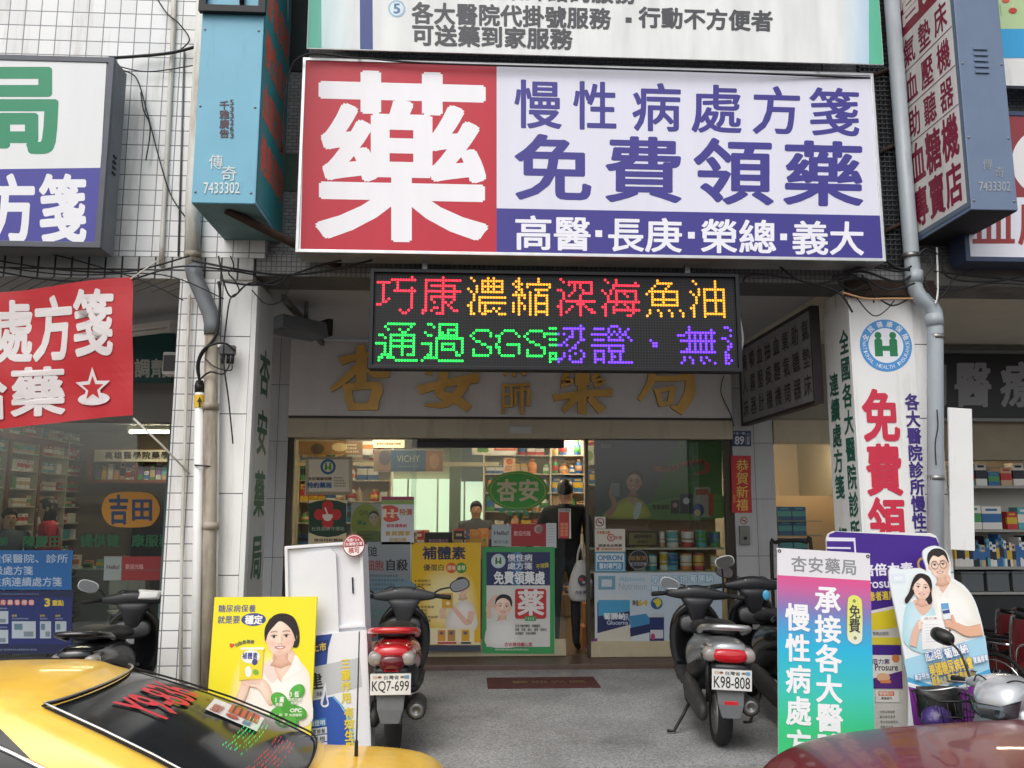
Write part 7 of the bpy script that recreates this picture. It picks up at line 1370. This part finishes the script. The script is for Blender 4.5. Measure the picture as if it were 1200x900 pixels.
    MB().loft([[(x * 1, y, z) for x, y, z in ((-w_ / 2, yy, zz), (w_ / 2, yy, zz), (w_ / 2, yy + .02, zz + .01), (-w_ / 2, yy + .02, zz + .01))] for yy, zz, w_ in ((-.90, .62, .2), (-.95, .50, .19), (-.985, .36, .17), (-.995, .27, .12))], 0, False).build('rear_fender', M_grey, t, bevel=.008)
    MB().loft([[(p[0], -.9, p[2] + .6) for p in sring(0, 0, 0, .24, .08, 14, 3)], [(p[0], -.955, p[2] + .595) for p in sring(0, 0, 0, .2, .05, 14, 3)]]).build('light_bracket', M_shield, t)
    MB().box(-.045, .045, -.985 + (.0 if not reflector else .02), -.968, .605 if reflector else .35, .635 if reflector else .385).build('reflector', M_lens, t, bevel=.004)
    if plate:
        pl = MB().box(-.13, .13, -1.002, -.998, pz - .07, pz + .07).build('number_plate', mat('plate_white', '#dcdcd8', .4), t, bevel=.0015)
        a = Art(lambda u, v: (u, pz + v), .0003); a.rect(-.127, .067, .127, -.067, '#e2e2df'); a.rect(-.13, .07, .13, .067, '#8a8a88', same=True)
        a.fit(plate, -.118, .022, .118, -.056, '#22262a', .012); a.row('台灣省', -.048, .058, .055, .030, '#3a4a44', .02); a.rect(-.115, .056, -.085, .034, '#c9b9a8'); a.rect(.088, .058, .118, .034, '#6a9cc0'); a.ellipse(.075, .046, .014, .008, '#8a6a3a', 12); a.ellipse(-.07, .046, .014, .008, '#8a5a3a', 12)
        a.build('plate_lettering', pl, -1.003, PRINTM)
    MB().loft([[(-.13 + p[0], y, z + p[2]) for p in sring(0, 0, 0, w_, h_, 16, 2.4)] for y, z, w_, h_ in ((.05, .32, .08, .16), (-.1, .30, .11, .22), (-.35, .27, .11, .16), (-.62, .235, .09, .17), (-.72, .235, .06, .10))]).build('engine_case', M_eng, t, sub=1)
    MB().tube([(.11, -.05, .22), (.14, -.2, .24), (.155, -.34, .28), (.155, -.42, .29), (.16, -.82, .32), (.16, -.84, .32)], [.018, .022, .045, .062, .066, .05], 16).build('muffler', M_eng, t)
    MB().lathe([(.05, 0), (.045, .006), (.02, .008), (.02, -.01)], 16, M=Matrix.Translation((.16, -.841, .32)) @ Matrix.Rotation(R(90), 4, 'X')).build('muffler_cap', M_steel, t)
    MB().tube([(-.12, -.2, .26), (-.2, -.26, .12), (-.28, -.34, .01), (-.33, -.34, .008)], .012, 8).build('kickstand', M_black, t)
    MB().tube([(-.08, -.62, .3), (-.085, -.6, .5), (-.07, -.55, .62)], .022, 10).build('shock_absorber', M_black, t)
    return t
M_scred = mat('red_scooter_paint', '#c01822', .2, 0, .03, 6, coat=.8); M_scsil = mat('silver_scooter_paint', '#a2a5a6', .28, .55, .04, 6, coat=.5); M_scblk = mat('black_scooter_paint', '#121315', .2, 0, .1, 6, coat=.5)
s1 = scooter('red and black motor scooter seen from behind, beside the white display stand', (-.50, 6.68, FL), 1, M_scred, M_scblk, 'KQ7-699', mirrors=((1, 'b', .2, .07), (-1, 'b', .2, .07)), tail='narrow', cover=mat('grey_black_cover', '#3a3b3d', .5, 0, .08, 9), reflector=True)
s2 = scooter('silver motor scooter with black front seen from behind, at the right of the doorway', (1.83, 6.70, FL), -6, M_scsil, M_scblk, 'K98-808', rail=M_alu, mirrors=((1, 'c', -.03, .27), (-1, 'c', -.02, .06)), lean=2.5, tail='wide')
s3 = scooter('black motor scooter half hidden behind the pink and green banner stand', (2.47, 7.0, FL), -3, M_scblk, M_scblk, None, mirrors=((-1, 'b', .0, .1), (1, 'b', .1, .1)))
MB().ell((-.1, -.3, .95), (.03, .012, .04), 10, 8).build('charm', mat('blue_charm', '#4aa0c8', .3), s3)
s4 = scooter('silver motor scooter with a round headlamp facing the street, right of the couple cutout', (3.78, 5.62, -.36), 122, mat('pale_silver_paint', '#c2c5c8', .25, .5, .03, 6, coat=.6), MATS['pale_silver_paint'], None, cover=MATS['pale_silver_paint'], mirrors=((-1, 'b', .16, .24), (1, 'b', .16, .24)))
MB().loft([sring(y, 0, z, w_, h_, 22, 2.5) for y, z, w_, h_ in ((.36, .985, .30, .12), (.46, .955, .33, .19), (.56, .915, .31, .23), (.63, .88, .24, .19), (.655, .865, .15, .11))]).build('front_cowl', MATS['pale_silver_paint'], s4, sub=1)
MB().loft([[(x, y, z) for x, y, z in ((-.16, .60, .93), (-.07, .68, .89), (.07, .68, .89), (.16, .60, .93), (.14, .62, .83), (.05, .67, .80), (-.05, .67, .80), (-.14, .62, .83))], [(x * .9, y + .012, z) for x, y, z in ((-.15, .605, .92), (-.065, .68, .88), (.065, .68, .88), (.15, .605, .92), (.13, .63, .84), (.045, .67, .81), (-.045, .67, .81), (-.13, .63, .84))]]).build('headlight', mat('head_lamp', '#5f666c', .05, .6, coat=1), s4)
s5 = scooter('black scooter with a small white handlebar panel parked behind the taxi by the left pillar', (-2.64, 6.75, FL), 6, M_scblk, M_scblk, None, tail='narrow', mirrors=((-1, 'c', .1, .1), (1, 'c', .1, .1)))
MB().loft([[(x, .39 + q * .3, .98 + q) for x, q in ((.02, -.02), (.2, -.015), (.22, .06), (.03, .075))], [(x, .36 + q * .3, .985 + q) for x, q in ((.05, .0), (.18, .0), (.19, .045), (.06, .055))]], 0).build('dial_panel', mat('white_scooter_panel', '#d6d6d2', .35), s5, bevel=.006)

s1.scale = s2.scale = (1, 1, .955); s5.scale = (1, 1, .93)
# bicycle with basket
t = bic = thing('bicycle', 'purple bicycle with a black wire basket, wedged behind the red car', 'bicycle', (3.72, 5.66, -.3), rz=90)
M_pur = mat('purple_frame_paint', '#5a2f7c', .3, 0, 0, coat=.5)
for y in (-.52, .5):
    Mx = Matrix.Translation((0, y, .31)) @ Matrix.Rotation(R(90), 4, 'Y'); mb = MB(); mb.tube([Mx @ Vector((.3 * math.cos(a), .3 * math.sin(a), 0)) for a in [i * math.pi / 16 for i in range(33)]], .017, 8)
    wl = mb.build('wheel', M_rub, t); mb = MB()
    for k in range(14): a = k * math.pi / 7; mb.tube([Mx @ Vector((0, 0, 0)), Mx @ Vector((.29 * math.cos(a), .29 * math.sin(a), 0))], .0025, 4)
    mb.build('spokes', M_steel, wl)
mb = MB(); mb.tube([(0, .5, .31), (0, .38, .62), (0, .32, .82)], .016, 8); mb.tube([(0, .36, .66), (0, -.05, .3), (0, -.15, .62), (0, -.18, .72)], .017, 8); mb.tube([(0, -.05, .3), (0, -.52, .31), (0, -.15, .62)], .013, 8); mb.build('frame', M_pur, t)
MB().tube(spline([(-.27, .18, .9), (-.2, .28, .92), (0, .33, .84), (.2, .28, .92), (.27, .18, .9)], 5, False), .011, 8).build('handlebar', M_chrome, t); MB().ell((0, -.2, .75), (.09, .14, .04)).build('saddle', M_seat, t)
mb = MB()
for z, k in ((.55, .8), (.62, .86), (.70, .92), (.80, 1)):
    hw, a0, a1 = .17 * k, .40, .40 + .30 * k; mb.tube([(-hw, a0, z), (hw, a0, z), (hw, a1, z), (-hw, a1, z), (-hw, a0, z)], .004 if z < .8 else .007, 6)
for i in range(9):
    f = i / 8; 
    for (x0, y0, x1, y1) in ((-.136 + .272 * f, .40, -.17 + .34 * f, .40), (-.136 + .272 * f, .64, -.17 + .34 * f, .70)): mb.tube([(x0, y0, .55), (x1, y1, .80)], .003, 5)
for i in range(7):
    f = i / 6
    for s in (-1, 1): mb.tube([(s * .136, .40 + .24 * f, .55), (s * .17, .40 + .3 * f, .80)], .003, 5)
bk = mb.build('basket', M_black, t)
t = thing('helmet', 'open helmet with a clear visor and black lining lying in the bicycle basket', 'helmet', (3.72 - .55, 5.66, .31))
M_hv = glass_mat('clear_visor', (.8, .84, .8), 1.0)
rg = []
for i in range(9):
    a = R(-8 + i * 14); rg.append([(math.sin(b_) * .15 * math.cos(R(10)) , -.02 - math.cos(b_) * .13 * math.cos(a), .06 + .17 * math.sin(a)) for b_ in [R(-90 + k * 20) for k in range(10)]])
MB().loft([[(x, y * .9 + .13, z) for x, y, z in r] for r in rg], 0, True, False, False).build('shell', M_black, t, fix=False)
MB().loft([[(.155 * math.sin(R(q)), -.155 * math.cos(R(q)) + .06, z) for q in range(-75, 76, 15)] for z in (.08, .16, .22, .26)], 0, True, False, False).build('visor', M_hv, t, fix=False)
MB().tube([(.155 * math.sin(R(q)), -.155 * math.cos(R(q)) + .06, .262 - abs(q) * .0006) for q in range(-80, 81, 10)], .007, 6).build('visor_rim', M_alu, t)
t = thing('plastic_bag', 'crumpled dark violet bag stuffed in the bicycle basket beside the helmet', 'bag', (3.72 - .66, 5.60, .27)); mb = MB(); mb.ell((0, 0, .09), (.10, .08, .09), 18, 12); o_ = mb.build('sack', mat('violet_bag', '#3c2a66', .35, 0, .2, 20, .8, 25), t)
for v in o_.data.vertices: v.co += Vector((rnd.uniform(-1, 1), rnd.uniform(-1, 1), rnd.uniform(-1, 1))) * .009

# wheelchairs
def wheelchair():
    t = thing('wheelchair', '', 'wheelchair', (0, 0, 0), group='folded wheelchairs in the right shop')
    for s in (-1, 1):
        Mx = Matrix.Translation((s * .16, .1, .3)) @ Matrix.Rotation(R(90), 4, 'Y'); w_ = MB().tube([Mx @ Vector((.29 * math.cos(a), .29 * math.sin(a), 0)) for a in [i * math.pi / 14 for i in range(29)]], .017, 8).build('wheel', M_rub, t)
        MB().tube([Mx @ Vector((.25 * math.cos(a), .25 * math.sin(a), s * .03)) for a in [i * math.pi / 14 for i in range(29)]], .008, 6).build('hand_rim', M_chrome, w_)
        mb = MB()
        for k in range(8): a = k * math.pi / 4; mb.tube([Mx @ Vector((0, 0, 0)), Mx @ Vector((.28 * math.cos(a), .28 * math.sin(a), 0))], .003, 4)
        mb.build('spokes', M_steel, w_)
        MB().tube(spline([(s * .13, .42, .92), (s * .13, .30, .93), (s * .13, .25, .9), (s * .13, .22, .6), (s * .13, .2, .3), (s * .13, -.2, .28), (s * .13, -.38, .1)], 4, False), .013, 8).build('side_frame', M_chrome, t)
        MB().tube(spline([(s * .13, .22, .68), (s * .13, -.1, .69), (s * .13, -.2, .64), (s * .13, -.22, .45)], 4, False), .013, 8).build('arm_tube', M_chrome, t); MB().box(s * .13 - .025, s * .13 + .025, -.12, .16, .69, .72).build('armrest', M_black, t, bevel=.01)
        MB().tube([(s * .13, .3, .932), (s * .13, .43, .92)], .019, 8).build('grip', M_black, t)
        Mx = Matrix.Translation((s * .13, -.3, .09)) @ Matrix.Rotation(R(90), 4, 'Y'); MB().lathe([(.05, -.015), (.09, -.015), (.09, .015), (.05, .015)], 16, M=Mx).build('caster', M_rub, t)
    MB().loft([[(-.12, .235, z), (0, .20, z), (.12, .235, z), (.12, .245, z), (0, .215, z), (-.12, .245, z)] for z in (.5, .88)], 0, False).build('backrest', mat('maroon_vinyl', '#5e161a', .45, 0, .1, 12), t)
    MB().loft([[(-.12, y, .46), (0, y, .53), (.12, y, .46), (.12, y, .47), (0, y, .545), (-.12, y, .47)] for y in (-.22, .2)], 0, False).build('seat', MATS['maroon_vinyl'], t)
    return t
wc = wheelchair()
W_SP = [(5.16, 8.3, 28, 'folded chrome wheelchair half hidden behind the couple cutout'), (6.1, 7.9, 30, 'folded wheelchair cut by the right edge of the photo, in front of the row'), (5.32, 8.75, 25, 'folded chrome wheelchair with a maroon seat nearest the blank white panel'), (5.62, 8.55, 30, 'folded chrome wheelchair second in the row under the catalogues'), (5.92, 8.65, 22, 'folded chrome wheelchair third in the row under the catalogues'), (6.24, 8.5, 28, 'folded chrome wheelchair at the right edge of the photo'), (5.45, 7.95, 35, 'folded wheelchair standing in front of the row, right of the couple cutout'), (5.78, 7.8, 24, 'folded wheelchair lowest in view at the right edge, nearest the street')]
for i, (x, y, r_, lab) in enumerate(W_SP):
    o = wc if i == 0 else copy_thing(wc); o['label'] = lab; o.location = (x, y, -.298); o.scale = (1.05, 1.05, 1.1); o.rotation_euler = (0, 0, R(r_ + 180))

# ================================================================ people
M_skin = mat('skin', '#c99878', .5, 0, .06, 14); M_hair = mat('black_hair', '#141110', .4, 0, .2, 30)
def person(label, loc, rz, shirt, trousers, arms, scale=1.0, lean=0, hair='short', sleeves='long', head=(0, 0)):
    t = thing('person', label, 'person', loc, rz=rz); S0 = scale
    V = [(0, 0, .95)]; Rr = [(.15, .11)]; E = []
    def ch(par, pts):
        for p, r in pts: V.append(p); Rr.append(r if isinstance(r, tuple) else (r, r)); E.append((par, len(V) - 1)); par = len(V) - 1
        return par
    l = lean; ab = ch(0, [((0, -.01 * l, 1.1), (.165, .12)), ((0, -.05 * l, 1.25), (.185, .135))]); chest = ch(ab, [((0, -.09 * l, 1.40), (.17, .11))]); nk = ch(chest, [((0, -.12 * l, 1.465), (.09, .075)), ((0, -.135 * l, 1.505), (.06, .062))])
    hx, hy = head; ch(nk, [((hx, -.14 * l + hy - .01, 1.55), (.078, .088)), ((hx, -.145 * l + hy, 1.62), (.085, .102)), ((hx, -.145 * l + hy, 1.675), (.068, .082))])
    for s in (-1, 1): ch(0, [((s * .09, 0, .86), (.09, .09)), ((s * .10, -.01, .5), .058), ((s * .105, .03, .28), .052), ((s * .105, .02, .09), .036), ((s * .11, -.10, .035), (.04, .03)), ((s * .115, -.16, .025), (.036, .022))])
    for s, (el, wr) in zip((-1, 1), arms):
        sh = ch(chest, [((s * .19, -.085 * l, 1.40), .075), ((s * .225, -.085 * l, 1.34), .062)]); e = ch(sh, [(el, .052), (tuple((el[i] + wr[i]) / 2 for i in range(3)), .044), (wr, .03)])
        d = (Vector(wr) - Vector(el)).normalized(); sd = d.cross(Vector((0, 1, .2))).normalized(); dn = d.cross(sd).normalized()
        pm = Vector(wr) + d * .05; pi = ch(e, [(tuple(pm), (.034, .018)), (tuple(pm + d * .035), (.036, .016))])
        for k in range(4): b0 = pm + d * .045 + sd * (.022 * (1.5 - k) * .9); q = (.058, .066, .06, .046)[k]; ch(pi, [(tuple(b0), .0095), (tuple(b0 + d * q * .55 + dn * .012), .0088), (tuple(b0 + d * q * .85 + dn * .036), .008)])
        ch(e, [(tuple(Vector(wr) + d * .03 + sd * .03), .011), (tuple(Vector(wr) + d * .065 + sd * .048 + dn * .012), .009)])
    me = bpy.data.meshes.new('figure'); me.from_pydata([tuple(Vector(v) * S0) for v in V], E, []); o = bpy.data.objects.new('figure', me); COL.objects.link(o)
    sk = o.modifiers.new('skin', 'SKIN'); sk.use_smooth_shade = True; sb = o.modifiers.new('sub', 'SUBSURF'); sb.levels = sb.render_levels = 2
    for i, r in enumerate(Rr): me.skin_vertices[0].data[i].radius = (r[0] * S0, r[1] * S0)
    me.skin_vertices[0].data[0].use_root = True
    bpy.context.view_layer.update(); dg = bpy.context.evaluated_depsgraph_get(); m2 = bpy.data.meshes.new_from_object(o.evaluated_get(dg)); bpy.data.objects.remove(o)
    m2.name = 'body'
    for m in (M_skin, shirt, trousers, M_black): m2.materials.append(m)
    wrs = [Vector(w_) * S0 for _, w_ in arms]; els = [Vector(e_) * S0 for e_, _ in arms]
    for p in m2.polygons:
        c = p.center; z = c.z / S0; mi = 1 if z < 1.49 else 0
        arm_ = min((c - w_).length for w_ in wrs)
        if z < .93 and arm_ > .16 * S0 and abs(c.x) < .2 * S0: mi = 2 if z > .085 else 3
        for e_, w_ in zip(els, wrs):
            ax = (w_ - e_); tt = (c - e_).dot(ax) / ax.length_squared; dist = (c - (e_ + ax * max(0, min(1.35, tt)))).length
            if dist < .075 * S0 and tt > (.93 if sleeves == 'long' else -.1) and (c - Vector((0, 0, 1.2)) * S0).length > .16: mi = 0
        p.material_index = mi
    o = bpy.data.objects.new('body', m2); COL.objects.link(o); o.parent = t
    hc = Vector((hx, -.145 * l + hy, 1.63)) * S0
    mb = MB(); mb.ell(hc + Vector((0, .012, .022)) * S0, (.088 * S0, .108 * S0, .096 * S0), 20, 14)
    if hair == 'long': mb.loft([[(hc.x + math.cos(a) * .082 * S0 * k, hc.y + .03 * S0 + math.sin(a) * .075 * S0 * k, hc.z + z_ * S0) for a in [q * math.pi / 8 for q in range(16)]] for z_, k in ((.05, 1.0), (-.06, 1.12), (-.2, 1.0), (-.3, .6))])
    ho = mb.build('hair', M_hair, t)
    for v in ho.data.vertices:
        if v.co.y < hc.y - .055 * S0 and v.co.z < hc.z + .055 * S0: v.co.y = hc.y - .035 * S0
    f = hc + Vector((0, -.088, -.015)) * S0
    MB().loft([[(f.x + s * k * S0, f.y + y * S0, f.z + z_ * S0) for s, y, z_ in ((-.012, .01, -.03), (.012, .01, -.03), (.014, .012, -.045), (-.014, .012, -.045))] for k in (1,)] + [[(f.x, f.y - .018 * S0, f.z - .038 * S0)] * 4, ], 0).build('nose', M_skin, t) if False else None
    for s in (-1, 1):
        MB().ell(f + Vector((s * .03, .004, .012)) * S0, (.012 * S0, .006 * S0, .007 * S0), 10, 6).build('eye', M_black, t)
        MB().ell(hc + Vector((s * .08, .005, -.02)) * S0, (.01 * S0, .02 * S0, .032 * S0), 10, 8).build('ear', M_skin, t)
    MB().ell(f + Vector((0, -.008, -.015)) * S0, (.013 * S0, .016 * S0, .024 * S0), 10, 8).build('nose', M_skin, t); MB().ell(f + Vector((0, .006, -.052)) * S0, (.024 * S0, .008 * S0, .007 * S0), 12, 6).build('mouth', mat('lips', '#a05a52', .5), t)
    return t
blk = mat('black_shirt', '#101013', .8, 0, .15, 20); jean = mat('dark_jeans', '#23262e', .8, 0, .15, 30); redj = mat('red_jacket', '#c8202e', .6, 0, .06, 14); gry = mat('grey_shirt', '#5c5f66', .8, 0, .1, 20)
px_ = at(662, 600, 9.78).x
person('person in a black shirt standing in the doorway holding a white bag', (px_, 9.78, FL + .055), 165, blk, jean, (((-.25, .05, 1.12), (-.24, -.12, .98)), ((.30, -.02, 1.16), (.14, -.24, 1.20))), 1.1, .4)
person('person in a dark shirt behind the sales counter at the back of the pharmacy', (at(558, 590, 12.0).x, 12.0, FL + .06), 0, gry, jean, (((-.26, .0, 1.14), (-.2, -.18, 1.0)), ((.26, 0, 1.14), (.2, -.18, 1.0))), .97)
person('person with long black hair in a red jacket at the counter of the left shop', (at(64, 600, 10.4).x, 10.4, FL + .02), -60, redj, jean, (((-.26, -.05, 1.14), (-.14, -.28, 1.06)), ((.26, -.05, 1.14), (.14, -.28, 1.06))), 1.0, .6, 'long')
person('person with short black hair at the left edge of the left shop window', (at(10, 620, 10.2).x, 10.2, FL + .02), 40, gry, jean, (((-.26, 0, 1.14), (-.2, -.2, 1.05)), ((.26, 0, 1.14), (.2, -.2, 1.05))), .93)
# shopping bag held in the doorway
bx0, bz = at(681, 640, 9.66), 0
t = thing('plastic_bag', 'white plastic shopping bag with a dark printed mark hanging in the doorway', 'bag', (at(681, 700, 9.62).x, 9.62, at(681, 705, 9.62).z))
M_bag = mat('white_bag', '#c8c8c6', .4, 0, .06, 14, .5, 18)
mb = MB(); mb.loft([[(p[0], p[2] * .5, z) for p in sring(0, 0, 0, w_, d_, 24, 2.2)] for z, w_, d_ in ((0, .2, .16), (.03, .27, .24), (.14, .29, .26), (.28, .25, .2), (.38, .17, .13), (.46, .1, .08))]); o_ = mb.build('sack', M_bag, t, sub=1)
for v in o_.data.vertices: v.co += Vector((math.sin(v.co.z * 60 + v.co.x * 30), math.cos(v.co.z * 50 + v.co.y * 40), 0)) * .006
for s in (-1, 1): MB().tube(spline([(s * .04, 0, .44), (s * .03, 0, .52), (s * .008, 0, .6), (0, 0, .63)], 4, False), [.012] * 9 + [.01] * 3 + [.008], 6).build('handle', M_bag, t)
a = Art(lambda u, v: (u, v)); a.ellipse(0, .24, .05, .06, '#2c3444', 20); a.ellipse(-.01, .25, .022, .02, '#b8323a', 14); a.ellipse(.015, .22, .018, .016, '#b9bec6', 12); a.row('杏安藥局', -.085, .135, .085, .095, '#3a4a64', .02)
a.build('print', t, 0, PRINTM, None, None, lambda v: Vector((v.x, v.y - .134 + .6 * v.x * v.x + max(0, v.z - .14) * .18, v.z)))
